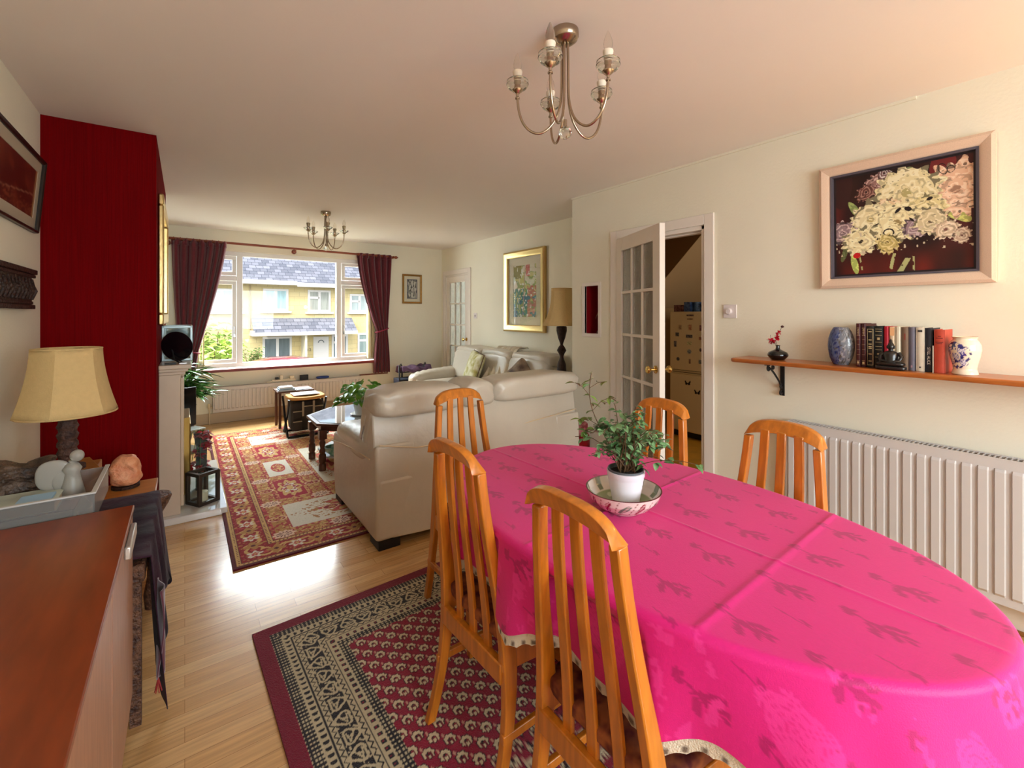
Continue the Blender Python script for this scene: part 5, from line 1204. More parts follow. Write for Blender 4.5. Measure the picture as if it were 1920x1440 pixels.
# the big flower painting; looking at the wall, picture-left is larger y, so mirror X
def flowers(X, Y, Wd, Hg):
    x = (Wd-X)/Wd; y = Y/Hg; n = len(x)
    wx = x+0.02*(vnoise(x, y, 9, 1)-0.5); wy = y+0.03*(vnoise(x, y, 11, 2)-0.5)
    dk = L3(44, 20, 18); img = np.tile(dk, (n, 1)); put(img, np.clip(vnoise(x, y, 3.2, 5)*1.6-0.5, 0, 1)*0.7, L3(92, 30, 30)); put(img, np.clip(1-y*3.2, 0, 1)*vnoise(x*3, y, 3, 6), L3(120, 34, 24)); put(img, np.clip(vnoise(x, y*0.4, 8, 7)*2-1.2, 0, 1), L3(24, 14, 18))
    put(img, ell(wx, wy, 0.80, 0.93, 0.09, 0.14) < 1, L3(110, 34, 34)); put(img, ell(wx, wy, 0.06, 0.97, 0.1, 0.3) < 1, L3(54, 26, 26))
    # stems
    for (a, b, c, d, w_) in ((0.44, 0.0, 0.47, 0.22, 0.012), (0.50, 0.0, 0.56, 0.14, 0.020), (0.60, 0.0, 0.60, 0.16, 0.007), (0.22, 0.05, 0.20, 0.24, 0.006)):
        t_ = np.clip((wy-b)/(d-b), 0, 1); put(img, (np.abs(wx-(a+(c-a)*t_)) < w_) & (wy > b) & (wy < d) & (vnoise(x, y, 40, 9) > 0.3), L3(176, 176, 120))
    # leaves
    for (cx_, cy_, a, b, r, c) in ((0.17, 0.66, 0.035, 0.085, 0.5, (128, 140, 84)), (0.55, 0.89, 0.04, 0.085, -0.5, (134, 142, 96)), (0.745, 0.785, 0.085, 0.045, 0.5, (130, 146, 96)), (0.90, 0.47, 0.10, 0.045, -0.75, (170, 170, 96)), (0.165, 0.12, 0.025, 0.10, 0.15, (170, 180, 96)), (0.09, 0.24, 0.02, 0.09, -0.3, (90, 96, 60)), (0.36, 0.72, 0.035, 0.03, 0.2, (140, 140, 110))):
        e = ell(wx, wy, cx_, cy_, a, b, r); put(img, e < 1, L3(*c)); put(img, (e < 1) & (vnoise(x+y, x-y, 50, 12) > 0.62), L3(*[min(255, q*1.25) for q in c]))
    def flower(cx_, cy_, r, base, hi, cen, sd, asp=1.0):
        dx = (wx-cx_)*Wd/Hg; dy = (wy-cy_)*asp; rr = np.hypot(dx, dy)/r; th = np.arctan2(dy, dx)
        edge = 1+0.10*np.sin(9*th+sd)+0.09*np.sin(17*th+2*sd)+0.16*(vnoise(x, y, 26, sd)-0.5)
        m = rr < edge; put(img, m, L3(*base)); sh = vnoise(x, y, 30, sd+3); bx2 = vnoise(x*1.0+0.02*np.sin(y*60), y*1.4, 48, sd+5); arc = np.sin(rr*17+2.2*sh*3+sd+np.sin(3*th))
        put(img, m & (arc+bx2*1.2 > 1.1), L3(*hi)); put(img, m & (arc+sh*1.3 < -0.25), L3(*[q*0.84 for q in base])); put(img, m & (bx2 > 0.86), L3(*[q*0.7 for q in base])); put(img, m & (rr < 0.15) & (bx2 > 0.4), L3(*cen)); put(img, m & (rr > 0.78) & (sh > 0.66), L3(*[q*0.55 for q in base]))
    flower(0.35, 0.86, 0.10, (150, 110, 104), (206, 176, 166), (90, 50, 46), 2); flower(0.26, 0.80, 0.08, (110, 66, 58), (170, 130, 116), (50, 26, 26), 4)
    flower(0.40, 0.95, 0.055, (120, 84, 84), (216, 206, 200), (40, 30, 30), 6)
    flower(0.88, 0.70, 0.235, (228, 184, 152), (240, 210, 182), (160, 120, 96), 8); flower(0.56, 0.74, 0.235, (226, 212, 164), (238, 228, 190), (176, 164, 110), 11)
    flower(0.68, 0.56, 0.15, (222, 206, 150), (236, 224, 180), (190, 170, 120), 13); flower(0.42, 0.62, 0.105, (222, 192, 150), (236, 214, 180), (170, 130, 96), 15)
    flower(0.30, 0.52, 0.18, (226, 212, 166), (240, 230, 192), (180, 160, 100), 18); flower(0.49, 0.48, 0.19, (228, 214, 166), (240, 232, 190), (150, 130, 84), 22)
    flower(0.07, 0.44, 0.115, (150, 124, 128), (214, 190, 186), (90, 60, 66), 25); flower(0.21, 0.33, 0.135, (230, 216, 168), (242, 234, 194), (50, 40, 30), 28)
    flower(0.62, 0.42, 0.10, (150, 124, 130), (196, 176, 176), (80, 60, 66), 31); flower(0.72, 0.46, 0.12, (206, 190, 150), (230, 216, 180), (110, 90, 70), 34)
    flower(0.82, 0.36, 0.085, (206, 180, 150), (236, 216, 190), (120, 80, 70), 37); flower(0.42, 0.29, 0.09, (190, 170, 104), (226, 210, 150), (70, 50, 36), 39); flower(0.92, 0.30, 0.06, (190, 160, 136), (226, 206, 180), (110, 70, 60), 42)
    put(img, ell(wx, wy, 0.185, 0.205, 0.03, 0.022) < 1, L3(190, 24, 28)); put(img, (vnoise(x, y, 46, 44) > 0.83) & (y < 0.42) & (y > 0.2), L3(206, 190, 160))
    for (cx_, cy_, a, b, r) in ((0.50, 0.60, 0.03, 0.014, 0.9), (0.57, 0.60, 0.028, 0.02, -0.7), (0.59, 0.49, 0.03, 0.008, -1.0), (0.71, 0.66, 0.025, 0.014, 0.3), (0.34, 0.47, 0.02, 0.006, 0.2)): put(img, ell(wx, wy, cx_, cy_, a, b, r) < 1, L3(30, 20, 22))
    e = ell(wx, wy, 0.43, 0.385, 0.042, 0.036); put(img, (e < 1) & (e > 0.55) & (wy > 0.37), L3(30, 18, 20)); e = ell(wx, wy, 0.79, 0.90, 0.03, 0.05, 0.4); put(img, (e < 1) & (e > 0.7), L3(24, 12, 14)); e = ell(wx, wy, 0.85, 0.885, 0.03, 0.03, 0.4); put(img, (e < 1) & (e > 0.7), L3(24, 12, 14))
    put(img, (np.minimum(np.minimum(x*Wd, (1-x)*Wd), np.minimum(y*Hg, (1-y)*Hg)) < 0.010), L3(40, 30, 34))
    return img
painting_obj('painting', 'large oil painting of cream and pink flowers in a limed white frame above the shelf', 'painting', None, 0.352, 1.020, 1.487, 2.140, 0.052, 0.034, mat('limed_white_frame', (222, 194, 170), 0.6, var=0.12, scale=30, stretch=(1, 12, 12)), 'x', XR, -1, tilt=0.012, art=flowers, inner=(0.010, mat('grey_slip', (84, 78, 88), 0.5)), res=300)
def abstract(X, Y, Wd, Hg):
    x = (Wd-X)/Wd; y = Y/Hg; img = np.tile(L3(226, 214, 190), (len(x), 1)); n1 = vnoise(x, y*1.5, 9, 3); n2 = vnoise(x, y, 22, 8)
    put(img, n1 > 0.35, L3(150, 160, 90)); put(img, (n1 > 0.6) & (y > 0.3), L3(206, 196, 120)); put(img, (y < 0.55) & (n2 > 0.4), L3(70, 130, 110)); put(img, (x > 0.62) & (y < 0.6) & (n2 > 0.3), L3(196, 110, 90)); put(img, (y < 0.4) & (n1 < 0.4), L3(60, 110, 130))
    put(img, (x > 0.55) & (y > 0.78) & (x < 0.72), L3(196, 100, 90)); put(img, (x < 0.35) & (y > 0.75), L3(140, 130, 50)); put(img, n2 > 0.8, L3(236, 230, 216)); put(img, np.abs(x-0.42-0.1*y) < 0.012, L3(200, 150, 140))
    return img
painting_obj('framed_picture', 'tall gold framed abstract print under glass above the far sofa', 'picture', None, 4.015, 4.845, 1.128, 2.14, 0.085, 0.045, M_gold, 'x', XA, -1, art=abstract, mw=0.10, glassy=glass('picture_glass', (0.97, 0.98, 0.98), 0.0, ior=1.75), res=90)
def lino(X, Y, Wd, Hg):
    x = X/Wd; y = Y/Hg; img = np.tile(L3(206, 200, 190), (len(x), 1)); n = vnoise(x*1.6, y, 12, 7)+0.3*np.sin(x*30+6*vnoise(x, y, 5, 2)); put(img, n > 0.55, L3(50, 44, 44)); b = np.minimum(np.minimum(x, 1-x)*Wd, np.minimum(y, 1-y)*Hg); put(img, b < 0.016, L3(96, 90, 104)); return img
painting_obj('framed_picture', 'small gold framed black and white print between curtain and far door', 'picture', None, 2.727, 3.050, 1.513, 1.970, 0.030, 0.02, M_gilt2, 'y', YF, -1, art=lino, mw=0.045, glassy=MATS['picture_glass'], res=50)
def redart(X, Y, Wd, Hg):
    x = X/Wd; y = Y/Hg; img = np.tile(L3(96, 30, 24), (len(x), 1)); n = vnoise(x*2, y*1.2+x, 4, 3); put(img, np.clip(n*2-1, 0, 1), L3(140, 60, 40)); put(img, np.abs(y-0.35-0.3*(x-0.5)) < 0.015, L3(176, 120, 96)); put(img, (y < 0.3) & (vnoise(x, y, 30, 5) > 0.6), L3(150, 80, 56)); put(img, x > 0.95, L3(190, 130, 70)); return img
painting_obj('framed_picture', 'dark framed rust red print on the side wall beside the chimney breast', 'picture', None, 2.50, 3.235, 1.752, 2.112, 0.016, 0.022, mat('thin_black_frame', (34, 20, 18), 0.35), 'x', XL, 1, tilt=0.03, art=redart, mw=0.05, glassy=MATS['picture_glass'], res=80)
t = thing('carved_plaque', (XL+0.003, 2.82, 1.372), 'dark carved wooden wall plaque below the rust red print', 'plaque')
mb = MB().box(0, 0.020, -0.30, 0.275, 0.02, 0.172); 
MB().box(0, 0.024, -0.30, 0.265, 0.02, 0.165).obj('panel', M_darkwood, t, bevel=0.003)
MB().box(0, 0.034, -0.31, 0.315, 0.165, 0.188).box(0, 0.030, -0.31, 0.305, 0.148, 0.163).box(0, 0.034, -0.31, 0.275, 0.0, 0.02).box(0, 0.028, -0.31, 0.268, 0.022, 0.036).obj('carved_rim', M_darkwood, t, bevel=0.003)
mb = MB()
for k in range(11):
    y = -0.27+k*0.052; mb.tube([(0.026, y, 0.045), (0.034, y+0.012, 0.085), (0.030, y-0.006, 0.11), (0.026, y+0.004, 0.14)], [0.006, 0.010, 0.008, 0.004], 8)
mb.obj('carving_groove', M_darkwood, t)
# switches
def switch(lb, loc, axis, w_=0.086, knob=True):
    t = thing('light_switch', loc, lb, 'switch')
    MB().box(-0.008, 0, -w_/2, w_/2, 0, w_).obj('plate', mat('white_switch_plastic', (226, 216, 214), 0.35), t, bevel=0.002)
    if knob: MB().lathe([(0.020, 0), (0.019, 0.012), (0.016, 0.016), (0, 0.016)], 24, M=Matrix.Translation((-0.008, 0.004, w_/2)) @ Matrix.Rotation(-PI/2, 4, 'Y')).obj('dimmer_knob', MATS['white_switch_plastic'], t)
    else: MB().box(-0.012, -0.008, -0.008, 0.008, w_/2-0.012, w_/2+0.012).obj('rocker', mat('grey_rocker', (120, 110, 106), 0.4), t, bevel=0.001)
switch('white dimmer switch with round knob beside the kitchen doorway', (XR-0.001, 1.538, 1.323), 'x')
switch('small light switch on the wall next to the far door', (XA-0.001, 5.60, 1.285), 'x', 0.080, False)

# ------------------------------------------------------------------ radiators
def radiator(lb, x0, x1, z0, z1, loc, rz, cols, grille, depth=0.085):
    """local: length along x from x0..x1, front face towards -y"""
    t = thing('radiator', loc, lb, 'radiator', rz); n = cols; Wd = x1-x0; m = MB()
    m.box(x0, x1, -depth, -depth+0.010, z0, z1)
    f0 = -depth; p = Wd/n
    pr = []
    for i in range(n):
        a = x0+i*p; pr += [(a, f0), (a+p*0.30, f0), (a+p*0.38, f0-0.009), (a+p*0.92, f0-0.009), (a+p, f0)]
    zt, zb = z1-0.055, z0+0.045; v = []; 
    for z, k in ((zb-0.012, 0.0), (zb, 1.0), (zt, 1.0), (zt+0.012, 0.0)): v += [(x, f0+(y-f0)*k-0.0008, z) for x, y in pr]
    L_ = len(pr); f = [(r*L_+i, r*L_+i+1, (r+1)*L_+i+1, (r+1)*L_+i) for r in range(3) for i in range(L_-1)]
    m.add(v, f); m.obj('front_panel', M_rad, t, bevel=0.0, ang=20)
    MB().box(x0, x1, -0.030, -0.022, z0, z1).obj('rear_panel', M_rad, t)
    MB().box(x0-0.002, x0+0.004, -depth, -0.022, z0, z1).box(x1-0.004, x1+0.002, -depth, -0.022, z0, z1).obj('side_panel', M_rad, t)
    if grille:
        g = MB(); nb = int(Wd/0.0165)
        for i in range(nb): a = x0+Wd*i/nb; g.box(a, a+0.0045, -depth+0.009, -0.024, z1-0.006, z1-0.001)
        g.box(x0, x1, -depth-0.001, -depth+0.010, z1-0.004, z1+0.001).box(x0, x1, -0.028, -0.018, z1-0.004, z1+0.001); g.obj('top_grille', M_rad, t)
        MB().box(x0+0.01, x1-0.01, -depth+0.012, -0.03, z0+0.02, z1-0.03).obj('convector_fins', mat('dark_radiator_fins', (96, 84, 66), 0.7), t)
    else: MB().box(x0, x1, -depth, -0.022, z1-0.004, z1+0.001).obj('top_cap', M_rad, t)
    pv = MB()
    for x in (x0-0.035,): pv.tube([(x, -0.055, 0.004), (x, -0.055, z0+0.05)], 0.0075, 8).lathe([(0.014, 0), (0.016, 0.01), (0.016, 0.05), (0.012, 0.06), (0, 0.06)], 12, c=(x, -0.055, z0+0.05)).tube([(x, -0.055, z0+0.06), (x0, -0.055, z0+0.06)], 0.009, 8)
    pv.obj('valve', mat('white_valve', (214, 196, 168), 0.4), t)
    return t
radiator('long white double radiator under the book shelf', 0.0, 2.10, 0.134, 0.742, (XR-0.001, 1.165, 0), -PI/2, 42, True, 0.098)
radiator('wide low radiator under the front window', 0.28, 2.05, 0.147, 0.458, (0, YF-0.001, 0), 0.0, 40, False, 0.10)

# ------------------------------------------------------------------ shelf with its ornaments
SZ = 1.088; SXF = 2.625
t = thing('wall_shelf', (2.75, 0.30, SZ-0.026), 'long oak wall shelf with rounded edge above the radiator', 'shelf')
cpts = [(XR-0.001, 1.425), (SXF+0.03, 1.425), (SXF+0.008, 1.412), (SXF, 1.385), (SXF, -1.2), (XR-0.001, -1.2)]
MB().prism(cpts, SZ-0.024, SZ).obj('board', M_oak, t, world=True, bevel=0.009, seg=3)
for yb in (1.222, -0.35):
    b = MB(); x0 = XR-0.004
    b.box(x0-0.005, x0+0.003, yb-0.011, yb+0.011, 0.868, SZ-0.024).box(x0-0.20, x0, yb-0.011, yb+0.011, SZ-0.030, SZ-0.024)
    b.tube([(x0-0.150, yb, SZ-0.05), (x0-0.10, yb, SZ-0.085), (x0-0.04, yb, SZ-0.135), (x0-0.012, yb, SZ-0.175)], 0.0055, 8)
    for (cx_, cz, r, s_) in ((x0-0.172, SZ-0.048, 0.017, 1), (x0-0.118, SZ-0.045, 0.013, 1), (x0-0.018, SZ-0.165, 0.012, 1), (x0-0.020, 0.885, 0.014, 1)):
        b.tube([(cx_+(r*(1-0.55*q/14))*math.cos(q*0.42+1.2), yb, cz+(r*(1-0.55*q/14))*math.sin(q*0.42+1.2)) for q in range(15)], 0.0055, 8)
    b.obj('bracket', M_iron, t, world=True)
t = thing('vase', (2.735, 1.195, SZ+0.0005), 'squat black bud vase with red blossom sprig on the shelf', 'vase')
MB().lathe([(0.030, 0), (0.036, 0.003), (0.052, 0.022), (0.053, 0.030), (0.046, 0.043), (0.026, 0.053), (0.013, 0.060), (0.010, 0.068), (0.010, 0.078), (0.014, 0.083), (0.010, 0.083), (0.0, 0.06)], 32).obj('body', mat('black_glazed_ceramic', (12, 10, 12), 0.12, coat=0.6), t)
S1 = [(0, 0, 0.07), (0.0, 0.012, 0.11), (0.0, -0.004, 0.155), (0.0, -0.022, 0.186)]; S2 = [(0, 0, 0.07), (0.0, 0.020, 0.095), (0.0, 0.042, 0.108), (0.0, 0.062, 0.110)]
MB().tube(S1, 0.0012, 5).tube(S2, 0.0012, 5).tube([(0, 0.036, 0.11), (0, 0.040, 0.14)], 0.001, 5).sphere((0, -0.024, 0.189), (0.008, 0.009, 0.007), 8, 6).obj('stem', mat('dark_twig', (70, 34, 30), 0.7), t)
def pf3(r):
    S_ = r.choice((S1[1:3], S1[1:3], S2[1:3])); q = r.random(); p = [S_[0][i]+(S_[1][i]-S_[0][i])*q for i in range(3)]; a = r.uniform(0, 2*PI)
    return p, (0.3*math.cos(a), math.cos(a*1.7), math.sin(a)), r.uniform(0.014, 0.022), r.uniform(0.012, 0.018)
leaves(46, pf3, mat('scarlet_petal', (196, 12, 40), 0.5), 'petals', t, seed=3)
t = thing('vase', (2.735, 0.889, SZ+0.0005), 'tall flattened blue and grey glazed vase beside the brown books', 'vase')
prb = [(0.040, 0), (0.045, 0.004), (0.062, 0.035), (0.072, 0.075), (0.0735, 0.10), (0.070, 0.135), (0.058, 0.168), (0.043, 0.190), (0.039, 0.192), (0.036, 0.185), (0, 0.17)]
pb = []
for i in range(len(prb)-1):
    for k in range(5): q = k/5; pb.append((prb[i][0]*(1-q)+prb[i+1][0]*q, prb[i][1]*(1-q)+prb[i+1][1]*q))
pb.append(prb[-1]); mb = MB().lathe(pb, 90); V = np.array(mb.v); A_ = np.arctan2(V[:, 1], V[:, 0]); col = np.tile(L3(120, 124, 132), (len(V), 1))
side = np.clip(0.5+0.9*np.sin(A_)+0.5*(vnoise(A_*3, V[:, 2]*40, 1.2, 3)-0.5), 0, 1)
put(col, side, L3(66, 82, 134)); put(col, (vnoise(A_*9, V[:, 2]*110, 1.5, 5) > 0.60) & (side > 0.5), L3(36, 48, 104)); put(col, (vnoise(A_*5, V[:, 2]*60, 1.5, 8) > 0.66) & (side < 0.5), L3(160, 160, 164)); put(col, (vnoise(A_*7, V[:, 2]*90, 1.2, 9) > 0.7) & (side < 0.6), L3(86, 84, 80))
mb.v = [(x*0.55, y*0.80, z) for x, y, z in mb.v]; mb.obj('body', mat('blue_grey_glaze', (120, 124, 132), 0.22, attr=True, coat=0.5, bump=0.3, bscale=60), t, col=col, ang=60)
# books
def txt(s, size, m_, parent, loc, rot, ext=0.0004, align='CENTER'):
    c = bpy.data.curves.new('lettering', 'FONT'); c.body = s; c.size = size; c.extrude = ext; c.align_x = align; c.align_y = 'CENTER'
    tmp = bpy.data.objects.new('lettering_source', c); C.objects.link(tmp); me = bpy.data.meshes.new_from_object(tmp.evaluated_get(bpy.context.evaluated_depsgraph_get())); bpy.data.objects.remove(tmp)
    o = bpy.data.objects.new('lettering', me); C.objects.link(o); me.materials.clear(); me.materials.append(m_); o.parent = parent; o.location = loc; o.rotation_euler = rot; return o
M_gilt = mat('gilt_lettering', (206, 186, 140), 0.4, metal=0.3); M_silv = mat('pale_lettering', (214, 208, 200), 0.5)
VR = (PI/2, 0, -PI/2)      # upright text facing -x ; VD reads downwards
VD = (PI, PI/2, 0)
BK = [ # y_hi, y_lo, height, depth, colour, label, style
 (0.814, 0.795, 0.214, 0.150, (74, 22, 24), 'slim oxblood leather volume with gilt bands, next to the blue vase', 'band'),
 (0.793, 0.773, 0.213, 0.150, (66, 20, 22), 'second oxblood leather volume, touching the black books', 'band'),
 (0.771, 0.741, 0.202, 0.150, (22, 18, 16), 'black hardback with a white ruled border along its spine', 'box'),
 (0.74, 0.707, 0.202, 0.150, (18, 22, 20), 'black hardback with gilt bars, partly behind the statuette', 'bars'),
 (0.703, 0.685, 0.202, 0.130, (176, 24, 44), 'bright red paperback partly behind the statuette', 'red'),
 (0.682, 0.663, 0.200, 0.130, (214, 190, 158), 'cream and peach paperback directly behind the statuette head', 'peach'),
 (0.661, 0.641, 0.201, 0.130, (216, 206, 182), 'ivory paperback just past the statuette head', 'ivory'),
 (0.639, 0.613, 0.200, 0.130, (122, 98, 78), 'faded brown thick paperback between ivory and grey spines', 'plain'),
 (0.612, 0.59, 0.200, 0.130, (104, 100, 112), 'faded lavender grey paperback beside the white spine', 'grey'),
 (0.587, 0.557, 0.199, 0.130, (214, 204, 184), 'thick off-white paperback with small dark mark near the top', 'white'),
 (0.556, 0.53, 0.198, 0.130, (34, 38, 48), 'dark navy paperback reading STILL ALICE on its spine', 'alice'),
 (0.5285, 0.5255, 0.120, 0.100, (232, 214, 190), 'thin cream pamphlet slotted beside the orange book', 'none'),
 (0.523, 0.488, 0.192, 0.140, (182, 66, 44), 'thick orange-red hardback at the end next to the blue and white jar', 'orange')]
for i, (ya, yb, h, dp, colr, lb, stl) in enumerate(BK):
    x0 = SXF+0.062+(0.012 if stl not in ('orange', 'none') else 0.0)
    b = book('book', x0, min(x0+dp, XR-0.006), yb, ya, SZ+0.0005, SZ+h, mat('book_cloth_%s' % 'abcdefghijklmno'[i], colr, 0.55, var=0.12, scale=30), lb, 'books in the row on the oak shelf')
    hx_ = (min(x0+dp, XR-0.006)-x0)/2; xs_ = -hx_-0.0034; w_ = ya-yb; m = MB()
    if stl == 'band':
        for z in (0.012, 0.030, 0.155, 0.190): m.box(xs_, xs_+0.002, -w_*0.30, w_*0.30, z, z+0.0016)
        for z in (0.06, 0.085, 0.11, 0.135): m.box(xs_, xs_+0.002, -w_*0.30, w_*0.30, z, z+0.0008)
        for k in range(7): m.box(xs_, xs_+0.002, -w_*0.2, w_*0.2*(0.4+0.6*((k*7) % 3)/2), 0.160+k*0.004, 0.1615+k*0.004)
        m.box(xs_, xs_+0.002, -w_*0.22, w_*0.22, 0.016, 0.026)
    elif stl == 'box':
        for a, c, d, e in ((-0.36, 0.36, 0.012, 0.0135), (-0.36, 0.36, 0.186, 0.1875)): m.box(xs_, xs_+0.002, w_*a, w_*c, d, e)
        m.box(xs_, xs_+0.002, -w_*0.40, -w_*0.33, 0.012, 0.1875).box(xs_, xs_+0.002, w_*0.36, w_*0.38, 0.012, 0.1875)
        for z in (0.030, 0.064, 0.092, 0.100, 0.112, 0.132, 0.172): m.box(xs_, xs_+0.002, -w_*0.2, w_*0.22, z, z+0.004)
    elif stl == 'bars':
        for z in (0.012, 0.052, 0.088, 0.104, 0.124, 0.158, 0.176, 0.187): m.box(xs_, xs_+0.002, -w_*0.38, w_*0.38, z, z+0.0014)
        for z in (0.066, 0.136, 0.142): m.box(xs_, xs_+0.002, -w_*0.15, w_*0.15, z, z+0.005)
    elif stl == 'orange':
        for z, q in ((0.160, 0.14), (0.152, 0.32), (0.134, 0.34), (0.128, 0.26)): m.box(xs_, xs_+0.002, -w_*q, w_*q, z, z+0.0030)
    elif stl == 'white': m.box(xs_, xs_+0.002, -w_*0.25, w_*0.28, 0.178, 0.188).box(xs_, xs_+0.002, -w_*0.1, w_*0.12, 0.016, 0.022)
    elif stl == 'peach': m.box(xs_, xs_+0.002, -w_*0.42, w_*0.42, 0.158, 0.197)
    elif stl == 'plain': m.box(xs_, xs_+0.002, -w_*0.1, w_*0.1, 0.14, 0.17)
    elif stl == 'grey': m.box(xs_, xs_+0.002, -w_*0.1, w_*0.15, 0.015, 0.025)
    if m.v: m.obj('spine_marking', {'orange': mat('dark_red_ink', (90, 24, 22), 0.6), 'white': mat('dark_ink', (60, 52, 50), 0.6), 'peach': mat('peach_label', (226, 170, 120), 0.6), 'plain': mat('rust_ink', (130, 60, 46), 0.6), 'grey': mat('pink_ink', (170, 130, 140), 0.6)}.get(stl, M_gilt), b)
    if stl == 'alice': txt('STILL ALICE', 0.015, M_silv, b, (xs_+0.0002, 0.0, 0.072), Matrix(((0, 0, -1), (0, -1, 0), (-1, 0, 0))).transposed().to_euler())
# statuette of a seated figure in meditation
t = thing('statuette', (2.658, 0.667, SZ+0.0005), 'small black seated meditating figure statuette in front of the books', 'statuette')
M_ebo = mat('black_resin', (20, 16, 16), 0.28, coat=0.3)
MB().puff(-0.026, 0.026, -0.056, 0.056, 0.0, 0.020, k=4, n=10).obj('pedestal', M_ebo, t, ang=180)
mb = MB().puff(-0.026, 0.024, -0.052, 0.052, 0.018, 0.040, k=2.8, n=10).lathe([(0.030, 0.036), (0.026, 0.055), (0.029, 0.074), (0.022, 0.084), (0.009, 0.090), (0.009, 0.098)], 18)
mb.sphere((-0.001, 0, 0.108), (0.0145, 0.0135, 0.0165), 14, 10).lathe([(0.012, 0.117), (0.009, 0.124), (0.006, 0.128), (0.0045, 0.138), (0.0, 0.146)], 12)
for s in (-1, 1): mb.tube([(0, s*0.027, 0.080), (-0.004, s*0.040, 0.062), (-0.018, s*0.034, 0.045), (-0.024, s*0.010, 0.040)], [0.009, 0.0085, 0.007, 0.005], 8).sphere((0, s*0.0135, 0.106), (0.003, 0.003, 0.008), 6, 5)
mb.obj('body', M_ebo, t, ang=60)
# ginger-jar shaped vase
t = thing('vase', (2.715, 0.430, SZ+0.0005), 'cream jar shaped vase painted with blue flowers at the end of the books', 'vase')
prb = [(0.040, 0), (0.043, 0.004), (0.041, 0.012), (0.037, 0.024), (0.040, 0.045), (0.047, 0.075), (0.052, 0.105), (0.051, 0.128), (0.044, 0.143), (0.038, 0.150), (0.038, 0.155), (0.043, 0.162), (0.040, 0.163), (0.034, 0.156), (0.0, 0.12)]
pb = []
for i in range(len(prb)-1):
    for k in range(6): q = k/6; pb.append((prb[i][0]*(1-q)+prb[i+1][0]*q, prb[i][1]*(1-q)+prb[i+1][1]*q))
pb.append(prb[-1]); mb = MB().lathe(pb, 150); V = np.array(mb.v); A_ = np.arctan2(V[:, 1], V[:, 0]); col = np.tile(L3(238, 222, 196), (len(V), 1))
s_ = ((A_-2.62+PI) % (2*PI)-PI)*0.055; zz = V[:, 2]-0.083; inm = (ell(s_, zz, 0, 0, 0.062, 0.056) < 1+0.25*(vnoise(s_, zz, 90, 2)-0.5)*2)
nA = vnoise(s_+0.01*np.sin(zz*90), zz+0.01*np.sin(s_*80), 95, 6); put(col, inm & (nA > 0.50), L3(58, 56, 130)); put(col, inm & (nA > 0.74), L3(30, 30, 86))
for (a, b, r) in ((0.0, -0.005, 0.017), (-0.028, 0.018, 0.013), (0.024, 0.02, 0.013), (0.03, -0.03, 0.013), (-0.024, -0.030, 0.012)):
    rr = np.hypot(s_-a, zz-b); th = np.arctan2(zz-b, s_-a); put(col, (rr < r*(1+0.15*np.cos(6*th))), L3(226, 218, 222)); put(col, (rr < r) & (np.sin(rr*900+3*th) > 0.35), L3(62, 62, 140))
mb.obj('body', mat('blue_white_glaze', (238, 222, 196), 0.15, attr=True, coat=0.7), t, col=col, ang=60)
# ------------------------------------------------------------------ warm lamp on the shelf just beyond the picture
t = thing('table_lamp', (2.74, -0.20, SZ+0.0005), 'lit table lamp on the far end of the oak shelf', 'lamp')
MB().lathe([(0.05, 0), (0.05, 0.01), (0.02, 0.03), (0.03, 0.10), (0.02, 0.17), (0.008, 0.19), (0.008, 0.30), (0, 0.30)], 20).obj('base', mat('lamp_ceramic', (200, 190, 170), 0.3), t)
M_lit = mat('lit_lamp_fabric', (240, 200, 140), 0.9, emit=(255, 170, 80), es=2.5)
MB().lathe([(0.105, 0.24), (0.075, 0.40)], 28).obj('lamp_shade', M_lit, t, solid=0.003).data
ld = bpy.data.lights.new('lamp_bulb_light', 'POINT'); ld.energy = 4.5; ld.color = (1.0, 0.58, 0.22); ld.shadow_soft_size = 0.05
lo = bpy.data.objects.new('lamp_bulb_light', ld); C.objects.link(lo); lo.location = (2.74, -0.20, SZ+0.46)

# ------------------------------------------------------------------ kitchen: fridge, magnets and things on top
t = thing('fridge', (4.70, 2.79, 0), 'cream fridge freezer covered in small magnets seen through the doorway', 'fridge')
M_fr = mat('cream_fridge_enamel', (226, 206, 166), 0.35)
FX = 4.40; FY_0, FY_1 = 2.50, 3.062
MB().box(FX+0.05, 5.0, FY_0, FY_1, 0.06, 1.375).obj('body', M_fr, t, world=True, bevel=0.006)
MB().box(FX+0.06, 4.98, FY_0+0.01, FY_1-0.01, 0.0, 0.06).obj('plinth', M_black, t, world=True)
d1 = MB().box(FX, FX+0.048, FY_0, FY_1, 0.735, 1.375).obj('door', M_fr, t, world=True, bevel=0.012, seg=3)
d2 = MB().box(FX, FX+0.048, FY_0, FY_1, 0.075, 0.700).obj('door', M_fr, t, world=True, bevel=0.012, seg=3)
for d_, z in ((d1, 0.727), (d2, 0.706)):
    MB().box(FX-0.004, FX+0.02, FY_0+0.02, FY_1-0.02, z-0.008, z+0.006).obj('grip', mat('fridge_grip', (206, 186, 146), 0.4), t, world=True, bevel=0.002)
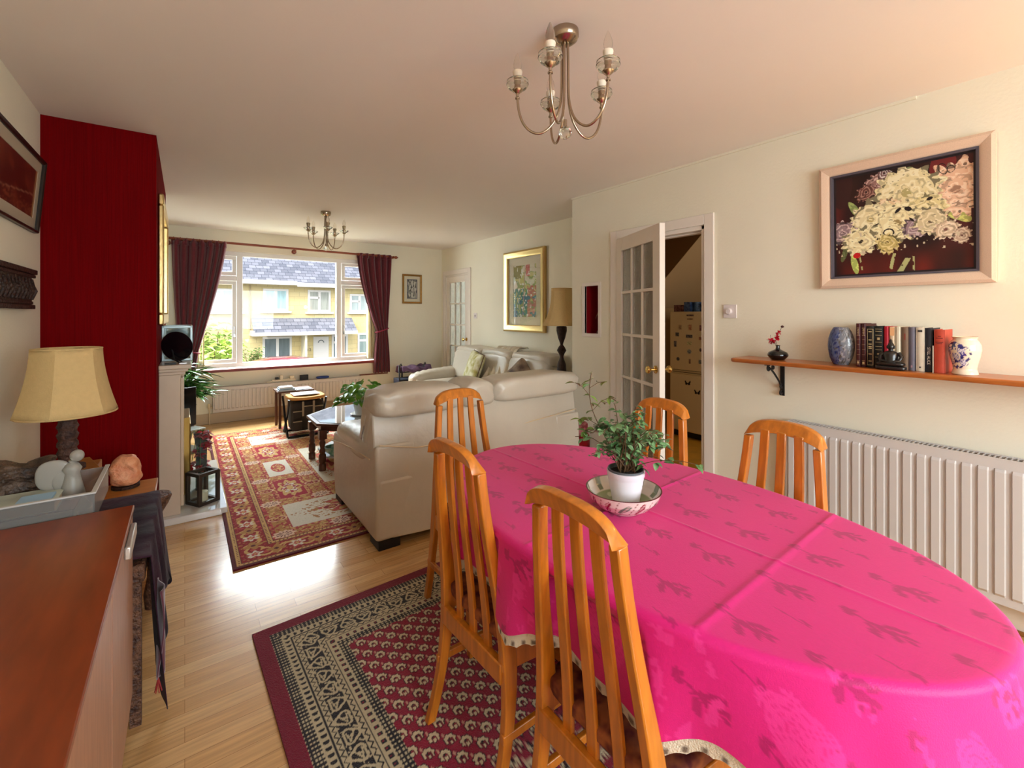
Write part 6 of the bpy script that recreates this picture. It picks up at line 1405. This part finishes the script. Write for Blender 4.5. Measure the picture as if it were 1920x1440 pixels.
mags = [(.55, 1.335, .16, .022, 'magnet with dark lettering bar at the top of the fridge door', (60, 36, 30)), (.55, 1.295, .15, .020, 'oval leaf shaped magnet under the top bar magnet', (96, 60, 30)), (.16, 1.285, .075, .07, 'round magnet near the doorway side top', (90, 96, 92)),
 (.79, 1.205, .06, .065, 'bell shaped brown magnet', (120, 90, 56)), (.55, 1.205, .065, .075, 'tan upright picture magnet', (140, 86, 50)), (.30, 1.20, .065, .080, 'dark red magnet with a small white figure', (90, 34, 30)), (.03, 1.17, .05, .07, 'partly hidden dark magnet by the door edge', (50, 40, 40)),
 (.86, 1.125, .08, .055, 'black landscape magnet on the hinge side', (40, 38, 40)), (.57, 1.11, .145, .042, 'wide black skyline magnet', (44, 40, 44)), (.30, 1.09, .09, .045, 'brown postcard magnet', (110, 56, 34)), (.91, 1.02, .055, .085, 'tall black and white magnet', (54, 44, 44)), (.57, 1.035, .10, .045, 'pale green framed magnet', (150, 146, 100)),
 (.57, .945, .075, .075, 'round grey crest magnet in the middle', (84, 88, 90)), (.31, .97, .05, .05, 'small heart shaped dark magnet', (60, 40, 44)), (.84, .855, .06, .06, 'round black and white magnet low down', (40, 36, 36)), (.56, .84, .036, .065, 'narrow brown magnet low down', (96, 60, 40)), (.31, .845, .08, .055, 'white and black photo magnet low down', (60, 64, 60))]
for i, (q, z, w_, h, lb, c) in enumerate(mags):
    yc = FY_0+(FY_1-FY_0)*q*0.90+0.03; w_ *= 0.52; h *= 0.75
    M_ = mat('magnet_print_%s' % 'abcdefghijklmnopqrstu'[i], c, 0.5, col2=tuple(min(255, k+90) for k in c), scale=90)
    if 'round' in lb: o = MB().lathe([(w_*0.6, 0), (w_*0.6, 0.004), (0, 0.004)], 18, M=Matrix.Translation((FX-0.0005, yc, z)) @ Matrix.Rotation(-PI/2, 4, 'Y')).obj('fridge_magnet', M_)
    elif 'heart' in lb or 'oval' in lb: o = MB().puff(FX-0.005, FX-0.0005, yc-w_/2, yc+w_/2, z-h/2, z+h/2, k=2.2, n=6).obj('fridge_magnet', M_)
    else: o = MB().box(FX-0.004, FX-0.0005, yc-w_/2, yc+w_/2, z-h/2, z+h/2).obj('fridge_magnet', M_)
    tag(o, lb+(' on the fridge' if 'fridge' not in lb else ''), 'magnet', 'magnets on the upper fridge door')
M_bf = mat('black_butterfly', (20, 16, 18), 0.5)
for (q, z, lb) in ((.60, .605, 'upper black butterfly magnet on the lower fridge door'), (.40, .52, 'lower black butterfly magnet on the lower fridge door')):
    yc = FY_0+(FY_1-FY_0)*q; mb = MB()
    for s in (-1, 1):
        mb.prism([(yc, z-0.006), (yc+s*0.012, z+0.004), (yc+s*0.030, z+0.026), (yc+s*0.034, z+0.012), (yc+s*0.026, z-0.002), (yc+s*0.028, z-0.018), (yc+s*0.012, z-0.022), (yc, z-0.010)][::s], FX-0.004, FX-0.0005, axis='x')
    tag(mb.obj('fridge_magnet', M_bf, smooth=False), lb, 'magnet', 'butterfly magnets')
for (yc, w_, h, c, lb) in ((2.99, .12, .075, (70, 24, 20), 'dark red box on top of the fridge'), (2.885, .075, .105, (24, 52, 104), 'blue patterned tin on the fridge beside the red box'), (2.80, .085, .105, (34, 66, 110), 'second blue patterned tin on the fridge')):
    M_ = mat('tin_print_%d' % int(yc*100), c, 0.35, col2=tuple(min(255, k+70) for k in c), scale=40)
    nm = 'box' if 'box' in lb else 'tin'
    if nm == 'box': tag(MB().box(4.46, 4.62, yc-w_/2, yc+w_/2, 1.3755, 1.3755+h).obj(nm, M_, bevel=0.003), lb, nm)
    else:
        t = thing('tin', (4.53, yc, 1.3755), lb, 'tin'); MB().lathe([(w_/2, 0), (w_/2, h-0.015), (0, h-0.015)], 24).obj('body', M_, t); MB().lathe([(w_/2+0.002, h-0.014), (w_/2+0.002, h), (0, h)], 24).obj('lid', M_, t)
t = thing('basket', (4.56, 2.66, 1.3755), 'dark red basket with oddments on the fridge', 'basket')
MB().lathe([(0.06, 0), (0.085, 0.08), (0.09, 0.09), (0.08, 0.088), (0.055, 0.006), (0, 0.005)], 20).obj('bowl', mat('basket_red', (90, 30, 24), 0.6), t)
MB().tube([(-0.08, 0.0, 0.085), (0.02, 0.02, 0.14), (0.05, 0.06, 0.17)], 0.008, 8).tube([(0.0, -0.05, 0.08), (0.01, -0.03, 0.19)], 0.01, 8).obj('contents', mat('wooden_spoon', (170, 120, 70), 0.5), t)

# ------------------------------------------------------------------ alcove lamp behind the sofas
t = thing('side_table', (3.17, 3.26, 0), 'small dark table in the corner between the two sofas', 'table')
MB().box(2.98, 3.36, 3.07, 3.45, 0.56, 0.58).obj('table_top', M_ctw, t, world=True, bevel=0.004)
for x in (3.0, 3.34):
    for y in (3.09, 3.43): MB().box(x-0.015, x+0.015, y-0.015, y+0.015, 0, 0.56).obj('leg', M_ctw, t, world=True)
t = thing('table_lamp', (3.055, 3.37, 0.5805), 'tall lamp with cream bell shade and turned dark base in the sofa corner', 'lamp')
MB().lathe([(0.07, 0), (0.07, 0.02), (0.035, 0.04), (0.045, 0.12), (0.046, 0.20), (0.042, 0.27), (0.020, 0.33), (0.018, 0.345), (0.030, 0.375), (0.048, 0.405), (0.030, 0.440), (0.014, 0.46), (0.016, 0.475), (0.036, 0.53), (0.052, 0.60), (0.052, 0.635), (0.048, 0.645), (0.010, 0.65), (0.010, 0.68), (0, 0.68)], 24).obj('base', M_darkwood, t)
shade(MB(), 0.198, 0.105, 0.655, 1.025, 6, 0.1, 2.6).obj('lamp_shade', M_shade, t, solid=0.003, ang=25)
mb = MB()
for r, z in ((0.195, 0.657), (0.105, 1.023)): mb.tube([(r*0.97*math.cos(a), r*0.97*math.sin(a), z) for a in [0.1+2*PI*k/36 for k in range(36)]], 0.004, 6, closed=True)
mb.obj('shade_trim', M_shade, t)
# red gift bag by the corner
t = thing('gift_bag', (2.60, 2.85, 0.0), 'crumpled red and pink patterned bag on the floor behind the plant', 'bag')
def bagf(a, b, c, x, y, z): n = 0.012*math.sin(x*40+z*30)+0.010*math.sin(y*45+z*22); return (x+n, y+n*0.7, z+(0.02*math.sin(x*30) if c > 0.5 else 0))
MB().puff(2.49, 2.80, 2.70, 2.98, 0.0, 0.34, k=6, n=16, fn=bagf).obj('body', mat('red_pattern_foil', (150, 10, 24), 0.3, col2=(90, 16, 24), scale=14), t, world=True, ang=50)
MB().puff(2.47, 2.80, 2.70, 2.98, 0.33, 0.42, k=4, n=12, fn=bagf).obj('wrapping', mat('pink_tissue', (196, 130, 130), 0.7, col2=(130, 44, 50), scale=20), t, world=True, ang=50)

# ------------------------------------------------------------------ far end: television, tall plant, tables, stool, trolley
t = thing('television', (-0.05, 5.50, 0), 'black television on a grey glass stand behind the fireplace', 'television')
MB().box(-0.45, 0.14, -0.20, 0.20, 0.0, 0.03, M=Matrix.Rotation(0.5, 4, 'Z')).obj('stand_base', mat('grey_glass_shelf', (120, 116, 104), 0.2), t, bevel=0.004)
MB().box(-0.45, 0.14, -0.20, 0.20, 0.215, 0.23, M=Matrix.Rotation(0.5, 4, 'Z')).obj('shelf', mat('pale_glass_edge', (150, 156, 150), 0.15), t, bevel=0.003)
for a, b in ((-0.42, -0.15), (0.11, -0.15), (-0.42, 0.15), (0.11, 0.15)): MB().box(a-0.012, a+0.012, b-0.012, b+0.012, 0.03, 0.215, M=Matrix.Rotation(0.5, 4, 'Z')).obj('leg', M_black, t)
MB().box(-0.42, 0.15, -0.03, 0.03, 0.235, 0.62, M=Matrix.Rotation(0.5, 4, 'Z')).obj('screen', mat('dark_screen', (6, 6, 8), 0.12), t, bevel=0.006)
t = thing('potted_plant', (-0.06, 5.98, 0), 'tall glossy long-leaved plant in the corner beside the fireplace', 'plant')
MB().lathe([(0.12, 0), (0.15, 0.24), (0.155, 0.26), (0.14, 0.26), (0.135, 0.22), (0, 0.22)], 24).obj('pot', mat('dark_plant_pot', (40, 36, 36), 0.4), t)
rng = random.Random(2); st = MB(); tp = []
for i in range(12):
    a = rng.uniform(0, 2*PI); R = rng.uniform(0.05, 0.16); P = [(0, 0, 0.2), (R*.5*math.cos(a), R*.5*math.sin(a), 0.5), (R*math.cos(a), R*math.sin(a), rng.uniform(0.45, 0.98))]; st.tube(P, 0.008, 6); tp.append(P)
st.obj('stem', M_leafd, t)
def pf4(r):
    P = r.choice(tp); q = r.uniform(0.15, 1); p = [P[1][i]*(1-q)+P[2][i]*q for i in range(3)]; a = r.uniform(0, 2*PI)
    return p, (math.cos(a), math.sin(a), r.uniform(-0.25, 0.45)), r.uniform(0.20, 0.34), r.uniform(0.035, 0.06)
leaves(190, pf4, M_leafd, 'foliage', t, seed=6)
# nest table under the window with papers
t = thing('side_table', (1.06, 5.95, 0.0), 'small dark side table under the window holding papers', 'table')
for x in (0.90, 1.24):
    for y in (5.86, 6.12): MB().box(x-0.014, x+0.014, y-0.014, y+0.014, 0, 0.425).obj('leg', M_ctw, t, world=True)
MB().box(0.87, 1.27, 5.83, 6.15, 0.425, 0.443).obj('table_top', M_ctw, t, world=True, bevel=0.003)
k = 0; z = 0.4435
for (x0, x1, y0, y1, h, c, lb) in ((0.88, 1.07, 5.84, 6.02, 0.012, (196, 206, 214), 'grey-white magazine at the bottom of the papers on the side table'), (0.89, 1.06, 5.85, 6.00, 0.016, (150, 176, 196), 'pale blue book in the paper pile on the side table'), (0.90, 1.04, 5.86, 5.98, 0.018, (234, 236, 238), 'white notepad on top of the paper pile on the side table')):
    tag(MB().box(x0, x1, y0, y1, z, z+h).obj('book', mat('paper_%d' % c[0], c, 0.6), bevel=0.001), lb, 'book'); z += h+0.0005
tag(MB().box(1.08, 1.25, 5.85, 6.03, 0.4435, 0.449).obj('magazine', mat('dark_magazine', (60, 60, 80), 0.4, col2=(200, 200, 205), scale=16)), 'dark covered magazine beside the paper pile', 'magazine')
# folding stool bag
t = thing('folding_stool', (1.10, 5.50, 0.0112), 'black folding stool with a tan seat and a pocketed tool bag', 'stool', 0.0)
for x in (-0.19, 0.19):
    MB().tube([(x, 0.16, 0.012), (x, -0.02, 0.20), (x, -0.13, 0.36), (x, -0.15, 0.41)], 0.012, 8).obj('leg', M_black, t)
    MB().tube([(x*1.08, -0.17, 0.012), (x*1.08, 0.0, 0.20), (x*1.08, 0.10, 0.36), (x*1.08, 0.14, 0.41)], 0.012, 8).obj('leg', M_black, t)
MB().tube([(-0.205, -0.17, 0.012), (0.205, -0.17, 0.012)], 0.012, 8).tube([(-0.19, 0.16, 0.012), (0.19, 0.16, 0.012)], 0.012, 8).obj('foot_bar', M_black, t)
def seatf(a, b, c, x, y, z): return (x, y, z-0.014*(1-a*a)*(1 if c > 0 else 0.6))
MB().puff(-0.19, 0.19, -0.16, 0.15, 0.398, 0.440, k=6, n=12, fn=seatf).obj('seat', mat('tan_canvas', (206, 150, 74), 0.8), t, ang=180)
M_bagc = mat('dark_grey_canvas', (54, 48, 40), 0.85); M_trim = mat('pale_webbing', (160, 146, 120), 0.8)
bagb = MB().puff(-0.165, 0.175, -0.13, 0.10, 0.05, 0.38, k=7, n=12).obj('bag', M_bagc, t, ang=180)
for (x0, x1, z0, z1) in ((-0.15, -0.06, 0.07, 0.17), (-0.15, -0.06, 0.20, 0.28), (-0.04, 0.05, 0.20, 0.33), (0.07, 0.16, 0.24, 0.32), (0.07, 0.16, 0.10, 0.20)):
    pk = MB().box(x0, x1, -0.150, -0.128, z0, z1).obj('pocket', M_bagc, bagb, bevel=0.006); MB().box(x0, x1, -0.153, -0.149, z1-0.010, z1).obj('pocket_trim', M_trim, t)
for x in (-0.05, 0.06): MB().box(x-0.010, x+0.010, -0.156, -0.150, 0.22, 0.38).obj('strap', M_trim, t)
tag(MB().box(0.965, 1.235, 5.40, 5.61, 0.4525, 0.458).obj('magazine', M_paper, bevel=0.001), 'white opened magazine lying on the tan stool seat', 'magazine')
# things on the radiator top
RT = 0.4595
t = thing('power_strip', (1.06, 6.61, RT), 'cream power strip with plugs lying on the far radiator', 'power strip')
M_ivy = mat('ivory_plastic', (226, 214, 190), 0.4)
MB().box(-0.20, 0.14, -0.03, 0.03, 0.0, 0.012).box(-0.14, 0.14, -0.024, 0.024, 0.012, 0.030).obj('strip', M_ivy, t, bevel=0.003)
MB().box(-0.045, -0.010, -0.02, 0.02, 0.030, 0.085).obj('plug', M_ivy, t, bevel=0.004); MB().box(0.075, 0.125, -0.02, 0.02, 0.030, 0.068).obj('plug', M_ivy, t, bevel=0.004); MB().box(-0.10, -0.06, -0.02, 0.02, 0.030, 0.060).obj('plug', M_black, t, bevel=0.004)
tag(MB().box(1.255, 1.36, 6.585, 6.62, RT, RT+0.068).obj('digital_clock', M_black, bevel=0.004), 'small black square clock on the far radiator', 'clock')
t = thing('glasses_case', (1.545, 6.60, RT), 'blue glasses case on the far radiator', 'case')
MB().puff(-0.085, 0.085, -0.028, 0.028, 0, 0.036, k=3, n=8).obj('case', mat('blue_case', (34, 60, 130), 0.35), t, ang=180)
# black trolley with purple cloth
t = thing('walker', (2.68, 6.25, 0), 'black wheeled walking frame in the far corner beyond the sofa', 'walker')
for x in (-0.22, 0.16):
    MB().tube([(x, -0.16, 0.0), (x, -0.14, 0.50), (x+0.02, -0.08, 0.60), (x+0.10, 0.05, 0.615), (x+0.14, 0.10, 0.56), (x+0.14, 0.14, 0.0)], 0.012, 8).obj('frame', M_black, t)
for z in (0.22, 0.40, 0.52): MB().tube([(-0.22, -0.15, z), (0.16, -0.15, z)], 0.008, 8).obj('cross_bar', M_black, t)
MB().box(-0.21, 0.15, -0.14, 0.12, 0.16, 0.42).obj('basket', mat('dark_blue_net', (40, 44, 60), 0.7), t, bevel=0.01)
t = thing('shawl', (2.72, 6.22, 0.5), 'purple woollen shawl thrown over the walking frame', 'shawl')
MB().grid(lambda u, v: (2.50+0.45*u, 6.08+0.28*v, 0.575+0.018*math.sin(u*14+v*3)+0.012*math.sin(v*11+u*5)-0.10*max(0, abs(v-0.5)-0.35)*4), 40, 20).obj('cloth', mat('purple_wool', (82, 58, 86), 0.85, col2=(110, 80, 104), scale=20), t, world=True, solid=0.012, ang=180)
# small white box and pipe between radiator and frame
tag(MB().tube([(2.06, 6.62, 0.462), (2.48, 6.62, 0.462)], 0.010, 8).obj('pipe', mat('brown_painted_pipe', (120, 70, 54), 0.5)), 'brown horizontal pipe on the wall past the far radiator', 'pipe')

# ------------------------------------------------------------------ outside
GZ = -1.75
M_brick = None
def brick(name, c1, c2, cm, bw, bh, wave=False):
    m = bpy.data.materials.new(name); m.use_nodes = True; p = m.node_tree.nodes['Principled BSDF']; L = m.node_tree.links.new
    tc = nn(m, 'ShaderNodeTexCoord'); mp = nn(m, 'ShaderNodeMapping'); mp.inputs['Rotation'].default_value = (PI/2, 0, 0); L(tc.outputs['Object'], mp.inputs[0])
    br = nn(m, 'ShaderNodeTexBrick'); br.inputs['Scale'].default_value = 1; br.inputs['Brick Width'].default_value = bw; br.inputs['Row Height'].default_value = bh; br.inputs['Mortar Size'].default_value = 0.012
    br.inputs['Color1'].default_value = srgb(*c1); br.inputs['Color2'].default_value = srgb(*c2); br.inputs['Mortar'].default_value = srgb(*cm); br.inputs['Mortar Smooth'].default_value = 0.5
    L(mp.outputs[0], br.inputs['Vector']); L(br.outputs['Color'], p.inputs['Base Color']); p.inputs['Roughness'].default_value = 0.9; p.inputs['Specular IOR Level'].default_value = 0.1
    return m
M_yb = brick('yellow_stone_blocks', (232, 216, 166), (224, 206, 154), (206, 190, 146), 0.46, 0.22)
M_rt = brick('grey_roof_tiles', (118, 122, 136), (160, 162, 176), (84, 88, 104), 0.30, 0.16)
struct(MB().box(-30, 40, YF+0.3, 60, GZ-0.5, GZ).obj('ground', mat('pale_tarmac', (150, 148, 144), 0.9, var=0.1, scale=0.6), noorig=True))
struct(MB().box(-12, 16, YF+0.28, 10.2, GZ, -0.25).obj('ground_front_garden', mat('garden_paving', (150, 150, 120), 0.9, var=0.2, scale=2), noorig=True))
HY = 24.0
t = thing('house', (5.0, HY+3, GZ), 'yellow stone terraced houses with grey tiled roofs across the street', 'house')
MB().box(-14, 26, HY, HY+7, GZ, 2.78).obj('wall', M_yb, t, world=True)
def roof(name, x0, x1, y0, z0, y1, z1, th=0.12):
    mb = MB(); v = [(x0, y0, z0), (x1, y0, z0), (x1, y1, z1), (x0, y1, z1)]; v += [(a, b, c-th) for a, b, c in v]
    mb.add(v, [(0, 1, 2, 3), (7, 6, 5, 4), (0, 4, 5, 1), (1, 5, 6, 2), (2, 6, 7, 3), (3, 7, 4, 0)]); return mb.obj(name, M_rt, t, world=True, smooth=False)
roof('roof', -14, 26, HY-0.45, 2.88, HY+3.5, 5.6); roof('roof', -14, 26, HY+7.4, 2.88, HY+3.5, 5.6)
MB().box(-14, 4.35, HY-0.55, HY-0.42, 2.72, 2.92).box(4.35, 26, HY-0.55, HY-0.42, 2.66, 2.86).obj('gutter', M_upvc, t, world=True, bevel=0.02)
def hwin(x0, x1, z0, z1, mull=True, y=HY, dark=(150, 190, 200), tops=False):
    mb = MB(); frame_boxes(mb, x0, x1, z0, z1, 0.10, y-0.06, y+0.02, 'y'); xm = (x0+x1)/2
    if mull: mb.box(xm-0.06, xm+0.06, y-0.06, y+0.02, z0+0.1, z1-0.1)
    if tops: mb.box(x0+0.1, xm, y-0.06, y+0.02, z1-0.45, z1-0.33)
    mb.box(x0-0.12, x1+0.12, y-0.14, y+0.02, z0-0.10, z0-0.01)
    f_ = mb.obj('window', M_upvc, t, world=True, bevel=0.01)
    MB().box(x0+0.1, x1-0.1, y-0.03, y-0.01, z0+0.1, z1-0.1).obj('pane', mat('house_glass_%d' % dark[0], dark, 0.15, var=0.25, scale=3, stretch=(3, 1, 0.3)), t, world=True, smooth=False)
hwin(2.97, 4.05, 1.50, 2.55, dark=(176, 214, 222)); hwin(4.92, 6.0, 1.46, 2.55, dark=(170, 176, 170), tops=True); hwin(6.95, 7.95, 1.45, 2.4, dark=(180, 196, 200), tops=True); hwin(0.6, 2.1, 1.45, 2.5, dark=(178, 212, 220)); hwin(9.5, 10.8, 1.45, 2.5, dark=(170, 200, 210))
hwin(2.95, 4.20, -1.0, 0.28, dark=(120, 134, 140)); hwin(6.05, 6.85, -1.0, 0.30, dark=(136, 150, 156), tops=True); hwin(7.35, 8.6, -1.0, 0.35, dark=(150, 170, 170), tops=True)
roof('porch_roof', 2.50, 7.05, HY-1.0, 0.52, HY, 1.16, 0.08)
MB().box(2.50, 7.05, HY-1.06, HY-0.98, 0.36, 0.52).box(2.42, 2.52, HY-1.0, HY, 0.36, 0.60).obj('fascia', M_upvc, t, world=True)
MB().box(4.62, 4.72, HY-0.9, HY, GZ, 0.40).obj('porch_wall', mat('pale_render', (230, 226, 206), 0.9), t, world=True)
d_ = MB().box(5.17, 5.90, HY-0.06, HY+0.02, GZ+0.15, 0.22).obj('front_door', M_upvc, t, world=True, bevel=0.01)
MB().tube([(5.40+0.13*math.cos(a)+0.13, HY-0.07, -0.08+0.12*math.sin(a)) for a in [PI*k/10 for k in range(11)]], 0.022, 6).obj('fanlight', mat('grey_fanlight', (110, 120, 124), 0.4), t, world=True)
MB().tube([(2.43, HY-0.04, 2.7), (2.43, HY-0.04, 0.5)], 0.035, 8).obj('drain_pipe', mat('grey_pipe', (190, 170, 130), 0.5), t, world=True)
txt('12', 0.2, mat('house_number', (70, 60, 50), 0.5), t, (4.98-5.0, HY-3-HY-0.045, -0.42-GZ), (PI/2, 0, 0))
# car on the street
t = thing('car', (2.75, 18.6, GZ), 'red car parked in the street, only its roof above the window sill', 'car')
M_car = mat('red_car_paint', (190, 20, 40), 0.15, coat=1.0)
CZ = 0.02
pl = [(-2.0, 0.25), (-2.05, 0.6), (-1.9, 0.85), (-1.3, 0.95), (-0.75, 1.40), (-0.2, 1.52), (0.5, 1.53), (1.1, 1.45), (1.75, 1.0), (2.05, 0.9), (2.1, 0.5), (2.0, 0.25)]
def carb(a, b, c, x, y, z): return (x, y, z)
mb = MB(); rows = []
for yy, k in ((-0.85, 0.80), (-0.80, 0.93), (-0.6, 0.985), (0, 1.0), (0.6, 0.985), (0.80, 0.93), (0.85, 0.80)):
    rows.append([(x*(0.97 if abs(yy) > 0.8 else 1), yy*(1-0.16*max(0, z-0.95)/0.6), 0.25+(z-0.25)*(k if z > 0.9 else 1)) for x, z in pl])
v = [p for r in rows for p in r]; n_ = len(pl); f = [tuple(range(n_)), tuple((len(rows)-1)*n_+j for j in range(n_-1, -1, -1))]
for i in range(len(rows)-1):
    for j in range(n_): f.append((i*n_+(j+1) % n_, i*n_+j, (i+1)*n_+j, (i+1)*n_+(j+1) % n_))
CR = Matrix.Translation((0, 0, -0.17)) 
mb.add(v, f).obj('body', M_car, t, bevel=0.03, seg=3, ang=50)
for x in (-1.3, 1.35):
    for y in (-0.86, 0.86): MB().lathe([(0.31, -0.1), (0.32, 0), (0.31, 0.1), (0.0, 0.1)], 24, M=Matrix.Translation((x, y, 0.32)) @ Matrix.Rotation(PI/2, 4, 'X')).obj('wheel', M_black, t)
for yy in (-0.80, 0.80): MB().prism([(-1.15, 0.98), (-0.68, 1.34), (0.9, 1.36), (1.4, 1.0)], yy-0.02, yy+0.02, axis='y').obj('side_window', mat('car_glass', (40, 46, 50), 0.05), t)
# garden shrubs and trees
def shrub(loc, R, h, n, lb, cols, seed, name='shrub', ls=0.12):
    t = thing(name, loc, lb, name.replace('_', ' ')); rng = random.Random(seed); st = MB(); T_ = []
    for i in range(14):
        a = rng.uniform(0, 2*PI); r = rng.uniform(0.3, 1)*R; P = [(0, 0, 0), (r*.4*math.cos(a), r*.4*math.sin(a), h*0.45), (r*math.cos(a), r*math.sin(a), h*rng.uniform(0.6, 1))]; st.tube(P, [0.02, 0.012, 0.005], 5); T_.append(P)
    st.obj('stem', M_stem, t)
    def pfn(r):
        P = r.choice(T_); q = r.uniform(0.0, 1.05); p = [P[1][i]*(1-q)+P[2][i]*q+r.gauss(0, R*0.17) for i in range(3)]; a = r.uniform(0, 2*PI); return p, (math.cos(a), math.sin(a), r.uniform(-.4, .6)), ls*r.uniform(.7, 1.2), ls*0.6
    leaves(n, pfn, mat(name+'_leaf_%d' % seed, cols[0], 0.5, col2=cols[1], scale=4), 'foliage', t, seed=seed); return t
shrub((0.42, 9.3, -0.25), 0.55, 1.55, 900, 'yellow-green leafy garden bush outside the window beside the fireplace curtain', ((120, 160, 70), (206, 214, 120)), 31)
shrub((2.35, 21.8, GZ), 0.40, 1.7, 500, 'green climbing shrub against the house across the street', ((90, 130, 60), (150, 180, 100)), 32)
shrub((-2.6, 13.0, -1.2), 1.9, 6.0, 2600, 'tall green garden tree outside, seen in the picture glass reflection', ((70, 110, 50), (150, 190, 90)), 33, 'tree', 0.24)
shrub((-6.5, 11.0, -1.2), 2.2, 6.5, 2200, 'second garden tree further along the hedge outside', ((80, 120, 56), (170, 196, 96)), 34, 'tree', 0.24)
